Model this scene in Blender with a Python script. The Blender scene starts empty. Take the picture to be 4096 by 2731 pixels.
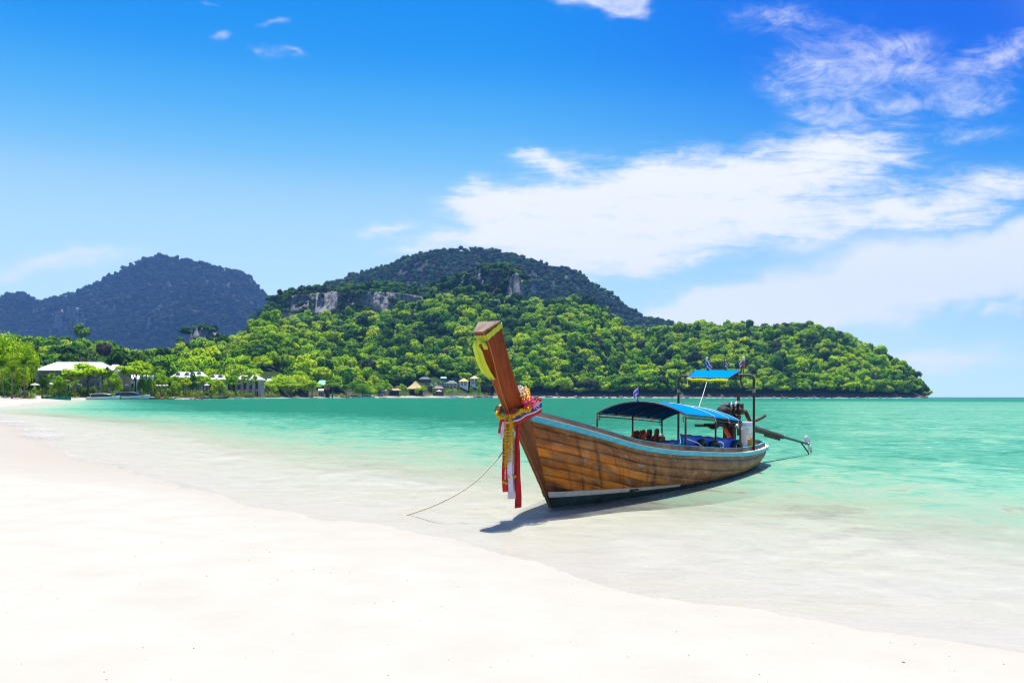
import bpy, math, random
import numpy as np
from mathutils import Vector, Matrix

R = math.radians
rng = np.random.default_rng(7)
random.seed(7)
sc = bpy.context.scene
COL = sc.collection

# ------------------------------------------------------------------ camera
F, HZ, EYE = 3186.0, 1584.5, 1.7          # focal length, horizon row (photo pixels), eye height above the water
cam = bpy.data.cameras.new("camera")
cam_o = bpy.data.objects.new("camera", cam)
COL.objects.link(cam_o)
cam.sensor_width = 36.0
cam.lens = 36.0 * F / 4096.0
cam.shift_y = (HZ - 1365.5) / 4096.0
cam.clip_start, cam.clip_end = 0.1, 40000.0
cam_o.matrix_world = Matrix.Translation((0, 0, EYE)) @ Matrix.Rotation(R(90), 4, 'X') @ Matrix.Rotation(0.00175, 4, 'Z')
sc.camera = cam_o
sc.view_settings.view_transform = 'Standard'
sc.view_settings.look = 'None'
sc.view_settings.exposure = 1.0
sc.view_settings.gamma = 1.0
sc.view_settings.use_curve_mapping = False
sc.render.engine = 'CYCLES'
sc.cycles.use_denoising = True
sc.cycles.filter_width = 1.05
sc.cycles.max_bounces = 8
sc.cycles.transparent_max_bounces = 16
sc.cycles.volume_bounces = 0
sc.cycles.sample_clamp_indirect = 6.0

# ------------------------------------------------------------------ sun
SUN_EL, SUN_AZ = R(77), R(-12)             # azimuth from +Y towards +X
sun = bpy.data.lights.new("sun", 'SUN')
sun.energy, sun.angle, sun.color = 5.0, R(0.53), (1.0, 0.965, 0.9)
sun_o = bpy.data.objects.new("sun", sun)
COL.objects.link(sun_o)
sd = Vector((math.sin(SUN_AZ) * math.cos(SUN_EL), math.cos(SUN_AZ) * math.cos(SUN_EL), math.sin(SUN_EL)))
sun_o.rotation_euler = sd.to_track_quat('Z', 'Y').to_euler()
sun_o.location = (0, 0, 60)


# ------------------------------------------------------------------ world: Nishita sky and cirrus
def build_world():
    w = bpy.data.worlds.new("World")
    sc.world = w
    w.use_nodes = True
    nt = w.node_tree
    N, L = nt.nodes, nt.links
    bg = N['Background']
    bg.inputs[1].default_value = 0.1

    def new(t, **k):
        n = N.new(t)
        for a, b in k.items():
            setattr(n, a, b)
        return n

    def math_(op, a, b=None, clamp=False):
        n = new('ShaderNodeMath', operation=op, use_clamp=clamp)
        for i, v in enumerate((a, b)):
            if v is None:
                continue
            if isinstance(v, (int, float)):
                n.inputs[i].default_value = v
            else:
                L.new(v, n.inputs[i])
        return n.outputs[0]

    sky = new('ShaderNodeTexSky', sky_type='NISHITA', sun_disc=False)
    sky.sun_elevation, sky.sun_rotation = SUN_EL, SUN_AZ
    sky.air_density, sky.dust_density, sky.ozone_density, sky.altitude = 0.6, 0.3, 4.0, 0
    # grade of the whole sky (a deep polarised blue), one curve per channel
    sc1 = new('ShaderNodeVectorMath', operation='SCALE')
    L.new(sky.outputs[0], sc1.inputs[0])
    sc1.inputs[3].default_value = 0.1
    cur = new('ShaderNodeRGBCurve')
    pts = {0: [(0, 0), (.105, .0), (.117, .035), (.13, .10), (.16, .27), (.22, .37), (.30, .42), (.50, .45), (1, .5)],
           1: [(0, 0), (.178, .16), (.20, .235), (.226, .325), (.27, .44), (.35, .52), (.45, .565), (.60, .60), (1, .63)],
           2: [(0, 0), (.36, .55), (.42, .58), (.50, .595), (.60, .605), (.68, .61), (1, .65)]}
    gain = {0: .84, 1: .855, 2: .80}
    for c, pp in pts.items():
        pp = [(q, v * gain[c]) for q, v in pp]
        cv = cur.mapping.curves[c]
        cv.points[0].location = pp[0]
        cv.points[1].location = pp[-1]
        for p in pp[1:-1]:
            cv.points.new(*p)
    cur.mapping.update()
    L.new(sc1.outputs[0], cur.inputs[1])
    tc = new('ShaderNodeTexCoord')
    sep = new('ShaderNodeSeparateXYZ')
    L.new(tc.outputs['Generated'], sep.inputs[0])
    # deeper blue away to the right, high up
    az = math_('MULTIPLY', sep.outputs[0], sep.outputs[2])
    azf = new('ShaderNodeMapRange', interpolation_type='SMOOTHSTEP')
    L.new(az, azf.inputs[0])
    azf.inputs[1].default_value, azf.inputs[2].default_value = -0.03, 0.20
    deep = new('ShaderNodeMixRGB', blend_type='MULTIPLY')
    deep.inputs[2].default_value = (0.0, 0.46, 0.95, 1)
    L.new(azf.outputs[0], deep.inputs[0])
    L.new(cur.outputs[0], deep.inputs[1])
    # direction -> (east/north, up/north): a plane at unit distance ahead
    ny = math_('MAXIMUM', sep.outputs[1], 0.02)
    u = math_('DIVIDE', sep.outputs[0], ny)
    v = math_('DIVIDE', sep.outputs[2], ny)
    uv = new('ShaderNodeCombineXYZ')
    L.new(u, uv.inputs[0])
    L.new(v, uv.inputs[1])

    def noise(scale, detail, rot, sx, sy, rough=0.55, dist=0.0, off=0.0):
        m = new('ShaderNodeMapping')
        m.inputs[3].default_value = (sx, sy, 1)
        m.inputs[2].default_value = (0, 0, rot)
        m.inputs[1].default_value = (off, off * .7, off)
        L.new(uv.outputs[0], m.inputs[0])
        n = new('ShaderNodeTexNoise')
        n.inputs['Scale'].default_value = scale
        n.inputs['Detail'].default_value = detail
        n.inputs['Roughness'].default_value = rough
        n.inputs['Distortion'].default_value = dist
        L.new(m.outputs[0], n.inputs['Vector'])
        return n
    warp = noise(5, 4, 0, 1, 1.6, .6)
    wv = new('ShaderNodeVectorMath', operation='SUBTRACT')
    L.new(warp.outputs['Color'], wv.inputs[0])
    wv.inputs[1].default_value = (.5, .5, .5)
    ws = new('ShaderNodeVectorMath', operation='MULTIPLY')
    L.new(wv.outputs[0], ws.inputs[0])
    ws.inputs[1].default_value = (.20, .09, 0)
    uvw = new('ShaderNodeVectorMath', operation='ADD')
    L.new(uv.outputs[0], uvw.inputs[0])
    L.new(ws.outputs[0], uvw.inputs[1])

    def blob(px, py, rx, ry, ang, amp):
        m = new('ShaderNodeMapping', vector_type='TEXTURE')
        m.inputs[1].default_value = ((px - 2048) / F, (HZ - py) / F, 0)
        m.inputs[2].default_value = (0, 0, R(ang))
        m.inputs[3].default_value = (rx / F, ry / F, 1)
        L.new(uvw.outputs[0], m.inputs[0])
        g = new('ShaderNodeTexGradient', gradient_type='QUADRATIC_SPHERE')
        L.new(m.outputs[0], g.inputs[0])
        return math_('MULTIPLY', g.outputs['Fac'], amp)

    def total(bl):
        t = None
        for b in bl:
            o = blob(*b)
            t = o if t is None else math_('ADD', t, o)
        return t
    cirrus = total([
        (2640, 730, 900, 300, 4, 1.5), (3250, 640, 850, 270, 9, 1.35), (2240, 860, 900, 200, 2, 1.5), (2900, 880, 1050, 240, 4, 1.15),
        (3600, 870, 950, 280, 8, 1.05), (4050, 780, 600, 170, 12, .6),
                (2150, 640, 420, 120, -12, .75), (1450, 925, 400, 70, 10, .8), (1650, 1000, 560, 100, 6, .75), (1980, 800, 520, 130, -6, .9), (1960, 940, 560, 110, 3, .9), (2380, 1040, 800, 230, 6, 1.6), (2650, 1180, 480, 50, 8, .4)])
    veil = total([
        (3550, 1140, 1500, 240, 7, 2.2), (4150, 1000, 1000, 240, 9, 1.7), (3050, 1240, 760, 130, 8, 2.0), (3300, 960, 1000, 150, 6, .7), (3700, 1400, 1500, 190, 0, .8), (400, 1040, 1000, 100, 2, .6), (60, 1100, 800, 190, 0, .5)])
    wisp = total([(3450, 265, 560, 200, 4, 1.0), (3250, 330, 380, 180, -25, .8), (3980, 200, 520, 200, 14, 1.0), (3650, 420, 520, 170, 12, .95), (3930, 400, 360, 120, 30, .85),
        (3150, 60, 620, 190, -8, .75), (3300, 470, 380, 140, -10, .7), (3500, 130, 500, 140, 5, .55), (3900, 560, 500, 140, 8, .7)])
    puff = total([
        (2390, -10, 330, 150, 0, 3.0), (2250, -10, 240, 80, 0, 1.6), (2445, 50, 170, 80, 0, 1.4), (1180, 70, 160, 65, -5, 1.0), (960, 115, 180, 65, 8, .9), (1210, 200, 200, 65, -15, .8), (1080, 205, 160, 65, -20, .6),
        (820, 0, 120, 60, 0, .6), (810, 150, 70, 20, 0, .4), (610, 255, 80, 22, -5, .28), (800, 278, 70, 20, -8, .35), (910, 308, 70, 18, -3, .4),
        (1720, 270, 60, 22, 0, .25), (4090, 1170, 130, 120, 0, 1.5), (3970, 1245, 150, 75, 0, 1.3), (4090, 1270, 130, 80, 0, .8)])
    st = noise(8, 11, R(-7), 1.0, 6.0, .68, .8)
    fine = noise(30, 9, R(-9), 1.0, 2.2, .72, .6, 3.1)
    soft = noise(11, 9, R(-12), 1, 1.9, .68, .5, 7.7)

    def dens(mask, tex, lo, hi, wgt, extra=None):
        t = math_('MULTIPLY', math_('SUBTRACT', tex, 0.5), wgt)
        if extra is not None:
            t = math_('ADD', t, math_('MULTIPLY', math_('SUBTRACT', extra, 0.5), 1.15))
        gate = math_('MULTIPLY', mask, 1.6, True)
        d = math_('MULTIPLY', math_('ADD', math_('MINIMUM', mask, 1.25), t), gate)
        mr = new('ShaderNodeMapRange', interpolation_type='SMOOTHSTEP')
        L.new(d, mr.inputs[0])
        mr.inputs[1].default_value, mr.inputs[2].default_value = lo, hi
        return mr.outputs[0]
    d1 = dens(cirrus, st.outputs[0], 0.0, 1.25, 2.3, fine.outputs[0])
    d2 = math_('MULTIPLY', dens(veil, st.outputs[0], 0.03, 1.0, .7), .9)
    d3 = math_('MULTIPLY', dens(puff, soft.outputs[0], 0.0, 1.9, 2.4), .95)
    wn = noise(13, 10, R(-16), 1.0, 2.0, .7, .9, 5.3)
    d4 = math_('MULTIPLY', dens(wisp, wn.outputs[0], 0.0, 1.7, 2.6, fine.outputs[0]), .8)
    dd = math_('MAXIMUM', math_('MAXIMUM', math_('MAXIMUM', d1, d2), d3), d4)
    # scattered cirrus over the rest of the dome, so that the sky goes on beyond the frame; made denser to whiten the ambient light
    dm = new('ShaderNodeTexNoise')
    dm.inputs['Scale'].default_value, dm.inputs['Detail'].default_value = 2.6, 7
    mp = new('ShaderNodeMapping')
    mp.inputs[3].default_value = (1, 2.2, 2.6)
    L.new(tc.outputs['Generated'], mp.inputs[0])
    L.new(mp.outputs[0], dm.inputs['Vector'])
    dmr = new('ShaderNodeMapRange', interpolation_type='SMOOTHSTEP')
    L.new(dm.outputs[0], dmr.inputs[0])
    dmr.inputs[1].default_value, dmr.inputs[2].default_value = .44, .70
    out = new('ShaderNodeMapRange', interpolation_type='SMOOTHSTEP')
    L.new(sep.outputs[1], out.inputs[0])
    out.inputs[1].default_value, out.inputs[2].default_value = .80, .60
    d = math_('MAXIMUM', dd, math_('MULTIPLY', math_('MULTIPLY', dmr.outputs[0], out.outputs[0]), .8))
    mix = new('ShaderNodeMixRGB')
    L.new(d, mix.inputs[0])
    L.new(deep.outputs[0], mix.inputs[1])
    mix.inputs[2].default_value = (.50, .505, .525, 1)
    s10 = new('ShaderNodeVectorMath', operation='SCALE')
    s10.inputs[3].default_value = 10.0
    L.new(mix.outputs[0], s10.inputs[0])
    L.new(s10.outputs[0], bg.inputs[0])


build_world()


# ------------------------------------------------------------------ small helpers
def at(px, py, D):
    """The point at distance D ahead that the photograph shows at pixel (px, py)."""
    return Vector(((px - 2048) / F * D, D, EYE + (HZ - py) / F * D))


def X(px, D):
    return (px - 2048) / F * D


def Z(py, D):
    return EYE + (HZ - py) / F * D


class MB:
    """Collects vertices and faces."""

    def __init__(self):
        self.v, self.f, self.m, self.uv = [], [], [], None
        self.mi = 0

    def add(self, vs, fs):
        o = len(self.v)
        self.v.extend([tuple(p) for p in vs])
        self.f.extend([tuple(i + o for i in f) for f in fs])
        self.m.extend([self.mi] * len(fs))
        return self

    def box(self, c, s, rot=None, taper=1.0):
        hx, hy, hz = s[0] / 2, s[1] / 2, s[2] / 2
        vs = []
        for z in (-1, 1):
            k = taper if z > 0 else 1.0
            for x, y in ((-1, -1), (1, -1), (1, 1), (-1, 1)):
                p = Vector((x * hx * k, y * hy * k, z * hz))
                if rot is not None:
                    p = rot @ p
                vs.append(p + Vector(c))
        return self.add(vs, [(3, 2, 1, 0), (4, 5, 6, 7), (0, 1, 5, 4), (1, 2, 6, 5), (2, 3, 7, 6), (3, 0, 4, 7)])

    def tube(self, path, r, n=6, cap=True, closed=False):
        P = [Vector(p) for p in path]
        k = len(P)
        rr = r if hasattr(r, '__len__') else [r] * k
        vs, fs = [], []
        up = Vector((0, 0, 1))
        t0 = (P[1] - P[0]).normalized()
        if abs(t0.dot(up)) > .9:
            up = Vector((1, 0, 0))
        nrm = (up - t0 * up.dot(t0)).normalized()
        for i in range(k):
            if closed:
                t = (P[(i + 1) % k] - P[i - 1]).normalized()
            else:
                t = (P[min(i + 1, k - 1)] - P[max(i - 1, 0)]).normalized()
            nrm = (nrm - t * nrm.dot(t)).normalized()
            b = t.cross(nrm)
            for j in range(n):
                a = 2 * math.pi * j / n
                vs.append(P[i] + (nrm * math.cos(a) + b * math.sin(a)) * rr[i])
        segs = k if closed else k - 1
        for i in range(segs):
            i2 = (i + 1) % k
            for j in range(n):
                j2 = (j + 1) % n
                fs.append((i * n + j, i * n + j2, i2 * n + j2, i2 * n + j))
        if cap and not closed:
            fs.append(tuple(range(n - 1, -1, -1)))
            fs.append(tuple((k - 1) * n + j for j in range(n)))
        return self.add(vs, fs)

    def lathe(self, prof, c, n=16, rot=None, sx=1.0, sy=1.0):
        vs, fs = [], []
        for r, z in prof:
            for j in range(n):
                a = 2 * math.pi * j / n
                p = Vector((r * math.cos(a) * sx, r * math.sin(a) * sy, z))
                if rot is not None:
                    p = rot @ p
                vs.append(p + Vector(c))
        for i in range(len(prof) - 1):
            for j in range(n):
                j2 = (j + 1) % n
                fs.append((i * n + j, i * n + j2, (i + 1) * n + j2, (i + 1) * n + j))
        if prof[0][0] > 1e-4:
            fs.append(tuple(range(n - 1, -1, -1)))
        if prof[-1][0] > 1e-4:
            fs.append(tuple((len(prof) - 1) * n + j for j in range(n)))
        return self.add(vs, fs)

    def grid(self, P, closed_u=False):
        """P[i][j] points -> quads"""
        nu, nv = len(P), len(P[0])
        vs = [p for row in P for p in row]
        fs = [(i * nv + j, (i + 1) * nv + j, (i + 1) * nv + j + 1, i * nv + j + 1)
              for i in range(nu - 1) for j in range(nv - 1)]
        return self.add(vs, fs)

    def slab(self, P, off):
        """A sheet P[i][j] with thickness: offset by vector off(i,j)."""
        nu, nv = len(P), len(P[0])
        top = [Vector(p) for row in P for p in row]
        bot = [Vector(P[i][j]) + Vector(off(i, j)) for i in range(nu) for j in range(nv)]
        n = len(top)
        fs = []
        for i in range(nu - 1):
            for j in range(nv - 1):
                a, b, c, d = i * nv + j, (i + 1) * nv + j, (i + 1) * nv + j + 1, i * nv + j + 1
                fs.append((a, b, c, d))
                fs.append((d + n, c + n, b + n, a + n))
        for i in range(nu - 1):
            for j in (0, nv - 1):
                a, b = i * nv + j, (i + 1) * nv + j
                fs.append((b, a, a + n, b + n) if j == 0 else (a, b, b + n, a + n))
        for j in range(nv - 1):
            for i in (0, nu - 1):
                a, b = i * nv + j, i * nv + j + 1
                fs.append((a, b, b + n, a + n) if i == 0 else (b, a, a + n, b + n))
        return self.add(top + bot, fs)

    def mesh(self, name, mats, smooth=False):
        me = bpy.data.meshes.new(name)
        me.from_pydata(self.v, [], self.f)
        for mm in (mats if isinstance(mats, (list, tuple)) else [mats]):
            me.materials.append(mm)
        if isinstance(mats, (list, tuple)) and len(mats) > 1:
            me.polygons.foreach_set('material_index', self.m)
        if smooth:
            me.polygons.foreach_set('use_smooth', [True] * len(me.polygons))
        if self.uv is not None:
            ul = me.uv_layers.new(name='UVMap')
            li = np.empty(len(me.loops), dtype=np.int32)
            me.loops.foreach_get('vertex_index', li)
            ul.data.foreach_set('uv', np.asarray(self.uv, dtype=np.float32)[li].ravel())
        me.update()
        return me


def link(name, me, parent=None):
    o = bpy.data.objects.new(name, me)
    COL.objects.link(o)
    if parent is not None:
        o.parent = parent
    return o


def obj(name, mb, mats, parent=None, smooth=False):
    return link(name, mb.mesh(name, mats, smooth), parent)


def tag(o, label=None, cat=None, group=None, kind=None):
    for k, v in (('label', label), ('category', cat), ('group', group), ('kind', kind)):
        if v:
            o[k] = v
    return o


def empty(name, loc, label, cat, group=None, rz=0.0, scale=1.0):
    o = bpy.data.objects.new(name, None)
    COL.objects.link(o)
    o.location = loc
    o.rotation_euler = (0, 0, rz)
    o.scale = (scale, scale, scale)
    o.empty_display_size = .2
    return tag(o, label, cat, group)


def pmesh(name, V, Fq, mats, smooth=True):
    me = bpy.data.meshes.new(name)
    V = np.asarray(V, dtype=np.float32)
    Fq = np.asarray(Fq, dtype=np.int32)
    k = Fq.shape[1]
    me.vertices.add(len(V))
    me.vertices.foreach_set('co', V.ravel())
    me.loops.add(Fq.size)
    me.loops.foreach_set('vertex_index', Fq.ravel())
    me.polygons.add(len(Fq))
    me.polygons.foreach_set('loop_start', np.arange(0, Fq.size, k, dtype=np.int32))
    me.polygons.foreach_set('loop_total', np.full(len(Fq), k, dtype=np.int32))
    me.update(calc_edges=True)
    for m_ in (mats if isinstance(mats, (list, tuple)) else [mats]):
        me.materials.append(m_)
    if smooth:
        me.polygons.foreach_set('use_smooth', np.ones(len(Fq), dtype=bool))
    me.validate()
    return me


# value noise in numpy (used to shape terrain)
_tab = rng.random((256, 256))


def vnoise(x, y):
    x, y = np.asarray(x, float), np.asarray(y, float)
    xi, yi = np.floor(x).astype(int), np.floor(y).astype(int)
    xf, yf = x - xi, y - yi
    xf, yf = xf * xf * (3 - 2 * xf), yf * yf * (3 - 2 * yf)
    g = lambda a, b: _tab[a % 256, b % 256]
    return (g(xi, yi) * (1 - xf) * (1 - yf) + g(xi + 1, yi) * xf * (1 - yf) + g(xi, yi + 1) * (1 - xf) * yf + g(xi + 1, yi + 1) * xf * yf) * 2 - 1


def fbm(x, y, o=4):
    s, a = 0, 1.0
    for i in range(o):
        s = s + a * vnoise(x * 2 ** i + 17 * i, y * 2 ** i + 31 * i)
        a *= .5
    return s


# ------------------------------------------------------------------ materials
def mat(name, rgb, rough=.6, metal=0.0, var=0.0, vscale=6.0, bump=0.0, bscale=40.0, trans=0.0, spec=.5, dirt=None, stretch=(1, 1, 1)):
    m = bpy.data.materials.new(name)
    m.use_nodes = True
    nt = m.node_tree
    N, L = nt.nodes, nt.links
    p = N['Principled BSDF']
    p.inputs['Roughness'].default_value = rough
    p.inputs['Metallic'].default_value = metal
    p.inputs['Specular IOR Level'].default_value = spec
    c = (*rgb, 1)
    p.inputs['Base Color'].default_value = c
    tc = N.new('ShaderNodeTexCoord')
    mp = N.new('ShaderNodeMapping')
    mp.inputs[3].default_value = stretch
    L.new(tc.outputs['Object'], mp.inputs[0])
    if var > 0:
        n = N.new('ShaderNodeTexNoise')
        n.inputs['Scale'].default_value = vscale
        n.inputs['Detail'].default_value = 6
        n.inputs['Roughness'].default_value = .65
        L.new(mp.outputs[0], n.inputs['Vector'])
        r = N.new('ShaderNodeValToRGB')
        r.color_ramp.elements[0].position = .3
        r.color_ramp.elements[1].position = .7
        d = dirt or tuple(x * (1 - var) for x in rgb)
        r.color_ramp.elements[0].color = (*d, 1)
        r.color_ramp.elements[1].color = (*[min(1, x * (1 + var * .35)) for x in rgb], 1)
        L.new(n.outputs[0], r.inputs[0])
        L.new(r.outputs[0], p.inputs['Base Color'])
    if bump > 0:
        n2 = N.new('ShaderNodeTexNoise')
        n2.inputs['Scale'].default_value = bscale
        n2.inputs['Detail'].default_value = 4
        L.new(mp.outputs[0], n2.inputs['Vector'])
        b = N.new('ShaderNodeBump')
        b.inputs['Strength'].default_value = bump
        b.inputs['Distance'].default_value = .02
        L.new(n2.outputs[0], b.inputs['Height'])
        L.new(b.outputs[0], p.inputs['Normal'])
    if trans > 0:
        t = N.new('ShaderNodeBsdfTranslucent')
        t.inputs[0].default_value = c
        mx = N.new('ShaderNodeMixShader')
        mx.inputs[0].default_value = trans
        L.new(p.outputs[0], mx.inputs[1])
        L.new(t.outputs[0], mx.inputs[2])
        L.new(mx.outputs[0], N['Material Output'].inputs[0])
    return m


def foliage_mat(name, ramp, use_tone=True, trans=.22, vscale=.12):
    """Leaves: colour from the tree's own tone (an attribute of the instance or a property of the tree) and its random number."""
    m = bpy.data.materials.new(name)
    m.use_nodes = True
    nt = m.node_tree
    N, L = nt.nodes, nt.links
    p = N['Principled BSDF']
    p.inputs['Roughness'].default_value = .75
    p.inputs['Specular IOR Level'].default_value = .1
    oi = N.new('ShaderNodeObjectInfo')
    r = N.new('ShaderNodeValToRGB')
    els = r.color_ramp.elements
    els[0].position, els[0].color = ramp[0][0], (*ramp[0][1], 1)
    els[1].position, els[1].color = ramp[-1][0], (*ramp[-1][1], 1)
    for q, c in ramp[1:-1]:
        e = els.new(q)
        e.color = (*c, 1)
    if use_tone:
        a = N.new('ShaderNodeAttribute')
        a.attribute_type = 'INSTANCER'
        a.attribute_name = 'tone'
        L.new(a.outputs['Fac'], r.inputs[0])
    else:
        L.new(oi.outputs['Random'], r.inputs[0])
    hs = N.new('ShaderNodeHueSaturation')
    geo = N.new('ShaderNodeNewGeometry')
    mv = N.new('ShaderNodeMapRange')
    L.new(geo.outputs['Random Per Island'], mv.inputs[0])
    mv.inputs[3].default_value, mv.inputs[4].default_value = .68, 1.35
    L.new(mv.outputs[0], hs.inputs['Value'])
    mh = N.new('ShaderNodeMapRange')
    L.new(oi.outputs['Random'], mh.inputs[0])
    mh.inputs[3].default_value, mh.inputs[4].default_value = .485, .515
    L.new(mh.outputs[0], hs.inputs['Hue'])
    L.new(r.outputs[0], hs.inputs['Color'])
    L.new(hs.outputs[0], p.inputs['Base Color'])
    t = N.new('ShaderNodeBsdfTranslucent')
    L.new(hs.outputs[0], t.inputs[0])
    mx = N.new('ShaderNodeMixShader')
    mx.inputs[0].default_value = trans
    L.new(p.outputs[0], mx.inputs[1])
    L.new(t.outputs[0], mx.inputs[2])
    L.new(mx.outputs[0], N['Material Output'].inputs[0])
    return m


TONES = [(0.0, (.010, .024, .014)), (.07, (.026, .040, .020)), (.14, (.075, .070, .042)), (.155, (.02, .05, .012)), (.2, (.012, .055, .008)), (.45, (.06, .18, .003)), (.7, (.215, .385, .002)), (1.0, (.39, .53, .003))]
M = {}
M['leaf'] = foliage_mat('leaf', TONES)
M['palm'] = foliage_mat('palm_leaf', [(0, (.06, .17, .01)), (.5, (.14, .28, .008)), (1, (.22, .32, .012))], False)
M['hedge'] = foliage_mat('hedge_leaf', [(0, (.10, .19, .01)), (.5, (.20, .26, .008)), (1, (.28, .26, .01))], False)
M['bark'] = mat('bark', (.12, .095, .07), .9, var=.4, vscale=2, bump=.5)
M['palmbark'] = mat('palm_bark', (.2, .16, .11), .9, var=.3, vscale=4)
M['white'] = mat('white_paint', (.78, .78, .76), .45, var=.08, vscale=1.5)
M['roofwhite'] = mat('white_roof', (.74, .73, .76), .5, var=.08, vscale=.6)
M['cream'] = mat('cream_wall', (.44, .39, .29), .8, var=.12, vscale=.8)
M['greywall'] = mat('grey_wall', (.26, .25, .24), .8, var=.15, vscale=.8)
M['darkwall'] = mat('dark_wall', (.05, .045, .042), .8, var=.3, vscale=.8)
M['brown'] = mat('brown_wood_wall', (.11, .055, .03), .8, var=.3, vscale=1)
M['glass'] = mat('window_glass', (.02, .035, .045), .12)
M['thatch'] = mat('thatch', (.47, .35, .15), .95, var=.35, vscale=2.5, bump=.5, bscale=5)
M['roofgrey'] = mat('grey_roof', (.13, .15, .16), .7, var=.2, vscale=1)
M['roofdark'] = mat('dark_green_roof', (.06, .10, .09), .7, var=.2, vscale=1)
M['rooforange'] = mat('orange_roof', (.62, .33, .08), .65, var=.15, vscale=1)
M['roofgreen'] = mat('green_roof', (.0, .33, .15), .5, var=.12, vscale=.7)
M['rooflime'] = mat('lime_roof', (.25, .42, .12), .55, var=.12, vscale=.7)
M['roofpale'] = mat('pale_green_roof', (.4, .62, .45), .55, var=.12, vscale=.7)
M['roofbrown'] = mat('brown_roof', (.19, .13, .10), .75, var=.2, vscale=.8)
M['teal'] = mat('teal_paint', (.02, .32, .27), .5, var=.15, vscale=1)
M['rock'] = mat('rock', (.13, .12, .11), .9, var=.5, vscale=1.2, bump=.8, bscale=3)
M['wallstone'] = mat('sea_wall_stone', (.16, .115, .08), .9, var=.3, vscale=.8, bump=.5, bscale=3)
M['greennet'] = mat('green_netting', (.0, .20, .11), .8, var=.2, vscale=.8)
M['blue'] = mat('blue_tarp', (.001, .17, .72), .75, var=.14, vscale=2.2, bump=.25, bscale=6, trans=.02, spec=.0)
M['bluecurtain'] = mat('blue_curtain', (.008, .075, .56), .45, var=.25, vscale=2.5, bump=.3, bscale=5, trans=.15)
M['bluepaint'] = mat('blue_paint', (.02, .12, .55), .4)
M['blueboard'] = mat('pale_blue_board', (.30, .46, .80), .5, var=.12, vscale=4)
M['purple'] = mat('purple_cloth', (.10, .03, .28), .7)
M['pipe'] = mat('black_pipe', (.008, .0075, .008), .55, var=.4, vscale=9, dirt=(.05, .03, .02))
M['rubber'] = mat('black_rubber', (.014, .014, .016), .7, var=.3, vscale=8, bump=.3, bscale=60)
M['iron'] = mat('engine_iron', (.012, .010, .009), .6, .1, var=.5, vscale=14, dirt=(.05, .022, .010), spec=.3)
M['rust'] = mat('rusty_metal', (.075, .03, .015), .7, .3, var=.5, vscale=18)
M['steel'] = mat('steel', (.55, .54, .52), .35, .9, var=.2, vscale=10)
M['alu'] = mat('propeller_metal', (.62, .6, .55), .42, .55, var=.15, vscale=10)
M['bucket'] = mat('white_plastic', (.66, .67, .74), .4, var=.06, vscale=5, trans=.08)
M['print'] = mat('grey_print', (.25, .25, .27), .6)
M['yellowplastic'] = mat('yellow_plastic', (.75, .5, .10), .4, var=.1, vscale=5, trans=.1)
M['red'] = mat('red_cloth', (.58, .008, .012), .75, var=.2, vscale=12, trans=.15)
M['whitecloth'] = mat('white_cloth', (.72, .68, .74), .8, var=.08, vscale=12, trans=.15)
M['navy'] = mat('navy_cloth', (.02, .02, .20), .75, var=.15, vscale=12, trans=.1)
M['flagblue'] = mat('flag_blue', (.09, .08, .42), .75, trans=.2)
M['scarf'] = mat('lime_scarf', (.62, .72, .05), .7, var=.15, vscale=14, trans=.3)
M['marigold'] = mat('marigold', (.90, .52, .004), .8, var=.35, vscale=30, trans=.15)
M['lemon'] = mat('lemon_petals', (.80, .78, .0), .7, var=.12, vscale=30, trans=.15)
M['jasmine'] = mat('jasmine', (.78, .74, .66), .8)
M['pink'] = mat('pink_petals', (.78, .03, .18), .7, var=.3, vscale=40, trans=.15)
M['palepink'] = mat('pale_pink_petals', (.75, .35, .45), .7, trans=.15)
M['orange'] = mat('orange_cloth', (.62, .09, .02), .75, var=.3, vscale=8)
M['webbing'] = mat('black_webbing', (.02, .012, .012), .8)
M['rope'] = mat('rope_fibre', (.62, .52, .36), .85, var=.3, vscale=50, bump=.6, bscale=120)
M['ropewhite'] = mat('white_rope', (.74, .70, .62), .8, var=.15, vscale=40)
M['pinkhose'] = mat('pink_hose', (.72, .36, .28), .5)
M['skin'] = mat('skin', (.42, .22, .14), .6)
M['hair'] = mat('hair', (.03, .02, .015), .7)
M['canvas'] = mat('white_canvas', (.78, .77, .74), .75, trans=.15)
M['canvasred'] = mat('red_canvas', (.45, .04, .05), .75, trans=.15)
M['canvaspeach'] = mat('peach_canvas', (.72, .48, .25), .75, trans=.15)
M['canvasblue'] = mat('blue_canvas', (.02, .08, .55), .7, trans=.1)
M['gel'] = mat('gelcoat', (.70, .76, .74), .2, var=.05, vscale=1)
M['darkglass'] = mat('boat_glass', (.01, .012, .016), .1)
M['navypaint'] = mat('navy_paint', (.015, .02, .10), .3)
M['darkhull'] = mat('dark_hull', (.035, .028, .028), .6, var=.3, vscale=2)
M['yellow'] = mat('yellow_kayak', (.62, .62, .02), .35)
M['pinkk'] = mat('pink_kayak', (.70, .06, .25), .35)
M['bluek'] = mat('blue_kayak', (.02, .26, .62), .35)
M['redk'] = mat('red_kayak', (.55, .04, .03), .35)
M['buoy'] = mat('buoy_float', (.8, .72, .45), .5)
M['foamw'] = mat('whitewater', (.85, .87, .87), .6)


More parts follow.
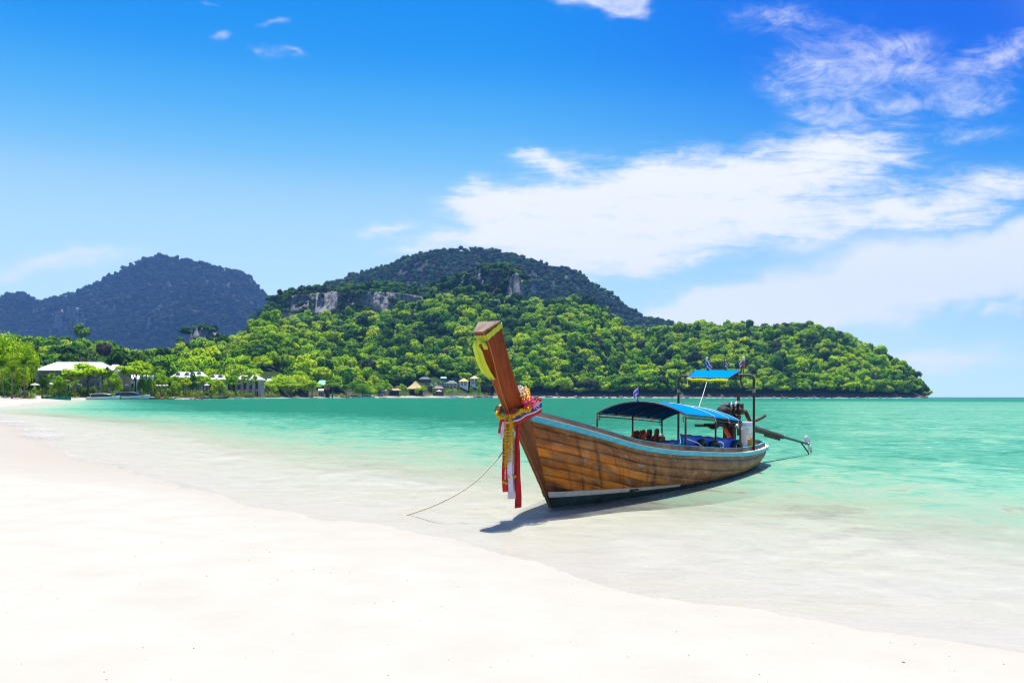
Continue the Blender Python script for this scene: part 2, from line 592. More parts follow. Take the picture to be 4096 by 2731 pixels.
def wood_mat(name, base, mid, dark, orange=None, grain=1.0, gloss=.5):
    """Boat timber; the mesh's UV map holds metres along and across the plank."""
    m = bpy.data.materials.new(name)
    m.use_nodes = True
    nt = m.node_tree
    N, L = nt.nodes, nt.links
    p = N['Principled BSDF']
    p.inputs['Roughness'].default_value = gloss
    p.inputs['Specular IOR Level'].default_value = .2
    uv = N.new('ShaderNodeUVMap')
    oi = N.new('ShaderNodeObjectInfo')
    off = N.new('ShaderNodeVectorMath')
    off.operation = 'SCALE'
    comb = N.new('ShaderNodeCombineXYZ')
    for i in range(3):
        L.new(oi.outputs['Random'], comb.inputs[i])
    L.new(comb.outputs[0], off.inputs[0])
    off.inputs[3].default_value = 20
    ad = N.new('ShaderNodeVectorMath')
    L.new(uv.outputs[0], ad.inputs[0])
    L.new(off.outputs[0], ad.inputs[1])

    def noise(sx, sy, scale, det, rough=.6, vec=None, dist=0.0):
        mp = N.new('ShaderNodeMapping')
        mp.inputs[3].default_value = (sx, sy, 1)
        L.new((vec or ad.outputs[0]), mp.inputs[0])
        n = N.new('ShaderNodeTexNoise')
        n.inputs['Scale'].default_value = scale
        n.inputs['Detail'].default_value = det
        n.inputs['Roughness'].default_value = rough
        n.inputs['Distortion'].default_value = dist
        L.new(mp.outputs[0], n.inputs['Vector'])
        return n.outputs[0]

    def ramp(fac, els):
        r = N.new('ShaderNodeValToRGB')
        e = r.color_ramp.elements
        e[0].position, e[0].color = els[0][0], (*els[0][1], 1)
        e[1].position, e[1].color = els[-1][0], (*els[-1][1], 1)
        for q, c in els[1:-1]:
            k = e.new(q)
            k.color = (*c, 1)
        L.new(fac, r.inputs[0])
        return r.outputs[0]

    def mixc(f, a, b, mode='MIX'):
        x = N.new('ShaderNodeMixRGB')
        x.blend_type = mode
        for i, q in enumerate((f, a, b)):
            if hasattr(q, 'is_linked'):
                L.new(q, x.inputs[i])
            else:
                x.inputs[i].default_value = q if isinstance(q, float) else (*q, 1)
        return x.outputs[0]

    def rng_(f, a, b, c=0.0, d=1.0):
        x = N.new('ShaderNodeMapRange')
        x.interpolation_type = 'SMOOTHSTEP'
        L.new(f, x.inputs[0])
        for i, q in enumerate((a, b, c, d)):
            x.inputs[i + 1].default_value = q
        return x.outputs[0]
    big = noise(.9, 2.2, 1.6, 6, .65)
    col = ramp(big, [(.3, dark), (.5, mid), (.7, base)])
    if orange:
        sp = N.new('ShaderNodeSeparateXYZ')
        L.new(uv.outputs[0], sp.inputs[0])
        a = rng_(sp.outputs[0], 3.6, 1.2)
        b = rng_(sp.outputs[1], .34, .62)
        patch = rng_(noise(.8, 1.6, 1.5, 5), .36, .56)
        mu = N.new('ShaderNodeMath')
        mu.operation = 'MULTIPLY'
        L.new(a, mu.inputs[0])
        L.new(b, mu.inputs[1])
        mu2 = N.new('ShaderNodeMath')
        mu2.operation = 'MULTIPLY'
        L.new(mu.outputs[0], mu2.inputs[0])
        L.new(patch, mu2.inputs[1])
        col = mixc(mu2.outputs[0], col, orange)
        # rusty drips and grey scuffs, running down across the planks
        drip = rng_(noise(7, .55, 1.0, 5, .65, uv.outputs[0], .4), .50, .67)
        low = rng_(sp.outputs[1], .05, .5, .35, .9)
        md = N.new('ShaderNodeMath')
        md.operation = 'MULTIPLY'
        L.new(drip, md.inputs[0])
        L.new(low, md.inputs[1])
        col = mixc(md.outputs[0], col, (.085, .032, .014))
        scuff = rng_(noise(2.2, 4.5, 1.7, 7, .7, uv.outputs[0]), .54, .64, 0, .75)
        col = mixc(scuff, col, (.36, .27, .17))
    pv = N.new('ShaderNodeMapRange')
    L.new(oi.outputs['Random'], pv.inputs[0])
    pv.inputs[3].default_value, pv.inputs[4].default_value = .68, 1.12
    pc = N.new('ShaderNodeVectorMath')
    pc.operation = 'SCALE'
    L.new(col, pc.inputs[0])
    L.new(pv.outputs[0], pc.inputs[3])
    col = pc.outputs[0]
    g = noise(1.6, 38 * grain, 1.0, 6, .7, None, .3)
    col = mixc(.85, col, ramp(g, [(.32, (.42, .40, .38)), (.5, (.92, .9, .88)), (.75, (1.12, 1.1, 1.05))]), 'MULTIPLY')
    crack = rng_(noise(2.4, 70 * grain, 1.0, 3, .5, None, .6), .70, .74)
    col = mixc(crack, col, (.03, .018, .01))
    L.new(col, p.inputs['Base Color'])
    bp = N.new('ShaderNodeBump')
    bp.inputs['Strength'].default_value = .35
    bp.inputs['Distance'].default_value = .01
    L.new(g, bp.inputs['Height'])
    L.new(bp.outputs[0], p.inputs['Normal'])
    return m


M['plank'] = wood_mat('hull_timber', (.43, .195, .06), (.28, .10, .028), (.095, .033, .013), (.74, .225, .012))
M['stemwood'] = wood_mat('stem_timber', (.27, .095, .03), (.19, .06, .02), (.09, .035, .015), None, .8)
M['prowwood'] = wood_mat('varnished_prow', (.33, .058, .007), (.23, .038, .006), (.12, .022, .005), None, .5, .4)
M['greywood'] = wood_mat('weathered_wood', (.30, .22, .16), (.19, .13, .095), (.08, .05, .035), None, 1.0, .8)
M['endgrain'] = wood_mat('end_grain', (.27, .21, .17), (.2, .15, .12), (.11, .085, .07), None, .6, .85)
M['paleedge'] = wood_mat('pale_edge', (.42, .27, .12), (.36, .22, .09), (.2, .12, .05), None, .6, .7)
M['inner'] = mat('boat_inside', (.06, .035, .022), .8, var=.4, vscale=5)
M['railblue'] = mat('turquoise_paint', (.06, .46, .48), .5, var=.35, vscale=5, dirt=(.03, .26, .42), stretch=(1, 1, 4))
M['railwhite'] = mat('rail_top_paint', (.66, .66, .60), .6, var=.15, vscale=6)
M['bottom'] = mat('bottom_paint', (.03, .055, .048), .7, var=.6, vscale=3.5, dirt=(.010, .012, .009), spec=.2, bump=.3, bscale=14)
M['strip'] = mat('pale_strip', (.56, .52, .42), .7, var=.25, vscale=8)
M['deck'] = mat('stern_deck', (.60, .52, .40), .7, var=.25, vscale=7)


# ------------------------------------------------------------------ the ground: one sheet of sand, seabed and far land
LAND = np.array([(70, -70), (24, -12), (9, 0.6), (3.43, 5.34), (1.56, 6.6), (-.13, 8.5), (-2.2, 10.8), (-4.3, 12.8), (-7.5, 16.4), (-13.8, 25), (-23, 39), (-36, 57), (-55, 78), (-70, 100),
                 (-76, 119), (-104, 172), (-129, 221), (-160, 285), (-178, 318), (-184, 352), (-178, 392), (-173, 480), (-184, 620), (-150, 790), (-42, 900), (75, 960), (236, 1010), (416, 1070), (577, 1110),
                 (615, 1200), (640, 1500), (420, 1900), (900, 3600), (600, 6000), (-5600, 6000), (-5600, -70)], float)


def land_dist(x, y):
    """Signed distance to the shoreline, positive on land."""
    P = np.stack([x, y], -1)
    best = np.full(x.shape, 1e18)
    inside = np.zeros(x.shape, bool)
    n = len(LAND)
    for i in range(n):
        a, b = LAND[i], LAND[(i + 1) % n]
        d = b - a
        t = np.clip(((P - a) @ d) / (d @ d), 0, 1)
        q = P - a - t[..., None] * d
        best = np.minimum(best, (q ** 2).sum(-1))
        cond = (a[1] > y) != (b[1] > y)
        with np.errstate(divide='ignore', invalid='ignore'):
            xi = (b[0] - a[0]) * (y - a[1]) / (b[1] - a[1]) + a[0]
        inside ^= cond & (x < xi)
    d = np.sqrt(best)
    return np.where(inside, d, -d)


def shore(x, y):
    r = np.hypot(x, y)
    d = land_dist(x, y)
    k = np.clip(r / 60, .04, 1)
    return d + k * (1.3 * vnoise(x / (8 * k) + 5, y / (8 * k)) + .5 * vnoise(x / (2.2 * k), y / (2.2 * k) + 9))


def ground_z(x, y):
    x, y = np.asarray(x, float), np.asarray(y, float)
    d = shore(x, y)
    r = np.hypot(x, y)
    far = np.clip((r - 60) / 150, 0, 1)
    nearland = np.where(d < 6, .055 * d, .33 + .018 * (d - 6))
    farland = np.minimum(.08 * d, 3.0)
    zl = nearland * (1 - far) + farland * far
    w = -d
    zw = -np.where(w < 4, .02 * w, np.where(w < 16, .08 + .064 * (w - 4), .848 + .088 * (w - 16)))
    zw = np.maximum(zw, -6.0)
    z = np.where(d > 0, zl, zw)
    return z + np.where(d > 0, .012, .004) * vnoise(x * 1.1, y * 1.1) * (r < 120), d


def polar(rmin, rmax, nr):
    az = np.concatenate([np.radians(np.linspace(-42, 42, 340)), np.radians(np.linspace(46, 314, 50))])
    rr = np.geomspace(rmin, rmax, nr)
    A, RR = np.meshgrid(az, rr)
    x, y = RR * np.sin(A), RR * np.cos(A)
    nA = len(az)
    i, j = np.meshgrid(np.arange(nr - 1), np.arange(nA), indexing='ij')
    j2 = (j + 1) % nA
    f = np.stack([i * nA + j, i * nA + j2, (i + 1) * nA + j2, (i + 1) * nA + j], -1).reshape(-1, 4)[:, ::-1]
    return x.ravel(), y.ravel(), f


def fattr(me, name, vals):
    a = me.attributes.new(name, 'FLOAT', 'POINT')
    a.data.foreach_set('value', np.asarray(vals, dtype=np.float32))


def sand_material():
    m = bpy.data.materials.new('sand')
    m.use_nodes = True
    N, L = m.node_tree.nodes, m.node_tree.links
    p = N['Principled BSDF']
    p.inputs['Roughness'].default_value = .85
    p.inputs['Specular IOR Level'].default_value = .15
    tc = N.new('ShaderNodeTexCoord')

    def noise(s, d):
        n = N.new('ShaderNodeTexNoise')
        n.inputs['Scale'].default_value, n.inputs['Detail'].default_value = s, d
        L.new(tc.outputs['Object'], n.inputs['Vector'])
        return n.outputs[0]

    def mix(f, a, b):
        x = N.new('ShaderNodeMixRGB')
        for i, q in enumerate((f, a, b)):
            if hasattr(q, 'is_linked'):
                L.new(q, x.inputs[i])
            else:
                x.inputs[i].default_value = (*q, 1)
        return x.outputs[0]
    r = N.new('ShaderNodeValToRGB')
    r.color_ramp.elements[0].position, r.color_ramp.elements[0].color = .3, (.305, .290, .252, 1)
    r.color_ramp.elements[1].position, r.color_ramp.elements[1].color = .7, (.335, .320, .279, 1)
    L.new(noise(1.7, 8), r.inputs[0])
    wet = N.new('ShaderNodeAttribute')
    wet.attribute_name = 'wet'
    veg = N.new('ShaderNodeAttribute')
    veg.attribute_name = 'veg'
    c = mix(wet.outputs['Fac'], r.outputs[0], (.280, .250, .212))
    c = mix(veg.outputs['Fac'], c, (.05, .075, .012))
    L.new(c, p.inputs['Base Color'])
    b = N.new('ShaderNodeBump')
    b.inputs['Strength'].default_value, b.inputs['Distance'].default_value = .35, .03
    L.new(noise(9, 8), b.inputs['Height'])
    L.new(b.outputs[0], p.inputs['Normal'])
    return m


gx, gy, gf = polar(1.2, 6500, 290)
gz, gd = ground_z(gx, gy)
gr = np.hypot(gx, gy)
ground = link('sand', pmesh('sand', np.stack([gx, gy, gz], -1), gf, sand_material()))
wetw = np.clip(gr * .16, .5, 9) * (1 + .5 * vnoise(gx * .15, gy * .15))
wet = np.clip(1 - (gd + .2) / wetw, 0, 1) ** .6 * np.clip((gr - 4) / 20, .28, 1)
wet = np.where(gd < 0, np.clip(1 + gd * .5, 0, 1) * .25, wet)
fattr(ground.data, 'wet', np.where(gr > 75, wet * .0, wet))
fattr(ground.data, 'veg', np.clip((gd - np.where(gy < 335, 44, np.where(gy < 600, 11, 20))) / 5, 0, 1) * (gr > 200))
tag(ground, kind='structure')


def water_material():
    m = bpy.data.materials.new('sea_water')
    m.use_nodes = True
    N, L = m.node_tree.nodes, m.node_tree.links
    N.remove(N['Principled BSDF'])

    def new(t, **k):
        n = N.new(t)
        for a, b in k.items():
            setattr(n, a, b)
        return n

    def attr(nm):
        a = new('ShaderNodeAttribute')
        a.attribute_name = nm
        return a.outputs['Fac']
    dep = attr('depth')
    tc = new('ShaderNodeTexCoord')

    def noise(scale, det, sx=1, sy=1, rot=0, dist=0.0, rough=.55):
        mp = new('ShaderNodeMapping')
        mp.inputs[3].default_value = (sx, sy, 1)
        mp.inputs[2].default_value = (0, 0, R(rot))
        L.new(tc.outputs['Object'], mp.inputs[0])
        n = new('ShaderNodeTexNoise')
        n.inputs['Scale'].default_value, n.inputs['Detail'].default_value = scale, det
        n.inputs['Distortion'].default_value = dist
        n.inputs['Roughness'].default_value = rough
        L.new(mp.outputs[0], n.inputs['Vector'])
        return n.outputs[0]

    def math_(op, a, b=None, c=None, clamp=False):
        n = new('ShaderNodeMath', operation=op, use_clamp=clamp)
        for i, v in enumerate((a, b, c)):
            if v is None:
                continue
            if isinstance(v, (int, float)):
                n.inputs[i].default_value = v
            else:
                L.new(v, n.inputs[i])
        return n.outputs[0]
    # ripples
    n1 = noise(1.9, 5, .8, 1.5, 24, .5)
    n2 = noise(.38, 4, .8, 1.6, 14, .3)
    n3 = noise(.035, 4, .6, 2.2, 6)
    h = math_('ADD', math_('MULTIPLY', n1, .10), math_('ADD', math_('MULTIPLY', n2, .34), math_('MULTIPLY', n3, 1.4)))
    bump = new('ShaderNodeBump')
    bump.inputs['Strength'].default_value = 1.0
    bump.inputs['Distance'].default_value = .55
    L.new(h, bump.inputs['Height'])
    # colour of the water body, by depth with drifting patches and painted ripple light
    big = noise(.016, 5, .5, 2.5, 4)
    w1 = noise(2.0, 3, .95, 1.45, 18, 1.1, .5)
    w2 = noise(.6, 4, 1.15, 1.0, 12, 1.0, .5)
    w3 = noise(.10, 6, 1.2, .9, 5, .8, .62)
    def crest(n):  # light and dark slivers: refracted and reflected light painted as colour
        q = math_('MULTIPLY', math_('SUBTRACT', n, .5), 6.5)
        return math_('MAXIMUM', math_('MINIMUM', math_('MULTIPLY', math_('MULTIPLY', q, q), q), 1.0), -1.0)
    ww = math_('ADD', math_('MULTIPLY', crest(w1), .60), math_('ADD', math_('MULTIPLY', crest(w2), .70), math_('MULTIPLY', math_('SUBTRACT', w3, .5), 1.1)))
    ripple_light = math_('MULTIPLY', ww, math_('ADD', math_('MULTIPLY', math_('MINIMUM', dep, 1.6), .62), .09))
    dv = math_('MAXIMUM', math_('ADD', math_('MULTIPLY', dep, math_('ADD', math_('MULTIPLY', big, 1.0), .5)), ripple_light), math_('MULTIPLY', dep, .6))
    r = new('ShaderNodeValToRGB')
    e = r.color_ramp.elements
    for i, (q, c) in enumerate([(0.0, (.52, .505, .37)), (.025, (.47, .50, .35)), (.055, (.38, .48, .33)), (.09, (.25, .43, .295)), (.13, (.15, .365, .245)), (.19, (.075, .275, .185)), (.30, (.026, .185, .12)), (.44, (.011, .122, .078)), (.62, (.008, .118, .07)), (.75, (.002, .20, .12)), (.9, (.002, .11, .15)), (1.0, (.001, .035, .13))]):
        k = e[0] if i == 0 else (e[1] if i == 1 else e.new(q))
        k.position, k.color = q, (*c, 1)
    L.new(math_('DIVIDE', dv, 4.0), r.inputs[0])
    dif = new('ShaderNodeBsdfDiffuse')
    L.new(r.outputs[0], dif.inputs[0])
    L.new(bump.outputs[0], dif.inputs[1])
    tr = new('ShaderNodeBsdfTransparent')
    tint = new('ShaderNodeMixRGB')
    tint.inputs[1].default_value, tint.inputs[2].default_value = (.985, .985, .975, 1), (.75, .95, .86, 1)
    L.new(math_('MULTIPLY', dep, 1.1, clamp=True), tint.inputs[0])
    L.new(tint.outputs[0], tr.inputs[0])
    al = math_('SUBTRACT', 1.0, math_('EXPONENT', math_('MULTIPLY', math_('MAXIMUM', math_('ADD', dep, math_('MULTIPLY', ripple_light, .5)), 0.0), -2.9)))
    body = new('ShaderNodeMixShader')
    L.new(al, body.inputs[0])
    L.new(tr.outputs[0], body.inputs[1])
    L.new(dif.outputs[0], body.inputs[2])
    gl = new('ShaderNodeBsdfGlossy')
    gl.inputs['Roughness'].default_value = .12
    gl.inputs['Color'].default_value = (.85, .95, .95, 1)
    L.new(bump.outputs[0], gl.inputs['Normal'])
    fr = new('ShaderNodeFresnel')
    fr.inputs[0].default_value = 1.33
    L.new(bump.outputs[0], fr.inputs[1])
    fx = math_('MINIMUM', math_('MULTIPLY', fr.outputs[0], .14), .10)
    mx = new('ShaderNodeMixShader')
    L.new(fx, mx.inputs[0])
    L.new(body.outputs[0], mx.inputs[1])
    L.new(gl.outputs[0], mx.inputs[2])
    L.new(mx.outputs[0], N['Material Output'].inputs[0])
    return m


keep = (gz[gf] < .03).any(1)
used = np.unique(gf[keep])
remap = np.full(len(gx), -1)
remap[used] = np.arange(len(used))
wx, wy = gx[used], gy[used]
wv = np.stack([wx, wy, np.zeros(len(used))], -1)
water = link('sea_water', pmesh('sea_water', wv, remap[gf[keep]], water_material()))
dep = np.clip(-gz[used], 0, None)
uu = wx / np.maximum(wy, 1)
dep = np.minimum(dep, 2.6) * (1 - .72 * np.clip((uu - .02) / .4, 0, 1) * np.clip((gr[used] - 17) / 22, 0, 1) * np.clip((520 - gr[used]) / 250, 0, 1))
dep = np.minimum(dep, 2.3) + np.clip((gr[used] - 430) / 900, 0, 1) * .9 + np.clip((gr[used] - 1500) / 2500, 0, 1) * 3.0
fattr(water.data, 'depth', dep)
tag(water, kind='structure')


def foam_material():
    m = bpy.data.materials.new('foam')
    m.use_nodes = True
    N, L = m.node_tree.nodes, m.node_tree.links
    p = N['Principled BSDF']
    p.inputs['Base Color'].default_value = (.40, .395, .37, 1)
    p.inputs['Roughness'].default_value = .7
    uv = N.new('ShaderNodeUVMap')
    mp = N.new('ShaderNodeMapping')
    mp.inputs[3].default_value = (.55, 3.2, 1)
    L.new(uv.outputs[0], mp.inputs[0])
    n = N.new('ShaderNodeTexNoise')
    n.inputs['Scale'].default_value, n.inputs['Detail'].default_value, n.inputs['Roughness'].default_value = 1.3, 8, .7
    L.new(mp.outputs[0], n.inputs['Vector'])
    at_ = N.new('ShaderNodeAttribute')
    at_.attribute_name = 'edge'
    mu = N.new('ShaderNodeMath')
    mu.operation = 'MULTIPLY'
    L.new(at_.outputs['Fac'], mu.inputs[0])
    L.new(n.outputs[0], mu.inputs[1])
    mr = N.new('ShaderNodeMapRange')
    mr.interpolation_type = 'SMOOTHSTEP'
    L.new(mu.outputs[0], mr.inputs[0])
    mr.inputs[1].default_value, mr.inputs[2].default_value, mr.inputs[4].default_value = .22, .8, .55
    L.new(mr.outputs[0], p.inputs['Alpha'])
    return m


def build_foam():
    """Washed-up foam along the near waterline."""
    path = np.array([(-48, 70), (-36, 57), (-23, 39), (-13.8, 25), (-7.5, 16.4), (-4.3, 12.8), (-2.2, 10.8), (-.13, 8.5), (1.56, 6.6), (3.43, 5.34), (6, 3.4)], float)
    t = np.concatenate([[0], np.cumsum(np.hypot(*np.diff(path, axis=0).T))])
    s = np.arange(0, t[-1], .22)
    x, y = np.interp(s, t, path[:, 0]), np.interp(s, t, path[:, 1])
    d0 = shore(x, y)
    dx, dy = np.gradient(x), np.gradient(y)
    L_ = np.hypot(dx, dy)
    nx, ny = -dy / L_, dx / L_                         # towards the water
    if (shore(x + nx, y + ny) > shore(x, y)).mean() > .5:
        nx, ny = -nx, -ny
    wid = np.clip(np.hypot(x, y) * .034, .22, 1.7)
    rows = np.linspace(-1, 1, 9)
    V, UV, E = [], [], []
    for i in range(len(s)):
        for q in rows:
            o = d0[i] + q * wid[i] + .1 * wid[i]
            X_, Y_ = x[i] + nx[i] * o, y[i] + ny[i] * o
            V.append((X_, Y_, 0))
            UV.append((s[i], q * wid[i]))
            E.append((1 - abs(q) ** 2) * (1.05 + .35 * math.sin(s[i] * .31) + .25 * math.sin(s[i] * .83)) * min(1, max(.55, (t[-1] - s[i]) / 40)))
    V = np.array(V)
    gz_, _ = ground_z(V[:, 0], V[:, 1])
    V[:, 2] = np.maximum(gz_, 0) + .016 + .03 * (np.array(E) > 1.1)
    k = len(rows)
    f = [(i * k + j, (i + 1) * k + j, (i + 1) * k + j + 1, i * k + j + 1) for i in range(len(s) - 1) for j in range(k - 1)]
    me = pmesh('foam', V, f, foam_material())
    ul = me.uv_layers.new(name='UVMap')
    li = np.empty(len(me.loops), dtype=np.int32)
    me.loops.foreach_get('vertex_index', li)
    ul.data.foreach_set('uv', np.array(UV, dtype=np.float32)[li].ravel())
    fattr(me, 'edge', E)
    tag(link('foam', me), 'thin white foam washed up along the near waterline', 'foam', kind='stuff')


build_foam()


# ------------------------------------------------------------------ hills
def hill_material(name, soil, rockc, rock_h):
    m = bpy.data.materials.new(name)
    m.use_nodes = True
    N, L = m.node_tree.nodes, m.node_tree.links
    p = N['Principled BSDF']
    p.inputs['Roughness'].default_value = .95
    p.inputs['Specular IOR Level'].default_value = .1
    tc = N.new('ShaderNodeTexCoord')
    n = N.new('ShaderNodeTexNoise')
    n.inputs['Scale'].default_value, n.inputs['Detail'].default_value = .02, 8
    L.new(tc.outputs['Object'], n.inputs['Vector'])
    r = N.new('ShaderNodeValToRGB')
    r.color_ramp.elements[0].position, r.color_ramp.elements[0].color = .35, (*[x * .6 for x in soil], 1)
    r.color_ramp.elements[1].position, r.color_ramp.elements[1].color = .7, (*[x * 1.3 for x in soil], 1)
    L.new(n.outputs[0], r.inputs[0])
    sp = N.new('ShaderNodeSeparateXYZ')
    L.new(tc.outputs['Object'], sp.inputs[0])
    mr = N.new('ShaderNodeMapRange')
    L.new(sp.outputs[2], mr.inputs[0])
    mr.inputs[1].default_value, mr.inputs[2].default_value, mr.inputs[3].default_value, mr.inputs[4].default_value = rock_h, rock_h + 1.5, 1, 0
    x = N.new('ShaderNodeMixRGB')
    L.new(mr.outputs[0], x.inputs[0])
    L.new(r.outputs[0], x.inputs[1])
    x.inputs[2].default_value = (*rockc, 1)
    L.new(x.outputs[0], p.inputs['Base Color'])
    return m


M['hill'] = hill_material('hillside', (.022, .045, .008), (.07, .055, .045), 5.0)
M['mountain'] = hill_material('mountainside', (.03, .034, .026), (.07, .055, .045), -50)


class Hill:
    """A hill whose crest runs along a ridge at its own distance; base towards the bay, back slope behind."""

    def __init__(self, name, crest, d_base, d_ridge, p=1.0, z0=1.2, tree=9.0, rough=.05, mat_='hill', sea=False):
        c = np.array(crest, float)
        self.px0, self.px1 = c[0, 0], c[-1, 0]
        self.cp, self.cy = c[:, 0], c[:, 1]
        self.p_far = mat_ == 'mountain'
        self.db, self.dr, self.p, self.z0, self.tree, self.rough, self.sea = d_base, d_ridge, p, z0, tree, rough, sea
        nu, nt = max(60, int((self.px1 - self.px0) / 9)), 46
        U, T = np.meshgrid(np.linspace(self.px0, self.px1, nu), np.linspace(0, 1.9, nt), indexing='ij')
        x, y, z = self.pos(U, T)
        V = np.stack([x, y, z], -1).reshape(-1, 3)
        i, j = np.meshgrid(np.arange(nu - 1), np.arange(nt - 1), indexing='ij')
        f = np.stack([i * nt + j, (i + 1) * nt + j, (i + 1) * nt + j + 1, i * nt + j + 1], -1).reshape(-1, 4)
        self.o = tag(link(name, pmesh(name, V, f, M[mat_])), kind='structure')

    def depths(self, px):
        a = np.interp(px, *np.array(self.db).T) if hasattr(self.db, '__len__') else np.full_like(px, self.db)
        b = np.interp(px, *np.array(self.dr).T) if hasattr(self.dr, '__len__') else np.full_like(px, self.dr)
        return a, b

    def pos(self, px, t):
        px, t = np.asarray(px, float), np.asarray(t, float)
        db, dr = self.depths(px)
        D = db + (dr - db) * t
        zr = EYE + (HZ - np.interp(px, self.cp, self.cy)) / F * dr - .75 * self.tree
        zr = np.maximum(zr, self.z0 + .5)
        tt = np.clip(t, 0, 1)
        prof = np.where(t <= 1, tt ** self.p, np.clip(1 - ((t - 1) / .9) ** 1.5, -.1, 1))
        x = (px - 2048) / F * D
        n = fbm(x / (300 if self.p_far else 90), D / (300 if self.p_far else 90), 4) * self.rough * (zr - self.z0) * np.clip(4 * tt * (1.02 - tt), 0, 1)
        z = self.z0 + (zr - self.z0) * prof + n
        z = np.where(t < .02, -2.0, z)
        return x, D, z


C1 = [(980, 1330), (1060, 1240), (1085, 1190), (1130, 1172), (1200, 1156), (1300, 1146), (1400, 1138), (1480, 1128), (1560, 1130), (1640, 1138), (1700, 1180), (1760, 1250), (1800, 1330)]
C2 = [(1560, 1300), (1640, 1190), (1720, 1140), (1800, 1112), (1870, 1092), (1930, 1066), (1990, 1052), (2040, 1062), (2080, 1085), (2098, 1120), (2106, 1190), (2140, 1230), (2200, 1300)]
C3 = [(880, 1395), (1000, 1330), (1120, 1275), (1250, 1262), (1400, 1252), (1520, 1250), (1640, 1225), (1760, 1190), (1880, 1150), (1960, 1190), (2060, 1205), (2160, 1200), (2300, 1196), (2400, 1228), (2480, 1268), (2500, 1310), (2580, 1335), (2700, 1420)]
DD = [(2250, 1470), (2330, 1400), (2420, 1350), (2520, 1322), (2620, 1308), (2700, 1304), (2850, 1302), (3000, 1306), (3100, 1304), (3210, 1298), (3280, 1308), (3350, 1328), (3430, 1368), (3500, 1400), (3558, 1434), (3612, 1456), (3645, 1488), (3674, 1522), (3694, 1552), (3712, 1580)]
BB = [(1000, 1260), (1150, 1205), (1260, 1150), (1380, 1112), (1500, 1076), (1560, 1060), (1600, 1038), (1700, 1008), (1800, 994), (1870, 991), (1950, 1000), (2060, 1022), (2150, 1052), (2210, 1069), (2260, 1067), (2310, 1084), (2342, 1108), (2352, 1132), (2420, 1160), (2480, 1200), (2530, 1240), (2570, 1264), (2600, 1276), (2640, 1276), (2690, 1292), (2712, 1330), (2900, 1400)]
AA = [(-700, 1300), (-350, 1230), (-60, 1205), (20, 1186), (70, 1174), (100, 1180), (140, 1204), (190, 1196), (230, 1188), (300, 1172), (340, 1152), (400, 1124), (480, 1095), (560, 1050), (600, 1034), (650, 1026), (700, 1034), (760, 1045), (850, 1065), (950, 1088), (1000, 1112), (1020, 1140), (1060, 1180), (1092, 1220), (1130, 1300)]
EE = [(-700, 1330), (-300, 1345), (0, 1350), (150, 1350), (300, 1345), (420, 1366), (520, 1405), (620, 1400), (800, 1385), (920, 1350), (1000, 1300), (1080, 1255), (1150, 1300), (1300, 1400)]
hills = {
    'E': Hill('wooded_hill_foot', EE, [(-700, 430), (600, 470), (900, 560), (1300, 730)], 1050, .85, 1.5, 13, .06),
    'C3': Hill('hillside', C3, [(880, 640), (1100, 700), (1500, 850), (1900, 935), (2300, 975), (2700, 1010)], 1400, .92, 1.4, 11, .10),
    'C2': Hill('hill_peak', C2, 1330, 1560, .8, 40, 9, .08),
    'C1': Hill('hill_shoulder', C1, 1420, 1560, .7, 40, 9, .06),
    'D': Hill('headland', DD, [(2250, 972), (2800, 1018), (3300, 1078), (3722, 1122)], [(2250, 1480), (3300, 1420), (3722, 1160)], .85, 2.2, 10, .09),
    'B': Hill('far_mountain', BB, 1950, 2700, .9, 30, 8, .12, 'mountain'),
    'A': Hill('dark_mountain', AA, 3950, 5000, .72, 20, 12, .11, 'mountain')}


# ------------------------------------------------------------------ limestone cliffs
def cliff_material(name, a, b):
    m = bpy.data.materials.new(name)
    m.use_nodes = True
    N, L = m.node_tree.nodes, m.node_tree.links
    p = N['Principled BSDF']
    p.inputs['Roughness'].default_value = .9
    tc = N.new('ShaderNodeTexCoord')
    mp = N.new('ShaderNodeMapping')
    mp.inputs[3].default_value = (.22, .22, .035)
    L.new(tc.outputs['Object'], mp.inputs[0])
    n = N.new('ShaderNodeTexNoise')
    n.inputs['Scale'].default_value, n.inputs['Detail'].default_value, n.inputs['Roughness'].default_value = 1, 9, .7
    L.new(mp.outputs[0], n.inputs['Vector'])
    r = N.new('ShaderNodeValToRGB')
    e = r.color_ramp.elements
    e[0].position, e[0].color = .38, (*b, 1)
    e[1].position, e[1].color = .66, (*a, 1)
    k = e.new(.5)
    k.color = (*[(x + y) * .42 for x, y in zip(a, b)], 1)
    L.new(n.outputs[0], r.inputs[0])
    L.new(r.outputs[0], p.inputs['Base Color'])
    bp = N.new('ShaderNodeBump')
    bp.inputs['Distance'].default_value = 3.0
    L.new(n.outputs[0], bp.inputs['Height'])
    L.new(bp.outputs[0], p.inputs['Normal'])
    return m


M['cliff'] = cliff_material('limestone', (.33, .325, .32), (.05, .055, .05))


CLIFFS = []


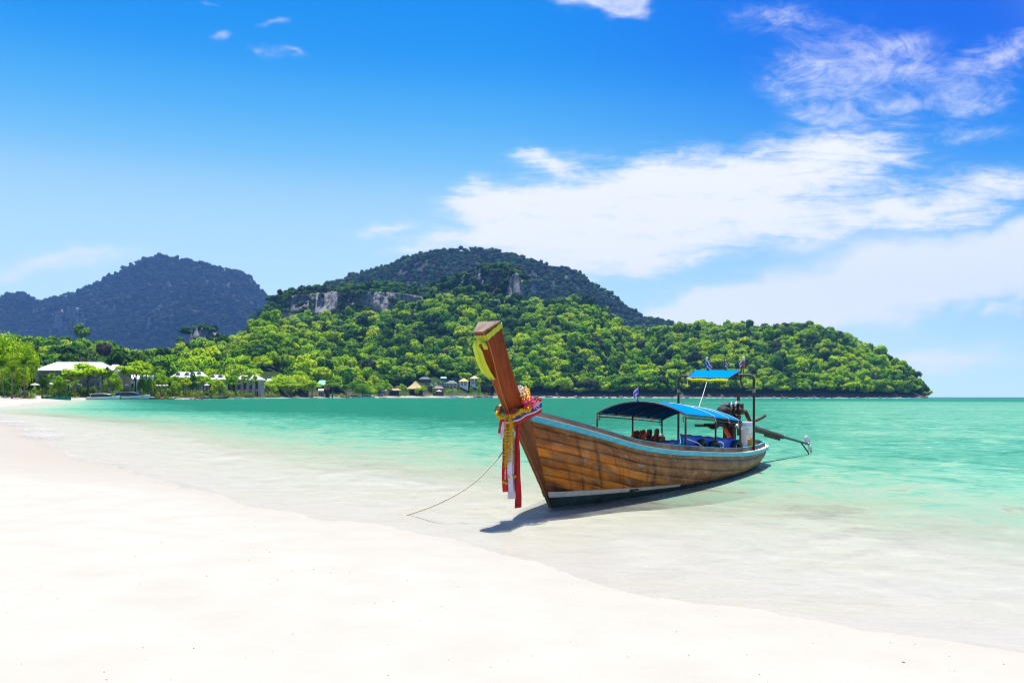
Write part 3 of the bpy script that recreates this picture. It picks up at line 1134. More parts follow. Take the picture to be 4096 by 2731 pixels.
def cliff(px0, px1, py0, py1, D, seed, lean=.42, wall=False):
    g = np.random.default_rng(seed)
    nu, nv = (90, 24) if wall else (22, 20)
    w, h = X(px1, D) - X(px0, D), Z(py0, D) - Z(py1, D)
    lean = .10 if D > 3000 else lean
    V = []
    for i in range(nu):
        for j in range(nv):
            u, v = i / (nu - 1) * 2 - 1, j / (nv - 1)
            edge = 1 - .16 * abs(u) ** 2 + .16 * float(vnoise(np.array([u * 2.6 + seed * 3.1]), np.array([.5]))[0])
            x = u * w / 2 * (1 - (.03 if wall else .25) * v ** 3) + g.normal() * (1.2 if wall else w * .012)
            y = (12 * float(fbm(np.array([u * 5 + seed]), np.array([v * .6]), 3)[0]) + abs(u) ** 6 * 30 if wall else (abs(u) ** 2.5) * w * .45) + v * h * lean + 4 * float(vnoise(np.array([u * 4 + seed]), np.array([v * 2.]))[0]) + 2.2 * float(vnoise(np.array([u * 11 + seed]), np.array([v * 3.]))[0])
            z = h * v * edge + g.normal() * h * .012 * (v > .05)
            if j == nv - 1:
                y += 25 if wall else w * .35
            V.append((x, y, z))
    f = [(i * nv + j, (i + 1) * nv + j, (i + 1) * nv + j + 1, i * nv + j + 1) for i in range(nu - 1) for j in range(nv - 1)]
    o = link('cliff', pmesh('cliff', V, f, M['cliff'], False))
    o.location = (X((px0 + px1) / 2, D), D, Z(py1, D))
    tag(o, kind='structure')
    CLIFFS.append((px0, px1, py0, py1, D, lean, wall))
    return o


for a in [(2024, 2100, 1080, 1222, 1405, 1), (722, 850, 1312, 1388, 1180, 8), (205, 240, 1240, 1325, 4120, 9), (250, 300, 1222, 1290, 4200, 19), (290, 328, 1262, 1332, 4100, 20), (578, 606, 1275, 1330, 4150, 10), (660, 690, 1300, 1340, 4150, 12), (2125, 2150, 1120, 1180, 2300, 11), (2240, 2300, 1100, 1130, 2560, 15), (840, 870, 1150, 1190, 4650, 16), (785, 800, 1055, 1085, 4880, 17), (805, 818, 1085, 1125, 4750, 18)]:
    cliff(*a)
cliff(1092, 1690, 1158, 1268, 1405, 3, .35, True)
cliff(1830, 2050, 1078, 1142, 1440, 6, .4, True)


# ------------------------------------------------------------------ crowns
def crown_mesh(name, seed, shape, n_lobes=13, per=46, leaf=.15, mat_='leaf'):
    """A crown of about unit radius over the ground: lobes of small leaf clumps with gaps between them."""
    g = np.random.default_rng(seed)
    V, Fq = [], []
    sx, sz, zc = shape
    cen, rad = [], []
    for i in range(n_lobes):
        a = 2.4 * i + g.uniform(-.5, .5)
        rr = math.sqrt((i + .4) / n_lobes) * .74
        z = zc + sz * (math.sqrt(max(0, 1 - (rr / .9) ** 2)) * g.uniform(.25, 1.0) - .25)
        cen.append((rr * math.cos(a) * sx, rr * math.sin(a) * sx, z))
        rad.append(g.uniform(.26, .44))
    for c, r in zip(cen, rad):
        d = g.normal(size=(per, 3))
        d[:, 2] = d[:, 2] * .8 + .35
        d /= np.linalg.norm(d, axis=1)[:, None]
        for k in range(per):
            n = d[k] + np.array([0, 0, .55]) + g.normal(size=3) * .42
            n /= np.linalg.norm(n)
            t = np.cross(n, g.normal(size=3))
            t /= np.linalg.norm(t)
            b = np.cross(n, t)
            s = leaf * g.uniform(.6, 1.3)
            P = np.array(c) + d[k] * r * np.array([1, 1, .8]) * g.uniform(.72, 1.08)
            o = len(V)
            V += [P - t * s - b * s * .6, P + t * s * .7 - b * s * .8, P + t * s + b * s * .6 + n * s * .25, P - t * s * .6 + b * s * .9]
            Fq.append((o, o + 1, o + 2, o + 3))
    for k in range(n_lobes * 3):                              # bigger inner sprays keep the crown closed
        c = np.array(cen[k % n_lobes]) * np.array([.85, .85, .93])
        n = g.normal(size=3)
        n /= np.linalg.norm(n)
        t = np.cross(n, g.normal(size=3))
        t /= np.linalg.norm(t)
        b = np.cross(n, t)
        s = .24
        o = len(V)
        P = c + g.normal(size=3) * .06
        V += [P - t * s, P - b * s, P + t * s, P + b * s]
        Fq.append((o, o + 1, o + 2, o + 3))
    return pmesh(name, V, Fq, M[mat_], False)


CROWNS = [crown_mesh('crown', 10 + i, s, n, p, l) for i, (s, n, p, l) in enumerate([
    ((1.0, .55, .80), 14, 125, .088), ((1.05, .32, .85), 13, 120, .085), ((.85, .75, .85), 13, 130, .09), ((.95, .50, .75), 17, 105, .08), ((.75, .95, .95), 15, 120, .085), ((1.1, .45, .8), 11, 150, .09)])]


def trunk_mesh(name, h=.95, r=.055, seed=0, limbs=4):
    g = random.Random(seed)
    mb = MB()
    lean = (g.uniform(-.1, .1), g.uniform(-.1, .1))
    pts = [(lean[0] * t * t, lean[1] * t * t, h * t - .05) for t in (0, .15, .4, .7, 1)]
    mb.tube(pts, [r * 1.7, r * 1.05, r * .85, r * .7, r * .4], 7)
    for i in range(limbs):
        a = 6.28 * i / limbs + g.uniform(-.4, .4)
        z0 = h * g.uniform(.5, .75)
        e = g.uniform(.3, .55)
        mb.tube([(lean[0] * .4, lean[1] * .4, z0), (math.cos(a) * e * .5, math.sin(a) * e * .5, z0 + .12), (math.cos(a) * e, math.sin(a) * e, z0 + .33)], [r * .5, r * .38, r * .15], 5)
    return mb.mesh(name, M['bark'], True)


TRUNKS = [trunk_mesh('trunk', .95, .055, i) for i in range(3)]


def scatter(h, n, rmin, rmax, tlo=.03, thi=1.0, seed=1):
    """Places spread evenly over the slope as it is seen from the bay."""
    g = np.random.default_rng(seed)
    px = g.uniform(h.px0, h.px1, n * 3)
    tg = np.linspace(tlo, thi, 60)
    out = []
    for x in px:
        X_, D_, Z_ = h.pos(np.full(60, x), tg)
        el = np.maximum.accumulate((Z_ - EYE) / D_)
        lo, hi = el[0], el[-1]
        full = .135
        if g.random() > (hi - lo) / full:
            continue
        e = g.uniform(lo, hi)
        t = float(np.interp(e, el + np.arange(60) * 1e-9, tg))
        xx, dd, zz = h.pos(np.array([x]), np.array([t]))
        out.append((xx[0], dd[0], zz[0], g.uniform(rmin, rmax) * (1 if g.random() > .08 else 1.35), x, t))
        if len(out) >= n:
            break
    return out


def ridge_trees(h, n, rmin, rmax, seed):
    g = np.random.default_rng(seed)
    out = []
    for px in g.uniform(h.px0, h.px1, n):
        t = g.uniform(.90, 1.06)
        x, y, z = h.pos(np.array([px]), np.array([t]))
        out.append((x[0], y[0], z[0] - .12 * rmax, g.uniform(rmin, rmax), px, t))
    return out


PLACES = []                       # (x, y, z, crown radius, tone, hill)
for key, n, r0, r1, seed in (('E', 1400, 4.5, 9.0, 1), ('C3', 4600, 4.2, 9.6, 2), ('D', 4000, 4.2, 9.0, 3), ('C1', 1000, 4.5, 8, 4), ('C2', 1100, 4.5, 8, 5), ('B', 6000, 6.0, 10, 6), ('A', 10000, 8.5, 15, 7)):
    for (x, y, z, r, px, t) in scatter(hills[key], n, r0, r1, seed=seed) + ridge_trees(hills[key], {'A': 900, 'B': 900, 'C1': 160, 'C2': 160, 'C3': 300, 'D': 300, 'E': 60}[key], r0, r1, seed + 50):
        q = .5 + .5 * float(fbm(np.array([x / 60.]), np.array([y / 60.]), 3)[0])
        if key == 'A':
            tone = min(.14, max(0, .055 + .11 * (q - .5) + random.gauss(0, .035)))  # dry grey-green trees, with the slope's shade darkened into their tones
            if random.random() < .06:
                tone = random.uniform(.16, .28)
            if t < .12:
                tone += .25
        elif key == 'B':
            tone = random.choice((random.uniform(.05, .14), random.uniform(.16, .42), random.uniform(.16, .3 + .25 * q)))
        elif key in ('C1', 'C2'):
            tone = random.uniform(.08, .5) + .15 * q
        elif key == 'E':
            tone = min(1, max(.14, random.gauss(.57 + .4 * (q - .5) + (.12 if px > 520 else -.08), .2)))
        else:
            tone = min(1, max(.15, random.gauss(.66 + .5 * (q - .5), .24))) if random.random() > .2 else random.uniform(.17, .36)
        if key in 'A' and False:
            continue
        PLACES.append((x, y, z, r, tone, key, px, t))


g = np.random.default_rng(77)
for (a, b, c, d, D, lean, wall) in CLIFFS:
    hh, w = Z(c, D) - Z(d, D), X(b, D) - X(a, D)
    big = D > 3000
    n = max(6, int(w / (9 if big else 4.5)))
    for k in range(n):
        e = g.uniform(-.6, .6)
        PLACES.append((X((a + b) / 2, D) + e * w, D + hh * lean + w * .3 * abs(e) + g.uniform(-4, 6), Z(c, D) - 4 - hh * .2 * (abs(e) * 1.6) ** 2 - g.uniform(0, 8), g.uniform(5, 9) * (1.5 if big else 1), g.uniform(.02, .1) if big else g.uniform(.12, .5), 'X', 0, 0))
    for k in range(int(w * hh / 62) if wall else 0):
        e, v = g.uniform(-.5, .5), g.uniform(0, 1.02)
        if float(fbm(np.array([e * 17 + c]), np.array([v * 1.1]), 3)[0]) > .22:
            continue
        PLACES.append((X((a + b) / 2, D) + e * w, D + v * hh * lean - 3, Z(d, D) + hh * v - 5, g.uniform(3.5, 7), g.uniform(.02, .14) if g.random() < .3 else g.uniform(.16, .5), 'X', 0, 0))
    for k in range(n):
        e = g.uniform(-.62, .62)
        if g.random() < .4:
            e = math.copysign(g.uniform(.40, .60), e)
            PLACES.append((X((a + b) / 2, D) + e * w, D + hh * lean * .4 + abs(e) * w * .3 - 3, Z(d, D) + hh * g.uniform(0, .85), g.uniform(4, 7) * (1.5 if big else 1), g.uniform(.02, .1) if big else g.uniform(.12, .5), 'X', 0, 0))
            continue
        PLACES.append((X((a + b) / 2, D) + e * w, D - 8 + abs(e) * w * .3, Z(d, D) - 6 + g.uniform(-4, 6) + hh * .25 * (abs(e) > .5), g.uniform(5, 9) * (1.5 if big else 1), g.uniform(.02, .1) if big else g.uniform(.12, .55), 'X', 0, 0))


def pixel(p):
    return 2048 + F * p[0] / p[1], HZ + F * (EYE - p[2]) / p[1]


# the clearings the houses stand in (photo columns and rows), kept free of forest trees
CLEAR = [(1665, 1735, 1496, 1590, 938), (1735, 1832, 1494, 1590, 960), (1832, 1965, 1494, 1590, 956), (1540, 1700, 1515, 1590, 905), (1255, 1320, 1514, 1590, 765), (1390, 1455, 1495, 1560, 850), (1335, 1375, 1514, 1560, 800), (1058, 1104, 1512, 1590, 760), (925, 1050, 1500, 1590, 590), (675, 815, 1484, 1590, 535), (120, 480, 1446, 1590, 430), (815, 900, 1498, 1590, 555)]


def blocked(p):
    px, py = pixel(p)
    r = p[3] * F / p[1]
    for a, b, c, d, far in CLEAR:
        if a - r * .8 < px < b + r * .8 and p[1] < far and py > c - r:
            return True
    return False


PLACES = [p for p in PLACES if not blocked(p)]
near = [p for p in PLACES if p[5] in ('E', 'C3', 'D') and -60 < p[6] < 4096]
near.sort(key=lambda p: -p[3] / p[1])
IND = near[:296]
ids = {id(p) for p in IND}
REST = [p for p in PLACES if id(p) not in ids]

ZONE = {'E': ('behind the white-roofed resort', 'trees of the wood behind the resort'), 'C3': ('on the green hillside above the far beach', 'trees of the green hillside'), 'D': ('on the headland slope', 'trees of the headland')}


def tint(t):
    return 'dark green' if t < .36 else ('mid-green' if t < .62 else ('bright green' if t < .82 else 'yellow-green'))


src_crowns = []
for i, (x, y, z, r, tone, key, px, t) in enumerate(IND):
    if key == 'E':
        where = next(w for lim, w in ((75, 'behind the big trees at the edge of the left beach'), (215, 'over the near end of the long white roof'), (330, 'over the ridge of the long white roof'), (425, 'over the gabled end of the long white roof'), (520, 'behind the tall almond tree'), (620, 'behind the pale blue building'), (700, 'behind the row of umbrellas'), (780, 'over the stepped-ridge villa'), (860, 'over the villa with the dark gable'), (935, 'behind the pair of coconut palms'), (1010, 'over the longest villa'), (9999, 'behind the pale green roof')) if px < lim)
    elif key == 'C3':
        where = next(w for lim, w in ((1120, 'on the slope behind the pale green roof'), (1250, 'on the slope behind the broad yellow-green beach tree'), (1340, 'on the slope above the bright green roof'), (1460, 'on the slope around the hillside white roofs'), (1600, 'on the slope behind the thatched bar'), (1700, 'on the slope behind the big thatched hall'), (1830, 'on the slope above the gabled houses'), (1980, 'on the slope above the orange-roofed houses'), (2150, 'on the slope just beyond the boat prow'), (2400, 'on the slope over the bow of the longtail boat'), (9999, 'on the slope over the blue canopy')) if px < lim)
    else:
        where = ('at the foot of the headland ' if t < .2 else 'higher on the headland ') + next(w for lim, w in ((2600, 'behind the main blue canopy'), (2850, 'behind the small upper awning'), (3050, 'behind the steering arch'), (3300, 'past the boat stern'), (9999, 'near its seaward tip')) if px < lim)
    size = 'small ' if r < 6.5 else ('large ' if r > 9.5 else '')
    lab = '%s%s broadleaf tree %s' % (size, tint(tone), where)
    tr = empty('forest_tree', (x, y, z - .4), lab, 'tree', size + tint(tone) + ' trees ' + where, random.uniform(0, 6.28), r)
    tr.scale.z = r * random.choice((random.uniform(.75, 1.0), random.uniform(.95, 1.2), random.uniform(1.1, 1.5)))
    c = link('crown', CROWNS[i % 6], tr)
    c['tone'] = tone
    if i < 6:
        src_crowns.append(c)
    link('trunk', TRUNKS[i % 3], tr)

# all remaining forest: one object whose points carry copies of the six crowns
kcol = bpy.data.collections.new('crown_kinds')
COL.children.link(kcol)
for c in src_crowns:
    kcol.objects.link(c)
fm = bpy.data.meshes.new('forest')
fm.from_pydata([(p[0], p[1], p[2] - .8) for p in REST], [], [])
fattr(fm, 'rad', [p[3] for p in REST])
fattr(fm, 'tone', [p[4] for p in REST])
fattr(fm, 'tall', [random.choice((random.uniform(.7, 1.0), random.uniform(.95, 1.2), random.uniform(1.1, 1.65))) for p in REST])
fattr(fm, 'turn', [random.uniform(0, 6.28) for p in REST])
a = fm.attributes.new('which', 'INT', 'POINT')
a.data.foreach_set('value', np.array([random.randrange(6) for p in REST], dtype=np.int32))
forest = tag(link('forest', fm), 'dense green tropical forest covering the hills and mountains', 'forest', kind='stuff')
ng = bpy.data.node_groups.new('forest_nodes', 'GeometryNodeTree')
ng.interface.new_socket('Geometry', in_out='INPUT', socket_type='NodeSocketGeometry')
ng.interface.new_socket('Geometry', in_out='OUTPUT', socket_type='NodeSocketGeometry')
gi, go = ng.nodes.new('NodeGroupInput'), ng.nodes.new('NodeGroupOutput')
ci = ng.nodes.new('GeometryNodeCollectionInfo')
ci.inputs['Collection'].default_value = kcol
ci.inputs['Separate Children'].default_value = True
ci.inputs['Reset Children'].default_value = True
iop = ng.nodes.new('GeometryNodeInstanceOnPoints')


def named(nm, typ='FLOAT'):
    n = ng.nodes.new('GeometryNodeInputNamedAttribute')
    n.data_type = typ
    n.inputs['Name'].default_value = nm
    return n.outputs['Attribute']


cx = ng.nodes.new('ShaderNodeCombineXYZ')
ng.links.new(named('turn'), cx.inputs[2])
ng.links.new(gi.outputs[0], iop.inputs['Points'])
ng.links.new(ci.outputs[0], iop.inputs['Instance'])
iop.inputs['Pick Instance'].default_value = True
ng.links.new(named('which', 'INT'), iop.inputs['Instance Index'])
ng.links.new(cx.outputs[0], iop.inputs['Rotation'])
cs, mt = ng.nodes.new('ShaderNodeCombineXYZ'), ng.nodes.new('ShaderNodeMath')
mt.operation = 'MULTIPLY'
rad_ = named('rad')
ng.links.new(rad_, mt.inputs[0])
ng.links.new(named('tall'), mt.inputs[1])
ng.links.new(rad_, cs.inputs[0])
ng.links.new(rad_, cs.inputs[1])
ng.links.new(mt.outputs[0], cs.inputs[2])
ng.links.new(cs.outputs[0], iop.inputs['Scale'])
ng.links.new(iop.outputs[0], go.inputs[0])
md = forest.modifiers.new('forest', 'NODES')
md.node_group = ng


# ------------------------------------------------------------------ sea air
def build_haze():
    mb = MB().box((0, 0, 472), (13200, 13200, 960))
    m = bpy.data.materials.new('sea_air')
    m.use_nodes = True
    N, L = m.node_tree.nodes, m.node_tree.links
    N.remove(N['Principled BSDF'])
    v = N.new('ShaderNodeVolumePrincipled')
    v.inputs['Color'].default_value = (.18, .44, 1.0, 1)
    v.inputs['Density'].default_value = .00005
    v.inputs['Anisotropy'].default_value = .1
    L.new(v.outputs[0], N['Material Output'].inputs['Volume'])
    tag(obj('haze', mb, m), kind='stuff')


build_haze()


# ------------------------------------------------------------------ the longtail boat
BOAT = Vector((.586, 12.212, 0))
AX = Vector((.5476, .8368, 0))
BROT = math.atan2(AX.y, AX.x)
BN = Vector((AX.y, -AX.x, 0))


def P(s, b, z):
    """Boat frame: s metres aft of the foot of the stem, b towards the near side, z above the water."""
    return Vector((s, -b, z))


def boat_thing(name, label, cat, group=None):
    return empty(name, BOAT, label, cat, group, BROT)


def boat_obj(name, mb, mats, label, cat, group=None, smooth=True):
    o = obj(name, mb, mats, None, smooth)
    o.location, o.rotation_euler = BOAT, (0, 0, BROT)
    return tag(o, label, cat, group)


boat = boat_thing('longtail_boat', 'large wooden longtail boat with tall raised prow and blue canopy, beached in the shallows', 'boat')

RT = np.array([(-.87, .17, 1.43), (-.26, .40, 1.29), (.66, .62, 1.09), (1.46, .80, .91), (2.35, .93, .79), (3.8, 1.03, .67), (5.7, 1.03, .54), (7.0, .97, .485), (7.85, .90, .47), (8.5, .82, .46), (9.0, .73, .46), (9.5, .57, .47), (9.9, .37, .48), (10.15, .15, .49), (10.2, .0, .49)])
WT = np.array([(0, .03), (.17, .10), (1.12, .39), (2.45, .66), (4.24, .87), (6.08, .91), (7.72, .75), (9.0, .48), (9.49, .28), (9.62, .1), (9.65, 0)])


def smooth_interp(x, xs, ys):
    """Monotone-ish cubic through the table."""
    xs, ys = np.asarray(xs, float), np.asarray(ys, float)
    m = np.gradient(ys, xs)
    i = np.clip(np.searchsorted(xs, x) - 1, 0, len(xs) - 2)
    h = xs[i + 1] - xs[i]
    t = (x - xs[i]) / h
    return (ys[i] * (2 * t ** 3 - 3 * t ** 2 + 1) + h * m[i] * (t ** 3 - 2 * t ** 2 + t) + ys[i + 1] * (-2 * t ** 3 + 3 * t ** 2) + h * m[i + 1] * (t ** 3 - t ** 2))


def rail(p):
    s = -.87 + p * 11.07
    k = np.interp(s, RT[:, 0], RT[:, 1]) if s > 9.4 else float(smooth_interp(s, RT[:, 0], RT[:, 1]))
    if s > 9.0:
        k = .73 * math.sqrt(max(0, 1 - ((s - 9.0) / 1.2) ** 2))
    return s, max(k, 0), float(smooth_interp(s, RT[:, 0], RT[:, 2]))


def wline(p):
    s = 9.65 * p
    k = max(0, float(smooth_interp(s, WT[:, 0], WT[:, 1])))
    if s > 8.6:
        k = .58 * math.sqrt(max(0, 1 - ((s - 8.6) / 1.05) ** 2))
    return s, k


def hullpt(p, f, out=0.0):
    """Point on the hull skin at rib p; f = 0 at the water, 1 at the rail."""
    s1, b1, z1 = rail(p)
    s0, b0 = wline(p)
    bul = .10 * math.sin(math.pi * min(1, max(0, f))) * min(1, p * 4) * min(1, (1 - p) * 8)
    b = b0 + (b1 - b0) * f + bul
    return s0 + (s1 - s0) * f, b + out if b > .004 else 0.0, z1 * f


def paint_z(p):
    return max(.07, .205 - .034 * (9.65 * p))


DROP0 = [.055, .185, .37, .545, .72, .885, 1.05, 1.25]
DROP1 = [.055, .15, .37, .60, .83, 1.06, 1.3, 1.5]


def drop(k, p):
    a = min(1, p / .55)
    return DROP0[k] + (DROP1[k] - DROP0[k]) * (a * a * (3 - 2 * a))


def sgn(pt, side):
    return Vector((pt[0], -pt[1] * side, pt[2]))


PS = list(np.concatenate([np.linspace(0, .06, 7)[:-1], np.linspace(.06, .86, 56)[:-1], np.linspace(.86, 1.0, 22)]))
for side in (1, -1):
    for k in range(7):
        mb = MB()
        mb.uv = []
        rows, uvs = [], []
        for p in PS:
            z1 = rail(p)[2]
            L_ = max(.2, math.hypot(z1, rail(p)[1] - wline(p)[1], rail(p)[0] - wline(p)[0]))
            fp = paint_z(p) / z1
            ft = 1 - drop(k, p) / L_
            fb = max(1 - drop(k + 1, p) / L_, fp)
            if ft - fb < .004:
                if len(rows) > 1:
                    break
                continue
            gap = min(.006 / L_, (ft - fb) * .2)
            ft -= gap
            row, urow = [], []
            for j in range(5):
                f = ft + (fb - ft) * j / 4
                proud = .006 * math.sin(math.pi * j / 4) + (.004 if k % 2 else 0)
                row.append(sgn(hullpt(p, f, proud), side))
                urow.append((rail(p)[0] + .87, drop(k, p) + (ft - f) * L_))
            rows.append(row)
            uvs.append(urow)
        if len(rows) < 3:
            continue
        mb.slab(rows, lambda i, j: (0, .028 * side, 0))
        flat = [q for r_ in uvs for q in r_]
        mb.uv = flat + flat
        obj('plank', mb, M['plank'], boat, True)
# dark lower hull, below the paint line
for side in (1, -1):
    mb = MB()
    rows = []
    for p in PS:
        z1 = rail(p)[2]
        fp = paint_z(p) / z1
        row = [sgn(hullpt(p, fp * (1 - j / 4), -.003), side) for j in range(5)]
        s0, b0 = wline(p)
        kd = min(.24, .03 + .5 * p)
        row.append(Vector((s0 * .985 + .06, -side * b0 * .75, -.7 * kd)))
        row.append(Vector((s0 * .97 + .12, 0, -kd)))
        rows.append(row)
    mb.grid(rows)
    obj('lower_hull', mb, M['bottom'], boat, True)
    mb = MB()
    rows = []
    for p in [q for q in PS if q < .345]:
        z1 = rail(p)[2]
        fp = paint_z(p) / z1
        hh = .045 + .045 * max(0, 1 - p * 3)
        rows.append([sgn(hullpt(p, fp + (hh * .55 - hh * j) / z1, .012), side) for j in range(2)])
    mb.slab(rows, lambda i, j: (0, .02 * side, 0))
    obj('painted_strip', mb, M['strip'], boat, False)
# inside skin
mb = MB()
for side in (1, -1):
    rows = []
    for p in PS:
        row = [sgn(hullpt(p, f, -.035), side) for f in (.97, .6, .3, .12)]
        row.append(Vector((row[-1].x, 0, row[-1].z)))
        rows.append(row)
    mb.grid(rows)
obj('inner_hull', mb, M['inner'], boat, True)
# sheer: outer turquoise rail, its pale top, and the brown coaming inside it
def sweep(name, sec, m, sides=(1, -1), p0=0.0, p1=1.0, uvw=None, smooth=False):
    for side in sides:
        mb = MB()
        rows, uv = [], []
        for p in [q for q in PS if p0 <= q <= p1]:
            s, b, z = rail(p)
            rows.append([Vector((s + (max(0, db) * .6 if s > 9.6 else 0), -side * max(b + db, 0 if db <= 0 else 0.0), z + dz)) for db, dz in sec])
            uv.append([(s, j * .06) for j in range(len(sec))])
        n = len(sec)
        vs = [q for r_ in rows for q in r_]
        fs = []
        for i in range(len(rows) - 1):
            for j in range(n):
                j2 = (j + 1) % n
                fs.append((i * n + j, i * n + j2, (i + 1) * n + j2, (i + 1) * n + j))
        fs += [tuple(range(n - 1, -1, -1)), tuple((len(rows) - 1) * n + j for j in range(n))]
        mb.add(vs, fs)
        mb.uv = [q for r_ in uv for q in r_]
        obj(name, mb, m, boat, smooth)


sweep('rub_rail', [(.035, -.075), (.042, -.004), (-.06, -.004), (-.06, -.075)], M['railblue'])
sweep('rail_cap', [(.044, -.002), (.044, .010), (-.055, .012), (-.055, -.002)], M['railwhite'])
sweep('coaming', [(-.052, .013), (-.055, .095), (-.095, .095), (-.092, .013)], M['greywood'])
sweep('coaming_cap', [(-.050, .097), (-.052, .108), (-.098, .108), (-.098, .097)], M['railblue'])

# stem and prow: one raked timber, triangular, narrow in front
SF = [(0.0, 0.0, .012), (.40, -.305, .014), (.80, -.62, .018), (1.18, -.925, .020), (1.45, -1.16, .026), (1.61, -1.295, .034), (1.91, -1.49, .05), (2.2, -1.635, .064), (2.39, -1.745, .072), (2.546, -1.885, .08)]
SB = [(0.02, .22, .075), (.28, -.05, .105), (.80, -.435, .13), (1.18, -.715, .15), (1.39, -.872, .172), (1.64, -1.03, .178), (1.78, -1.17, .18), (2.13, -1.38, .18), (2.42, -1.52, .18), (2.70, -1.63, .18)]


def stem_rows(a, b):
    rows = []
    for (zf, sf, wf), (zb, sb, wb) in list(zip(SF, SB))[a:b]:
        rows.append([P(sf, wf, zf), P(sb, wb, zb), P(sb, -wb, zb), P(sf, -wf, zf)])
    return rows


def prism(rows, uvscale=1.0):
    mb = MB()
    vs, fs, uv = [], [], []
    # every long side has its own vertices, so that each carries its own planar UV
    for j in range(4):
        o = len(vs)
        for r_ in rows:
            a_, b_ = r_[j], r_[(j + 1) % 4]
            vs += [a_, b_]
            uv += [(a_.z, j * 1.0), (b_.z, j * 1.0 + (b_ - a_).length)]
        for i in range(len(rows) - 1):
            fs.append((o + 2 * i, o + 2 * i + 1, o + 2 * i + 3, o + 2 * i + 2))
    mb.add(vs, fs)
    mb.uv = uv
    return mb


def refine(rows, k=4):
    out = []
    for i in range(len(rows) - 1):
        for t in range(k):
            out.append([rows[i][j].lerp(rows[i + 1][j], t / k) for j in range(4)])
    return out + [rows[-1]]


prow = obj('prow', prism(refine(stem_rows(4, 10))), M['prowwood'], boat)
stem = obj('stem_post', prism(refine(stem_rows(0, 5))[2:]), M['stemwood'], boat)
obj('stem_foot', prism(refine(stem_rows(0, 2))[:3]), M['bottom'], boat)
# pale edges at both corners of the front face
for sd in (1, -1):
    mb = MB()
    pts = [(r_[0] if sd > 0 else r_[3]) + Vector((-.004, -.004 * sd, 0)) for r_ in refine(stem_rows(0, 10), 3)]
    mb.tube(pts, .0075, 4)
    mb.uv = [(v[2], .02 * (i % 4)) for i, v in enumerate(mb.v)]
    obj('edge_strip', mb, M['paleedge'], prow if sd > 0 else stem)
# top of the prow
top = stem_rows(9, 10)[0]
nrm = (top[1] - top[0]).cross(top[3] - top[0]).normalized()
if nrm.z < 0:
    nrm = -nrm
mb = MB()
cen = sum(top, Vector()) / 4
ring = [c + (c - cen) * .03 for c in top]
mb.add(ring + [c + nrm * .02 for c in ring], [(3, 2, 1, 0), (4, 5, 6, 7), (0, 1, 5, 4), (1, 2, 6, 5), (2, 3, 7, 6), (3, 0, 4, 7)])
mb.uv = [(v[0] * 2, v[1]) for v in mb.v]
obj('prow_top', mb, M['endgrain'], boat)
# belaying bar through the prow
mb = MB().box((0, 0, 0), (.075, .46, .085))
mb.uv = [(v[1] * 1.5, v[2]) for v in mb.v]
bar = obj('cross_bar', mb, M['greywood'], boat)
bar.location = P(-1.14, .0, 1.49)
bar.rotation_euler = (R(6), R(28), 0)
# floor boards and thwarts
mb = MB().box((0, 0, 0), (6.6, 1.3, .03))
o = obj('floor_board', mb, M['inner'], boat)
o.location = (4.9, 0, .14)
for s in (1.2, 2.6, 4.6, 6.0):
    b = float(np.interp(s, RT[:, 0], RT[:, 1])) * 1.86
    z = float(np.interp(s, RT[:, 0], RT[:, 2])) - .13
    mb = MB().box((0, 0, 0), (.22, b, .035))
    mb.uv = [(v[1], v[0]) for v in mb.v]
    o = obj('thwart', mb, M['greywood'], boat)
    o.location = (s, 0, z)
# stern deck
mb = MB()
rows = []
for p in [q for q in PS if q > .782]:
    s, b, z = rail(p)
    b = max(b - .058, 0)
    rows.append([Vector((s - .02, -b, .47)), Vector((s - .02, 0, .485)), Vector((s - .02, b, .47))])
mb.grid(rows)
obj('stern_deck', mb, M['deck'], boat)

# canopy ---------------------------------------------------------------
ES = [(3.33, 1.365), (4.14, 1.325), (4.97, 1.275), (5.76, 1.225), (6.56, 1.165)]
CR = .235


def canopy_z(s, b):
    e = float(np.interp(s, [q[0] for q in ES], [q[1] for q in ES]))
    return e + CR * (1 - abs(b / .9) ** 2.1)


posts = {3.33: .92, 4.97: .76, 6.56: .60}
for s, e in ES:
    mb = MB()
    mb.tube([P(s, .9 * math.sin(a), canopy_z(s, .9 * math.sin(a))) for a in np.linspace(-math.pi / 2, math.pi / 2, 19)], .017, 6)
    obj('canopy_hoop', mb, M['pipe'], boat, True)
for s, zb in posts.items():
    e = canopy_z(s, .9)
    for sd in (1, -1):
        mb = MB().tube([P(s, .9 * sd, zb - .25), P(s, .9 * sd, e)], .019, 7)
        obj('canopy_post', mb, M['pipe'], boat, True)
        mb = MB()
        c = P(s + (.07 if s < 6 else -.07) * (1 if sd < 0 else -1), .9 * sd, e - .06)
        if s in (3.33, 6.56):
            mb.tube([c + Vector((.055 * math.cos(a), 0, .055 * math.sin(a) * 1.15)) for a in np.linspace(0, 6.283, 14)[:-1]], .008, 5, closed=True)
            obj('corner_ring', mb, M['pipe'], boat, True)
for sd in (1, -1):
    for dz in (0.0, -.055):
        mb = MB().tube([P(s, .905 * sd, canopy_z(s, .9) + dz) for s in np.linspace(3.33, 6.56, 12)], .013, 6)
        obj('side_rail', mb, M['pipe'], boat, True)
    mb = MB()
    ss = np.linspace(3.4, 6.5, 60)
    mb.tube([P(s, .913 * sd, canopy_z(s, .9) + (0 if i % 2 else -.055)) for i, s in enumerate(ss)], .004, 4)
    obj('lacing', mb, M['ropewhite'] if sd < 0 else M['webbing'], boat)
mb = MB()
rows = []
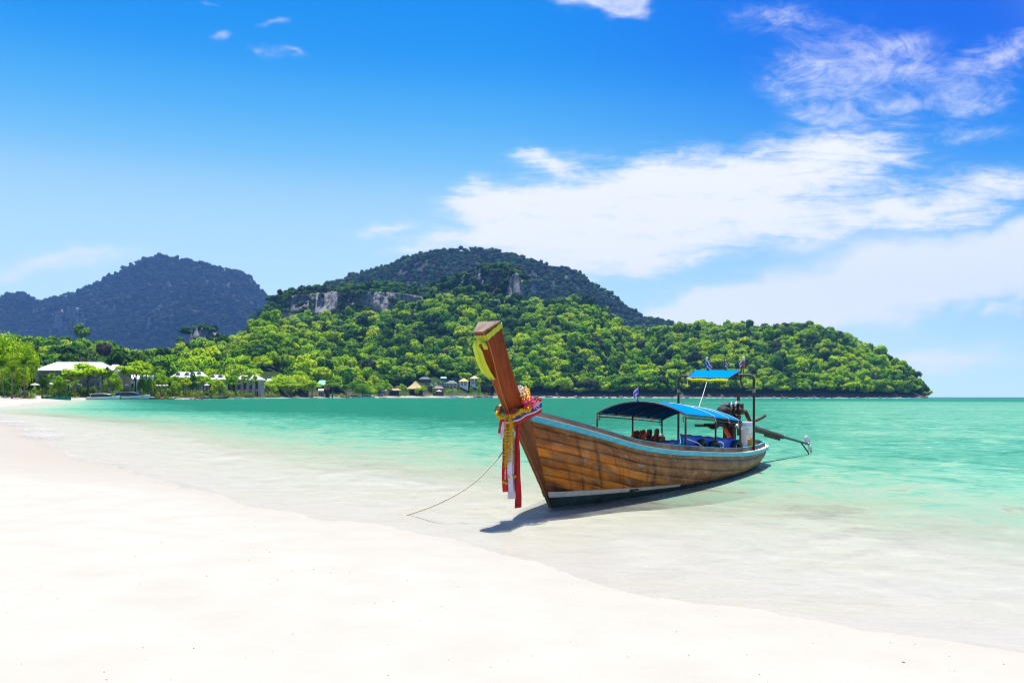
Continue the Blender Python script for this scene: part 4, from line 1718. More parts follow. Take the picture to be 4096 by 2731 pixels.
for s in np.linspace(3.36, 6.58, 33):
    sag = -.018 * abs(math.sin((s - 3.33) / .81 * math.pi))
    rows.append([P(s, .9 * math.sin(a), canopy_z(s, .9 * math.sin(a)) + .022 + sag * math.cos(a) ** .5) for a in np.linspace(-math.pi / 2, math.pi / 2, 27)])
mb.slab(rows, lambda i, j: (0, 0, -.004))
cloth_ = obj('canopy_cloth', mb, M['blue'], boat, True)
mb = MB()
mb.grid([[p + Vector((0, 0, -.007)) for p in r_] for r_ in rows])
obj('canopy_shade_sheet', mb, mat('navy_shade', (.003, .045, .17), .85, var=.2, vscale=2.5, spec=.0), cloth_, True)  # added dark sheet standing in for the shade under the canopy
# near-side and far-side curtains
for sd, s0, s1, zt in ((1, 3.36, 6.54, .30), (-1, 4.6, 7.4, .20)):
    mb = MB()
    rows = []
    for s in np.linspace(s0, s1, 34):
        z = float(np.interp(s, RT[:, 0], RT[:, 2]))
        rows.append([P(s, sd * (.80 + .012 * math.sin(s * 9 + j)), z + zt - (zt + .22) * j / 6 + .008 * math.sin(s * 12) * (j == 0)) for j in range(7)])
    mb.slab(rows, lambda i, j: (0, .004, 0))
    cu = obj('side_curtain', mb, M['bluecurtain'], boat, True)
    mb = MB().tube([r_[0] for r_ in rows], .011, 5)
    obj('hem', mb, M['webbing'], cu, True)

# steering arch ---------------------------------------------------------
AS = 7.57
mb = MB()
arc = lambda cx_, cz_, a0, a1, r_: [P(AS, cx_ + r_ * math.cos(a), cz_ + r_ * math.sin(a)) for a in np.linspace(a0, a1, 7)]
path = [P(AS, -.9, .45)] + arc(-.78, 2.07, math.pi, math.pi / 2, .12) + arc(.78, 2.07, math.pi / 2, 0, .12) + [P(AS, .9, .45)]
mb.tube(path, .029, 8)
obj('steering_arch', mb, M['pipe'], boat, True)
for sd in (1, -1):
    mb = MB().tube([P(AS, .60 * sd, 2.19)] + [P(AS, sd * (.75 - .15 * math.cos(a)), 2.05 - .15 * math.sin(a)) for a in np.linspace(0, math.pi / 2, 6)] + [P(AS, .9 * sd, 1.90)], .018, 6)
    obj('arch_brace', mb, M['pipe'], boat, True)
    mb = MB()
    for k in range(4):
        z = 1.80 + .022 * k
        mb.tube([P(AS + .033 * math.cos(a), .9 * sd + .033 * math.sin(a), z + .004 * math.sin(a)) for a in np.linspace(0, 6.283, 9)[:-1]], .0045, 4, closed=True)
    obj('rope_lashing', mb, M['ropewhite'], boat, True)
# small sloping awning on the arch
mb = MB()
rows = []
for t in np.linspace(0, 1, 9):
    row = []
    for q in np.linspace(0, 1, 13):
        s = 7.2 + .6 * t
        bb = (-.535 + (.973) * q) * (1 - t) + (-.572 + 1.152 * q) * t
        z = 2.155 + .17 * t - .02 * math.sin(math.pi * t) * math.sin(math.pi * q) - (.03 * q * (1 - t))
        row.append(P(s, bb, z))
    rows.append(row)
mb.slab(rows, lambda i, j: (0, 0, -.004))
aw = obj('awning', mb, M['blue'], boat, True)
mb = MB().tube([rows[0][j] + Vector((0, 0, -.012)) for j in range(13)] + [rows[i][12] for i in range(1, 9)] + [rows[8][j] for j in range(11, -1, -1)] + [rows[i][0] for i in range(7, 0, -1)], .014, 6, closed=True)
obj('awning_frame', mb, M['pipe'], aw, True)
mb = MB()
for j in range(1, 12, 2):
    mb.tube([rows[0][j] + Vector((0, 0, -.02)), rows[1][j] + Vector((-.03, -.02, .008))], .004, 4)
obj('tie', mb, M['webbing'], aw)
mb = MB().tube([P(7.8, b, 2.22) for b in (-.7, .7)], .02, 6)
obj('awning_bar', mb, M['pipe'], boat, True)

# engine ------------------------------------------------------------------
eng = obj('engine', MB().box((8.55, 0, 1.22), (.78, .34, .20)).box((8.75, .02, 1.34), (.42, .30, .10)), M['iron'], boat)
EP = lambda s, b, z: Vector((s, -b, z))


def ecyl(name, a, b, r, m, n=12, par=None):
    return obj(name, MB().tube([a, b], r, n), m, par or eng, True)


ecyl('flywheel', EP(8.02, .02, 1.33), EP(8.16, .02, 1.33), .15, M['rubber'], 18)
ecyl('air_filter', EP(8.05, .10, 1.34), EP(8.24, .10, 1.36), .085, M['iron'], 14)
for k in range(4):
    obj('cylinder', MB().box((8.32 + .17 * k, .0, 1.43), (.13, .20, .13)), M['iron' if k % 2 else 'rust'], eng)
ecyl('alternator', EP(8.62, .24, 1.36), EP(8.84, .24, 1.33), .078, M['rust'], 14)
ecyl('starter', EP(8.4, .22, 1.22), EP(8.66, .22, 1.2), .06, M['iron'], 12)
obj('radiator', MB().box((9.05, 0, 1.40), (.12, .40, .26), Matrix.Rotation(R(-8), 3, 'Y')), M['iron'], eng)
obj('rocker_cover', MB().box((8.6, .02, 1.52), (.5, .16, .06), Matrix.Rotation(R(3), 3, 'Y')), M['steel'], eng)
obj('intake_pipe', MB().tube([EP(8.3, .12, 1.42), EP(8.33, .14, 1.52), EP(8.42, .12, 1.56), EP(8.5, .1, 1.5)], .026, 7), M['steel'], eng, True)
obj('top_pipe', MB().tube([EP(8.5, .16, 1.47), EP(8.6, .18, 1.56), EP(8.8, .18, 1.56), EP(9.0, .16, 1.50)], .03, 7), M['steel'], eng, True)
obj('exhaust_pipe', MB().tube([EP(8.95, .28, 1.36), EP(9.02, .32, 1.22), EP(9.08, .36, 1.10), EP(9.2, .40, 1.07), EP(9.6, .50, 1.17), EP(9.75, .54, 1.22)], [.05, .05, .042, .036, .036, .04], 9), M['rust'], eng, True)
obj('shroud', MB().box((9.02, .30, 1.34), (.10, .10, .18), Matrix.Rotation(R(15), 3, 'Y')), M['steel'], eng)
for k in range(6):
    a = EP(8.1 + .15 * k, .15 + .05 * (k % 2), 1.3)
    obj('hose', MB().tube([a, a + Vector((.05, -.06, .1)), a + Vector((.12, -.04, .16 - .03 * (k % 3))), a + Vector((.18, .05, .1))], .016, 6), M['rubber'], eng, True)
obj('mount', MB().box((8.6, 0, 1.05), (.95, .30, .13)).box((8.62, 0, .78), (.26, .24, .45)), M['iron'], eng)
obj('tiller', MB().tube([EP(8.2, .05, 1.02), EP(7.6, .02, 1.04), EP(6.95, 0, 1.06)], [.05, .03, .028], 8).tube([EP(6.9, -.24, 1.05), EP(6.9, .24, 1.05)], .03, 8), M['iron'], eng, True)
obj('seat_pan', MB().lathe([(.05, -.10), (.10, -.08), (.24, .02), (.26, .03), (.0, .03)], EP(7.1, .12, 1.06), 14, None, 1.3, .8), M['iron'], eng, True)
obj('muffler', MB().tube([EP(7.75, .45, 1.02), EP(8.35, .5, .93)], .048, 12), M['steel'], eng, True)
obj('fuel_hose', MB().tube([EP(8.35, -.05, .98), EP(8.37, .0, .86), EP(8.42, .05, .76), EP(8.5, .05, .66)], .05, 8), M['orange'], eng, True)
T0, T1 = EP(8.9, .1, 1.03), EP(14.02, .62, .30)
obj('drive_shaft', MB().tube([T0, T1], [.045, .03], 8), M['pipe'], eng, True)
d_ = (T1 - T0)
obj('shaft_guard', MB().tube([T0 + d_ * .16, T0 + d_ * .60], [.085, .06], 4), M['iron'], eng)
obj('guard_board', MB().box(T0 + d_ * .45 + Vector((0, 0, -.07)), (1.1, .03, .11), Matrix.Rotation(math.atan2(d_.y, d_.x), 3, 'Z') @ Matrix.Rotation(R(8.1), 3, 'Y')), M['rust'], eng)
obj('skeg', MB().tube([T0 + d_ * .87, T1 + Vector((-.05, 0, -.22)), T1 + Vector((.04, 0, -.30))], [.02, .022, .014], 5), M['pipe'], eng, True)


def prop_blade(ang):
    mb = MB()
    rows = []
    ax = d_.normalized()
    u = Vector((0, 0, 1)) - ax * ax.z
    u.normalize()
    w = ax.cross(u)
    rad = u * math.cos(ang) + w * math.sin(ang)
    tan = ax.cross(rad)
    for i in range(7):
        t = i / 6
        wd = .085 * math.sin(math.pi * (.12 + .82 * t)) ** .7
        row = []
        for q in (-1, -.4, .4, 1):
            row.append(T1 + ax * .04 + rad * (.03 + .235 * t) + (tan * math.cos(.6) + ax * math.sin(.6)) * wd * q)
        rows.append(row)
    mb.slab(rows, lambda i, j: tuple(ax * .008))
    return mb


for a in (-.35, math.pi - .35):
    obj('propeller', prop_blade(a), M['alu'], eng, True)
ecyl('propeller_hub', T1, T1 + d_.normalized() * .09, .035, M['steel'])
obj('stern_plank', MB().box((9.32, .0, 1.25), (.05, .07, 1.05)), M['brown'], boat)

# ------------------------------------------------------------------ things carried by the boat
# pale board lying along the crown of the canopy
mb = MB()
rows = [[P(s, b, canopy_z(s, 0) + .035 + .012 * math.sin(s * 3)) for b in (-.13, .10)] for s in np.linspace(3.75, 6.4, 12)]
mb.slab(rows, lambda i, j: (0, 0, -.018))
boat_obj('board', mb, M['blueboard'], 'long pale blue board lying along the top of the main canopy', 'board', smooth=False)
for k, (s0, s1, wh) in enumerate(((4.35, 4.9, 'foremost'), (5.2, 5.75, 'middle'), (5.85, 6.4, 'rearmost'))):
    mb = MB()
    mb.tube([P(s0 + (s1 - s0) * (b + .2) / 1.1, b, canopy_z(s0 + (s1 - s0) * (b + .2) / 1.1, min(b, .9)) + .034) for b in np.linspace(-.2, .9, 12)] + [P(s1, .925, canopy_z(s1, .9) - .08)], .0075, 5)
    boat_obj('lashing_rope', mb, M['ropewhite'], '%s of three white ropes tied across the blue canopy roof' % wh, 'rope', 'white ropes over the canopy')

mb = MB().lathe([(.0, 0), (.165, 0), (.172, .03), (.182, .50), (.192, .505), (.192, .545), (.184, .55), (.196, .565), (.196, .615), (.185, .62), (.0, .615)], (0, 0, 0), 28)
bk = boat_thing('bucket', 'tall white plastic bucket with lid standing on the stern deck', 'bucket')
o = obj('body', mb, M['bucket'], bk, True)
o.location = P(8.72, .40, .475)
mb = MB()
for (z, w_, h_) in ((.33, .20, .006), (.14, .05, .004), (.24, .006, .05)):
    mb.grid([[(.1795 * math.cos(a + t) + .004 * math.cos(a), .1795 * math.sin(a + t) + .004 * math.sin(a), z + q) for q in (0, h_)] for a in [math.pi * .5 - BROT - math.pi] for t in np.linspace(-w_ * 2.6, w_ * 2.6, 8)])
lb = obj('printed_label', mb, M['print'], bk)
lb.location = P(8.72, .40, .475)
mb = MB().box((0, 0, .12), (.17, .12, .24), None, .9).tube([(-.05, 0, .24), (-.04, 0, .29), (.04, 0, .29), (.05, 0, .24)], .016, 6)
o = boat_obj('jerrycan', mb, M['yellowplastic'], 'yellow plastic jerrycan tucked beside the white bucket', 'jerrycan', smooth=False)
o.matrix_world = Matrix.Translation(BOAT) @ Matrix.Rotation(BROT, 4, 'Z') @ Matrix.Translation(P(7.95, .72, .47))


def tyre(s, b, z, tilt, yaw, label):
    mb = MB()
    n, m_ = 26, 9
    rows = []
    for i in range(n + 1):
        a = 2 * math.pi * i / n
        rows.append([(math.cos(a) * (.185 + .058 * math.cos(t)), .062 * math.sin(t), math.sin(a) * (.185 + .058 * math.cos(t))) for t in np.linspace(0, 2 * math.pi, m_)])
    mb.grid(rows)
    o = boat_obj('tyre', mb, M['rubber'], label, 'tyre', 'black tyres along the near gunwale')
    o.matrix_world = Matrix.Translation(BOAT) @ Matrix.Rotation(BROT, 4, 'Z') @ Matrix.Translation(P(s, b, z)) @ Matrix.Rotation(R(yaw), 4, 'Z') @ Matrix.Rotation(R(tilt), 4, 'X')


tyre(4.33, .865, .65, -4, 4, 'black rubber tyre fender nearest the orange life jackets')
tyre(4.98, .865, .60, 4, -6, 'black rubber tyre fender under the middle near canopy post')
tyre(6.42, .855, .54, 4, -9, 'black rubber tyre fender next to the yellow jerrycan')


def jacket(s, b, z, rz, tilt, label, sc_=1.0):
    t = boat_thing('life_jacket', label, 'life jacket', 'life jackets in the boat')
    Mx = Matrix.Translation(P(s, b, z)) @ Matrix.Rotation(R(rz), 4, 'Z') @ Matrix.Rotation(R(tilt), 4, 'Y') @ Matrix.Scale(sc_, 4)
    for (y, z2, w_, h_) in ((-.11, 0, .13, .22), (.03, .02, .12, .24), (.16, 0, .12, .20), (-.09, .22, .11, .14), (.09, .23, .11, .13)):
        mb = MB()
        mb.box((0, y, z2 + .05), (.075, w_, h_), None, .86)
        o = obj('foam_panel', mb, M['orange'], t)
        bv = o.modifiers.new('b', 'BEVEL')
        bv.width, bv.segments = .02, 2
        o.matrix_local = Mx
    for y in (-.05, .09):
        o = obj('strap', MB().box((.0, y, .12), (.09, .03, .40)), M['webbing'], t)
        o.matrix_local = Mx
    o = obj('belt', MB().box((.0, .02, .05), (.098, .42, .03)), M['webbing'], t)
    o.matrix_local = Mx


jacket(3.62, -.25, .72, -40, 38, 'orange life jacket facing forward in front of the canopy post')
jacket(3.45, .18, .72, -10, 52, 'red-orange life jacket leaning against the blue near-side curtain')
jacket(3.3, -.62, .76, -70, 60, 'dull red life jacket slumped beside the far canopy posts')
for k, s in enumerate((4.4, 4.75, 5.1, 5.5)):
    jacket(s, -.60, .68, -90 + 6 * k, 4, '%s in the row of red life jackets behind the blue curtain' % ('foremost', 'second', 'third', 'rearmost')[k], .95)


def stripes(P0, across, down, n, m_, mats, widths, wave=.0, thick=.002):
    """Cloth of parallel stripes: P0 corner, across over the stripes, down along them."""
    mb = MB()
    edges = np.concatenate([[0], np.cumsum(widths)]) / sum(widths)
    for k in range(len(widths)):
        mb.mi = k
        rows = []
        for i in range(n + 1):
            t = i / n
            rows.append([P0(edges[k] + (edges[k + 1] - edges[k]) * j / m_, t) for j in range(m_ + 1)])
        mb.grid(rows)
    return mb


def flag(s, b, z, w_, h_, droop, label, turn=0.0, staff=.30, name='flag'):
    f = boat_thing('flag', label, 'flag', 'small striped flags on the boat')
    obj('staff', MB().tube([P(s, b, z - .03), P(s, b, z + staff)], .007, 6), M['pipe'], f, True)
    ca, sa = math.cos(turn), math.sin(turn)

    def pt(u, t):
        # u across the stripes (from the staff's top edge), t along them, drooping
        a = droop * t
        r = w_ * t
        x = math.sin(1.2 * t * 2) * .012 + r * (1 - .65 * droop)
        zz = z + staff - .02 - h_ * u - r * droop * (1.05 - .35 * u)
        k = .012 * math.sin(7 * t + 3 * u)
        return P(s - ca * x * (1 - .3 * u) + k, b - sa * x + k, zz)
    mats = [M['red'], M['whitecloth'], M['flagblue'], M['whitecloth'], M['red']]
    mb = stripes(pt, 0, 0, 8, 2, mats, [.6, 1, 2, 1, .6])
    obj('cloth', mb, mats, f, True)


flag(3.36, -.06, 1.60, .24, .20, .72, 'striped red, white and blue flag at the front of the main canopy', .3, .34)
flag(7.8, -.28, 2.30, .25, .20, .70, 'striped flag on the awning beside the blue bottle, forward of the others', -2.6, .32)
flag(7.8, .15, 2.30, .14, .18, .85, 'crumpled striped flag on the middle of the upper awning', -2.6, .32)
flag(7.8, .55, 2.30, .23, .20, .78, 'striped flag at the awning end beside the red bottle', .3, .32)
for b, m1, lab in ((-.30, 'bluek', 'blue-bodied white-topped bottle upright on the awning pole'), (.58, 'redk', 'red-bodied white-topped bottle upright on the awning pole')):
    t = boat_thing('bottle', lab, 'bottle', 'bottles on the awning poles')
    o = obj('body', MB().lathe([(.018, 0), (.024, .05), (.026, .14), (.024, .17)], (0, 0, 0), 12), M[m1], t, True)
    o.location = P(7.86, b, 2.36)
    o = obj('cap', MB().lathe([(.028, .17), (.031, .20), (.029, .25), (.016, .275), (0, .28)], (0, 0, 0), 12), M['whitecloth'], t, True)
    o.location = P(7.86, b, 2.36)
    o = obj('pole', MB().tube([P(7.86, b, 2.24), P(7.86, b, 2.40)], .010, 6), M['pipe'], t, True)


def garland(mb, path, r, ruffle=1.0, seed=0, step=.018):
    """Flower heads threaded along a path: ruffled rings of petals."""
    g = random.Random(seed)
    Pp = [Vector(p) for p in path]
    ln = [0]
    for i in range(1, len(Pp)):
        ln.append(ln[-1] + (Pp[i] - Pp[i - 1]).length)
    k = max(2, int(ln[-1] / step))
    for q in range(k):
        d = ln[-1] * (q + .5) / k
        i = max(1, min(len(Pp) - 1, int(np.searchsorted(ln, d))))
        t = (d - ln[i - 1]) / max(1e-6, ln[i] - ln[i - 1])
        c = Pp[i - 1].lerp(Pp[i], t)
        ax = (Pp[i] - Pp[i - 1]).normalized()
        u = ax.orthogonal().normalized()
        w = ax.cross(u)
        n = 10
        vs = [c + ax * step * .7]
        for j in range(n):
            a = 2 * math.pi * j / n + q
            rr = r * g.uniform(.72, 1.22) * (1.0 if q % 2 else .78)
            vs.append(c + (u * math.cos(a) + w * math.sin(a)) * rr + ax * g.uniform(-.35, .35) * step)
        vs.append(c - ax * step * .7)
        mb.add(vs, [(0, 1 + j, 1 + (j + 1) % n) for j in range(n)] + [(n + 1, 1 + (j + 1) % n, 1 + j) for j in range(n)])
    return mb


# lime scarf on the prow
sc_t = boat_thing('scarf', 'lime yellow scarf knotted round the top of the wooden prow', 'scarf')
def around(z, grow, tilt=0.0):
    """Ring round the prow at a height, by interpolation between its four edges."""
    zf = [q[0] for q in SF]
    zb = [q[0] for q in SB]
    sf, wf = np.interp(z, zf, [q[1] for q in SF]), np.interp(z, zf, [q[2] for q in SF])
    zz = z + tilt
    sb, wb = np.interp(zz, zb, [q[1] for q in SB]), np.interp(zz, zb, [q[2] for q in SB])
    return [P(sf - grow, wf + grow, z), P(sb + grow, wb + grow, zz), P(sb + grow, -wb - grow, zz), P(sf - grow, -wf - grow, z)]


def band(zlist, grow, tilt, n=7, wob=.004, seed=3):
    rows = []
    for i, z in enumerate(zlist):
        c = around(z, grow, tilt)
        pts = []
        for j in range(4):
            a, b = c[j], c[(j + 1) % 4]
            for q in range(n):
                pts.append(a.lerp(b, q / n) + Vector((0, 0, wob * math.sin(9 * q + 5 * i + seed))))
        pts.append(pts[0])
        rows.append(pts)
    return rows


mb = MB()
rows = band([2.44, 2.455, 2.475, 2.495, 2.51], .010, .19, 7, .006)
for i, r_ in enumerate(rows):
    for j, p in enumerate(r_):
        if i % 2:
            p += (p - P(-1.75, 0, p.z)).normalized() * .006
mb.slab(rows, lambda i, j: (0, 0, 0.001))
obj('wrap', mb, M['scarf'], sc_t, True)
kn = around(2.47, .03)[3]
mb = MB()
mb.lathe([(0, -.035), (.03, -.025), (.038, 0), (.03, .025), (0, .035)], P(-1.865, .0, 2.43), 12)
mb.tube([P(-1.86, .02, 2.43), P(-1.87, .07, 2.40), P(-1.86, .10, 2.34), P(-1.84, .11, 2.33)], [.012, .03, .035, .012], 6)
obj('knot', mb, M['scarf'], sc_t, True)
mb = MB()
tail = [(-1.88, -.03, 2.43, .035), (-1.85, -.06, 2.36, .05), (-1.795, -.06, 2.29, .07), (-1.72, -.06, 2.15, .075), (-1.62, -.05, 2.02, .075), (-1.50, -.04, 1.93, .055), (-1.42, -.02, 1.88, .03)]
tt = np.linspace(0, 6, 25)
rows = []
for q in tt:
    s, b, z, w_ = [float(np.interp(q, range(7), [c[k] for c in tail])) for k in range(4)]
    rows.append([P(s + .03 * math.cos(4 * e) * abs(e) - .012 * math.sin(6 * e), b + w_ * e, z + .01 * abs(e)) for e in np.linspace(-1, 1, 9)])
mb.slab(rows, lambda i, j: (-.002, 0, 0))
obj('tail', mb, M['scarf'], sc_t, True)

# marigold garland round the cross bar, hanging in front of the stem
gt = boat_thing('flower_garland', 'long yellow marigold garland looped round the prow and hanging in front', 'garland')
loop = []
for a in np.linspace(0, 2 * math.pi, 40):
    s = -1.07 + .23 * math.cos(a) * -1
    b = .03 + .23 * math.sin(a)
    z = 1.50 + .11 * (math.cos(a) * -1 + 1) * .6 - .035 + (.16 * max(0, math.cos(a) * -1) ** 2)
    loop.append(P(s + .02 * math.sin(5 * a), b + .015 * math.cos(4 * a), z - .05 * math.cos(a) + .015 * math.sin(7 * a)))
obj('loop', garland(MB(), loop, .038, 1, 1, .022), M['marigold'], gt, True)
fr = P(-1.42, .0, 1.40)
for k, (db, z1) in enumerate(((-.032, .60), (.036, .68))):
    pth = [P(-1.25, .06 + db * .5, 1.42), P(-1.26, .07 + db, 1.32), P(-1.26, .07 + db * 1.05, 1.0), P(-1.25, .07 + db * 1.1, z1 + .1)]
    st_ = obj('strand', garland(MB(), pth, .054, 1, 5 + k, .021), M['marigold'], gt, True)
    e = pth[-1]
    for q in (-.018, .018):
        obj('jasmine_tassel', garland(MB(), [e + Vector((q * .5, -q, -.02)), e + Vector((q * .6, -q * 1.2, -.17))], .014, 1, 9, .028), M['jasmine'], st_, True)
    obj('blossom_tip', garland(MB(), [e + Vector((-.02, .06, -.19)), e + Vector((0, .0, -.215)), e + Vector((.02, -.065, -.185))], .03, 1, 3, .02), M['marigold'], st_, True)

# pink flower posy behind the prow
po = boat_thing('flower_posy', 'bright pink and pale flowers tied behind the prow above the garland', 'flowers')
for k, (s, b, z, m_, r_) in enumerate(((-.95, .20, 1.72, 'jasmine', .05), (-.93, .22, 1.66, 'marigold', .05), (-.90, .24, 1.60, 'pink', .055), (-.86, .27, 1.55, 'pink', .05), (-.80, .30, 1.55, 'palepink', .045), (-.90, .28, 1.50, 'pink', .045), (-.78, .32, 1.50, 'palepink', .035), (-.98, .17, 1.755, 'jasmine', .035))):
    s, z, r_ = s - .15, z + .06, r_ * 1.35
    g = random.Random(k)
    mb = MB()
    c = P(s, b, z)
    for q in range(26):
        d = Vector((g.gauss(0, 1), g.gauss(0, 1), g.gauss(0, 1))).normalized()
        u = d.orthogonal().normalized()
        w = d.cross(u)
        pz = c + d * r_ * .75
        mb.add([pz, pz + u * r_ * .4 + d * r_ * .25, pz + d * r_ * .5, pz + w * r_ * .4 + d * r_ * .25], [(0, 1, 2, 3)])
    obj('blossom', mb, M[m_], po)

# tricolour sash wrapped round the prow foot
sa = boat_thing('sash', 'red, white and navy striped sash wrapped round the prow at rail height', 'sash')
zz = [(1.30, 1.345, 'red'), (1.345, 1.37, 'whitecloth'), (1.37, 1.435, 'navy'), (1.435, 1.46, 'whitecloth'), (1.46, 1.505, 'red')]
for k, (z0, z1, m_) in enumerate(zz):
    rows = []
    for z in np.linspace(z0, z1, 3):
        r_ = []
        for t in np.linspace(0, 1, 15):
            s = -1.30 + .58 * t ** 1.0
            b = .055 + .215 * t ** .75 + .012 * math.sin(8 * t)
            r_.append(P(s, b, z + .20 * t ** 1.2 - .03 + .006 * math.sin(14 * t)))
        for t in np.linspace(.1, 1, 8):
            r_.append(P(-.72 - .08 * t, .27 - .40 * t, z + .17 + .02 * t))
        rows.append(r_)
    mb = MB().slab(rows, lambda i, j: (-.002, -.002, 0))
    obj('stripe', mb, M[m_], sa, True)


def ribbon(name, label, m_, s, b, wd, z0, z1, off, seed, tw=0.0):
    mb = MB()
    rows = []
    for i, t in enumerate(np.linspace(0, 1, 30)):
        z = z0 + (z1 - z0) * t
        wv = .012 * math.sin(5 * t + seed) + .006 * math.sin(13 * t + seed)
        rows.append([P(s + .16 + off + wv + tw * q * .3 * t + .006 * math.sin(7 * q + seed + 2 * t), b + .085 + q * wd * (.55 + .45 * min(1, t * 3)), z + .012 * q * t) for q in np.linspace(-.5, .5, 9)])
    mb.slab(rows, lambda i, j: (-.0025, 0, 0))
    boat_obj(name, mb, m_, label, 'ribbon', 'cloth ribbons hanging from the prow')


ribbon('ribbon', 'broad red ribbon hanging on the outer side behind the marigold garland', M['red'], -1.40, -.075, .105, 1.38, .36, .0, 1)
ribbon('ribbon', 'white ribbon hanging between the two red ones below the garland', M['whitecloth'], -1.41, .015, .08, 1.30, .37, -.012, 2)
ribbon('ribbon', 'narrow red ribbon hanging lowest, close to the stem', M['red'], -1.36, .075, .075, 1.30, .14, .03, 3, .2)
ribbon('ribbon', 'short pale under-ribbon showing below the white one', M['whitecloth'], -1.35, -.02, .14, 1.20, .26, .03, 5)
ribbon('ribbon', 'short red ribbon end sticking out beside the garland top', M['red'], -1.36, -.17, .10, 1.40, 1.18, .0, 6)
ribbon('ribbon', 'short white ribbon end hanging beside the garland top', M['whitecloth'], -1.38, -.13, .07, 1.34, 1.10, -.01, 7)

# yellow garland under the awning
ag = boat_thing('flower_garland', 'bright yellow flower garland strung under the small upper awning', 'garland')
pth = [rows_ for rows_ in [P(7.17, b, 2.09 - .02 * (1 - (b / .5) ** 2) + .02 * abs(math.sin(b * 8)) - .03 * (b + .5)) for b in np.linspace(-.54, .44, 14)]]
obj('strand', garland(MB(), pth, .040, 1, 21, .02), M['lemon'], ag, True)
for b in (-.52, .40):
    e = P(7.17, b, 2.06)
    obj('tassel', garland(MB(), [e, e + Vector((0, 0, -.10))], .010, 1, 2, .02), M['jasmine'], ag, True)
    obj('blossom_tip', garland(MB(), [e + Vector((0, .05, -.10)), e + Vector((0, 0, -.125)), e + Vector((0, -.05, -.095))], .028, 1, 4, .02), M['lemon'], ag, True)

# ropes
def rope(pts, r, label, m_='rope', smooth_n=40, name='rope', group=None):
    pts = [Vector(p) for p in pts]
    tck = np.linspace(0, len(pts) - 1, smooth_n)
    xs = [[float(smooth_interp(t, range(len(pts)), [p[k] for p in pts])) for k in range(3)] for t in tck]
    o = obj(name, MB().tube(xs, r, 6), M[m_], None, True)
    return tag(o, label, 'rope', group)


def B2W(s, b, z):
    return BOAT + Matrix.Rotation(BROT, 3, 'Z') @ P(s, b, z)


def gpt(px, py, dz=.0):
    Y = EYE * F / (py - HZ)
    x = (px - 2048) / F * Y
    z, _ = ground_z(np.array([x]), np.array([Y]))
    Y2 = (EYE - z[0]) * F / (py - HZ)
    return Vector(((px - 2048) / F * Y2, Y2, z[0] + dz))


rope([B2W(-1.10, -.02, 1.30), at(2024, 1786, 11.25), at(1960, 1868, 11.1), at(1880, 1943, 10.95), at(1760, 2012, 10.8), gpt(1635, 2061, .01), gpt(1560, 2076, -.004), gpt(1430, 2090, -.02), gpt(1360, 2093, -.03)], .0095, 'beige mooring rope running from the prow down into the sand')
rope([B2W(3.33, .93, .93), B2W(3.8, .95, .84), B2W(4.05, .95, .76), B2W(4.3, .97, .70)], .008, 'white rope tied from the front near canopy post to the tyre', 'ropewhite')
rope([B2W(5.0, .92, .80), B2W(5.15, .96, .79), B2W(5.25, .97, .73), B2W(5.15, .98, .68), B2W(5.05, .97, .69)], .012, 'short cream rope loop hung at the middle near canopy post', 'ropewhite')
rope([B2W(7.2, -.05, 2.10), B2W(6.9, -.05, 1.75), B2W(6.5, -.02, 1.42)], .008, 'white stay rope from the upper awning to the main canopy', 'ropewhite')
rope([B2W(7.57, .93, 1.82), B2W(7.6, .9, 1.75), B2W(7.62, .86, 1.2), B2W(7.6, .88, .78), B2W(7.58, .92, .70), B2W(7.56, .86, .74), B2W(7.6, .87, .80)], .006, 'thin cord hanging down inside the near arch post', 'rope')
rope([B2W(7.57, -.87, 1.85), B2W(7.55, -.8, 1.7), B2W(7.5, -.78, 1.2), B2W(7.5, -.8, 1.0)], .006, 'thin cord hanging by the far arch post', 'rope')
ho = rope([B2W(9.55, .15, .02), B2W(9.7, .20, .20), B2W(9.95, .24, .24), B2W(10.2, .26, .15), B2W(10.25, .26, -.02)], .026, 'pink hose bent into the water behind the stern', 'pinkhose', 26, 'hose')
ho['category'] = 'hose'
for k, (s, b, z, lab) in enumerate(((4.97, -.9, .86, 'small white rope knot at the foot of the middle far canopy post'), (6.56, -.9, .80, 'white rope knot on the far post beside the life jackets'))):
    mb = MB()
    for q in range(4):
        mb.tube([P(s + .03 * math.cos(a), b + .03 * math.sin(a), z + .015 * q + .01 * math.sin(a * 2 + q)) for a in np.linspace(0, 6.283, 10)[:-1]], .009, 5, closed=True)
    boat_obj('rope_knot', mb, M['ropewhite'], lab, 'knot')
mb = MB().tube([P(9.7, .33, .44), P(9.8, .34, -.05)], .006, 5)
boat_obj('stick', mb, M['pipe'], 'thin dark stick hanging from the stern rail into the water', 'stick')


# ------------------------------------------------------------------ the far shore
def gnd(x, y):
    return float(ground_z(np.array([x]), np.array([y]))[0][0])


def shore_D(px):
    return float(np.interp(px, [357, 601, 900, 1102, 1443, 1899, 2284, 2790], [345, 392, 480, 620, 790, 900, 960, 1010]))


def on_hill(key, px, py):
    """Where on a hillside the photograph shows row py of column px."""
    h = hills[key]
    t = np.linspace(.021, 1, 400)
    x, y, z = h.pos(np.full(400, px), t)
    row = HZ + F * (EYE - z) / y
    i = int(np.argmax(row <= py)) if (row <= py).any() else 399
    return float(x[i]), float(y[i]), float(z[i])


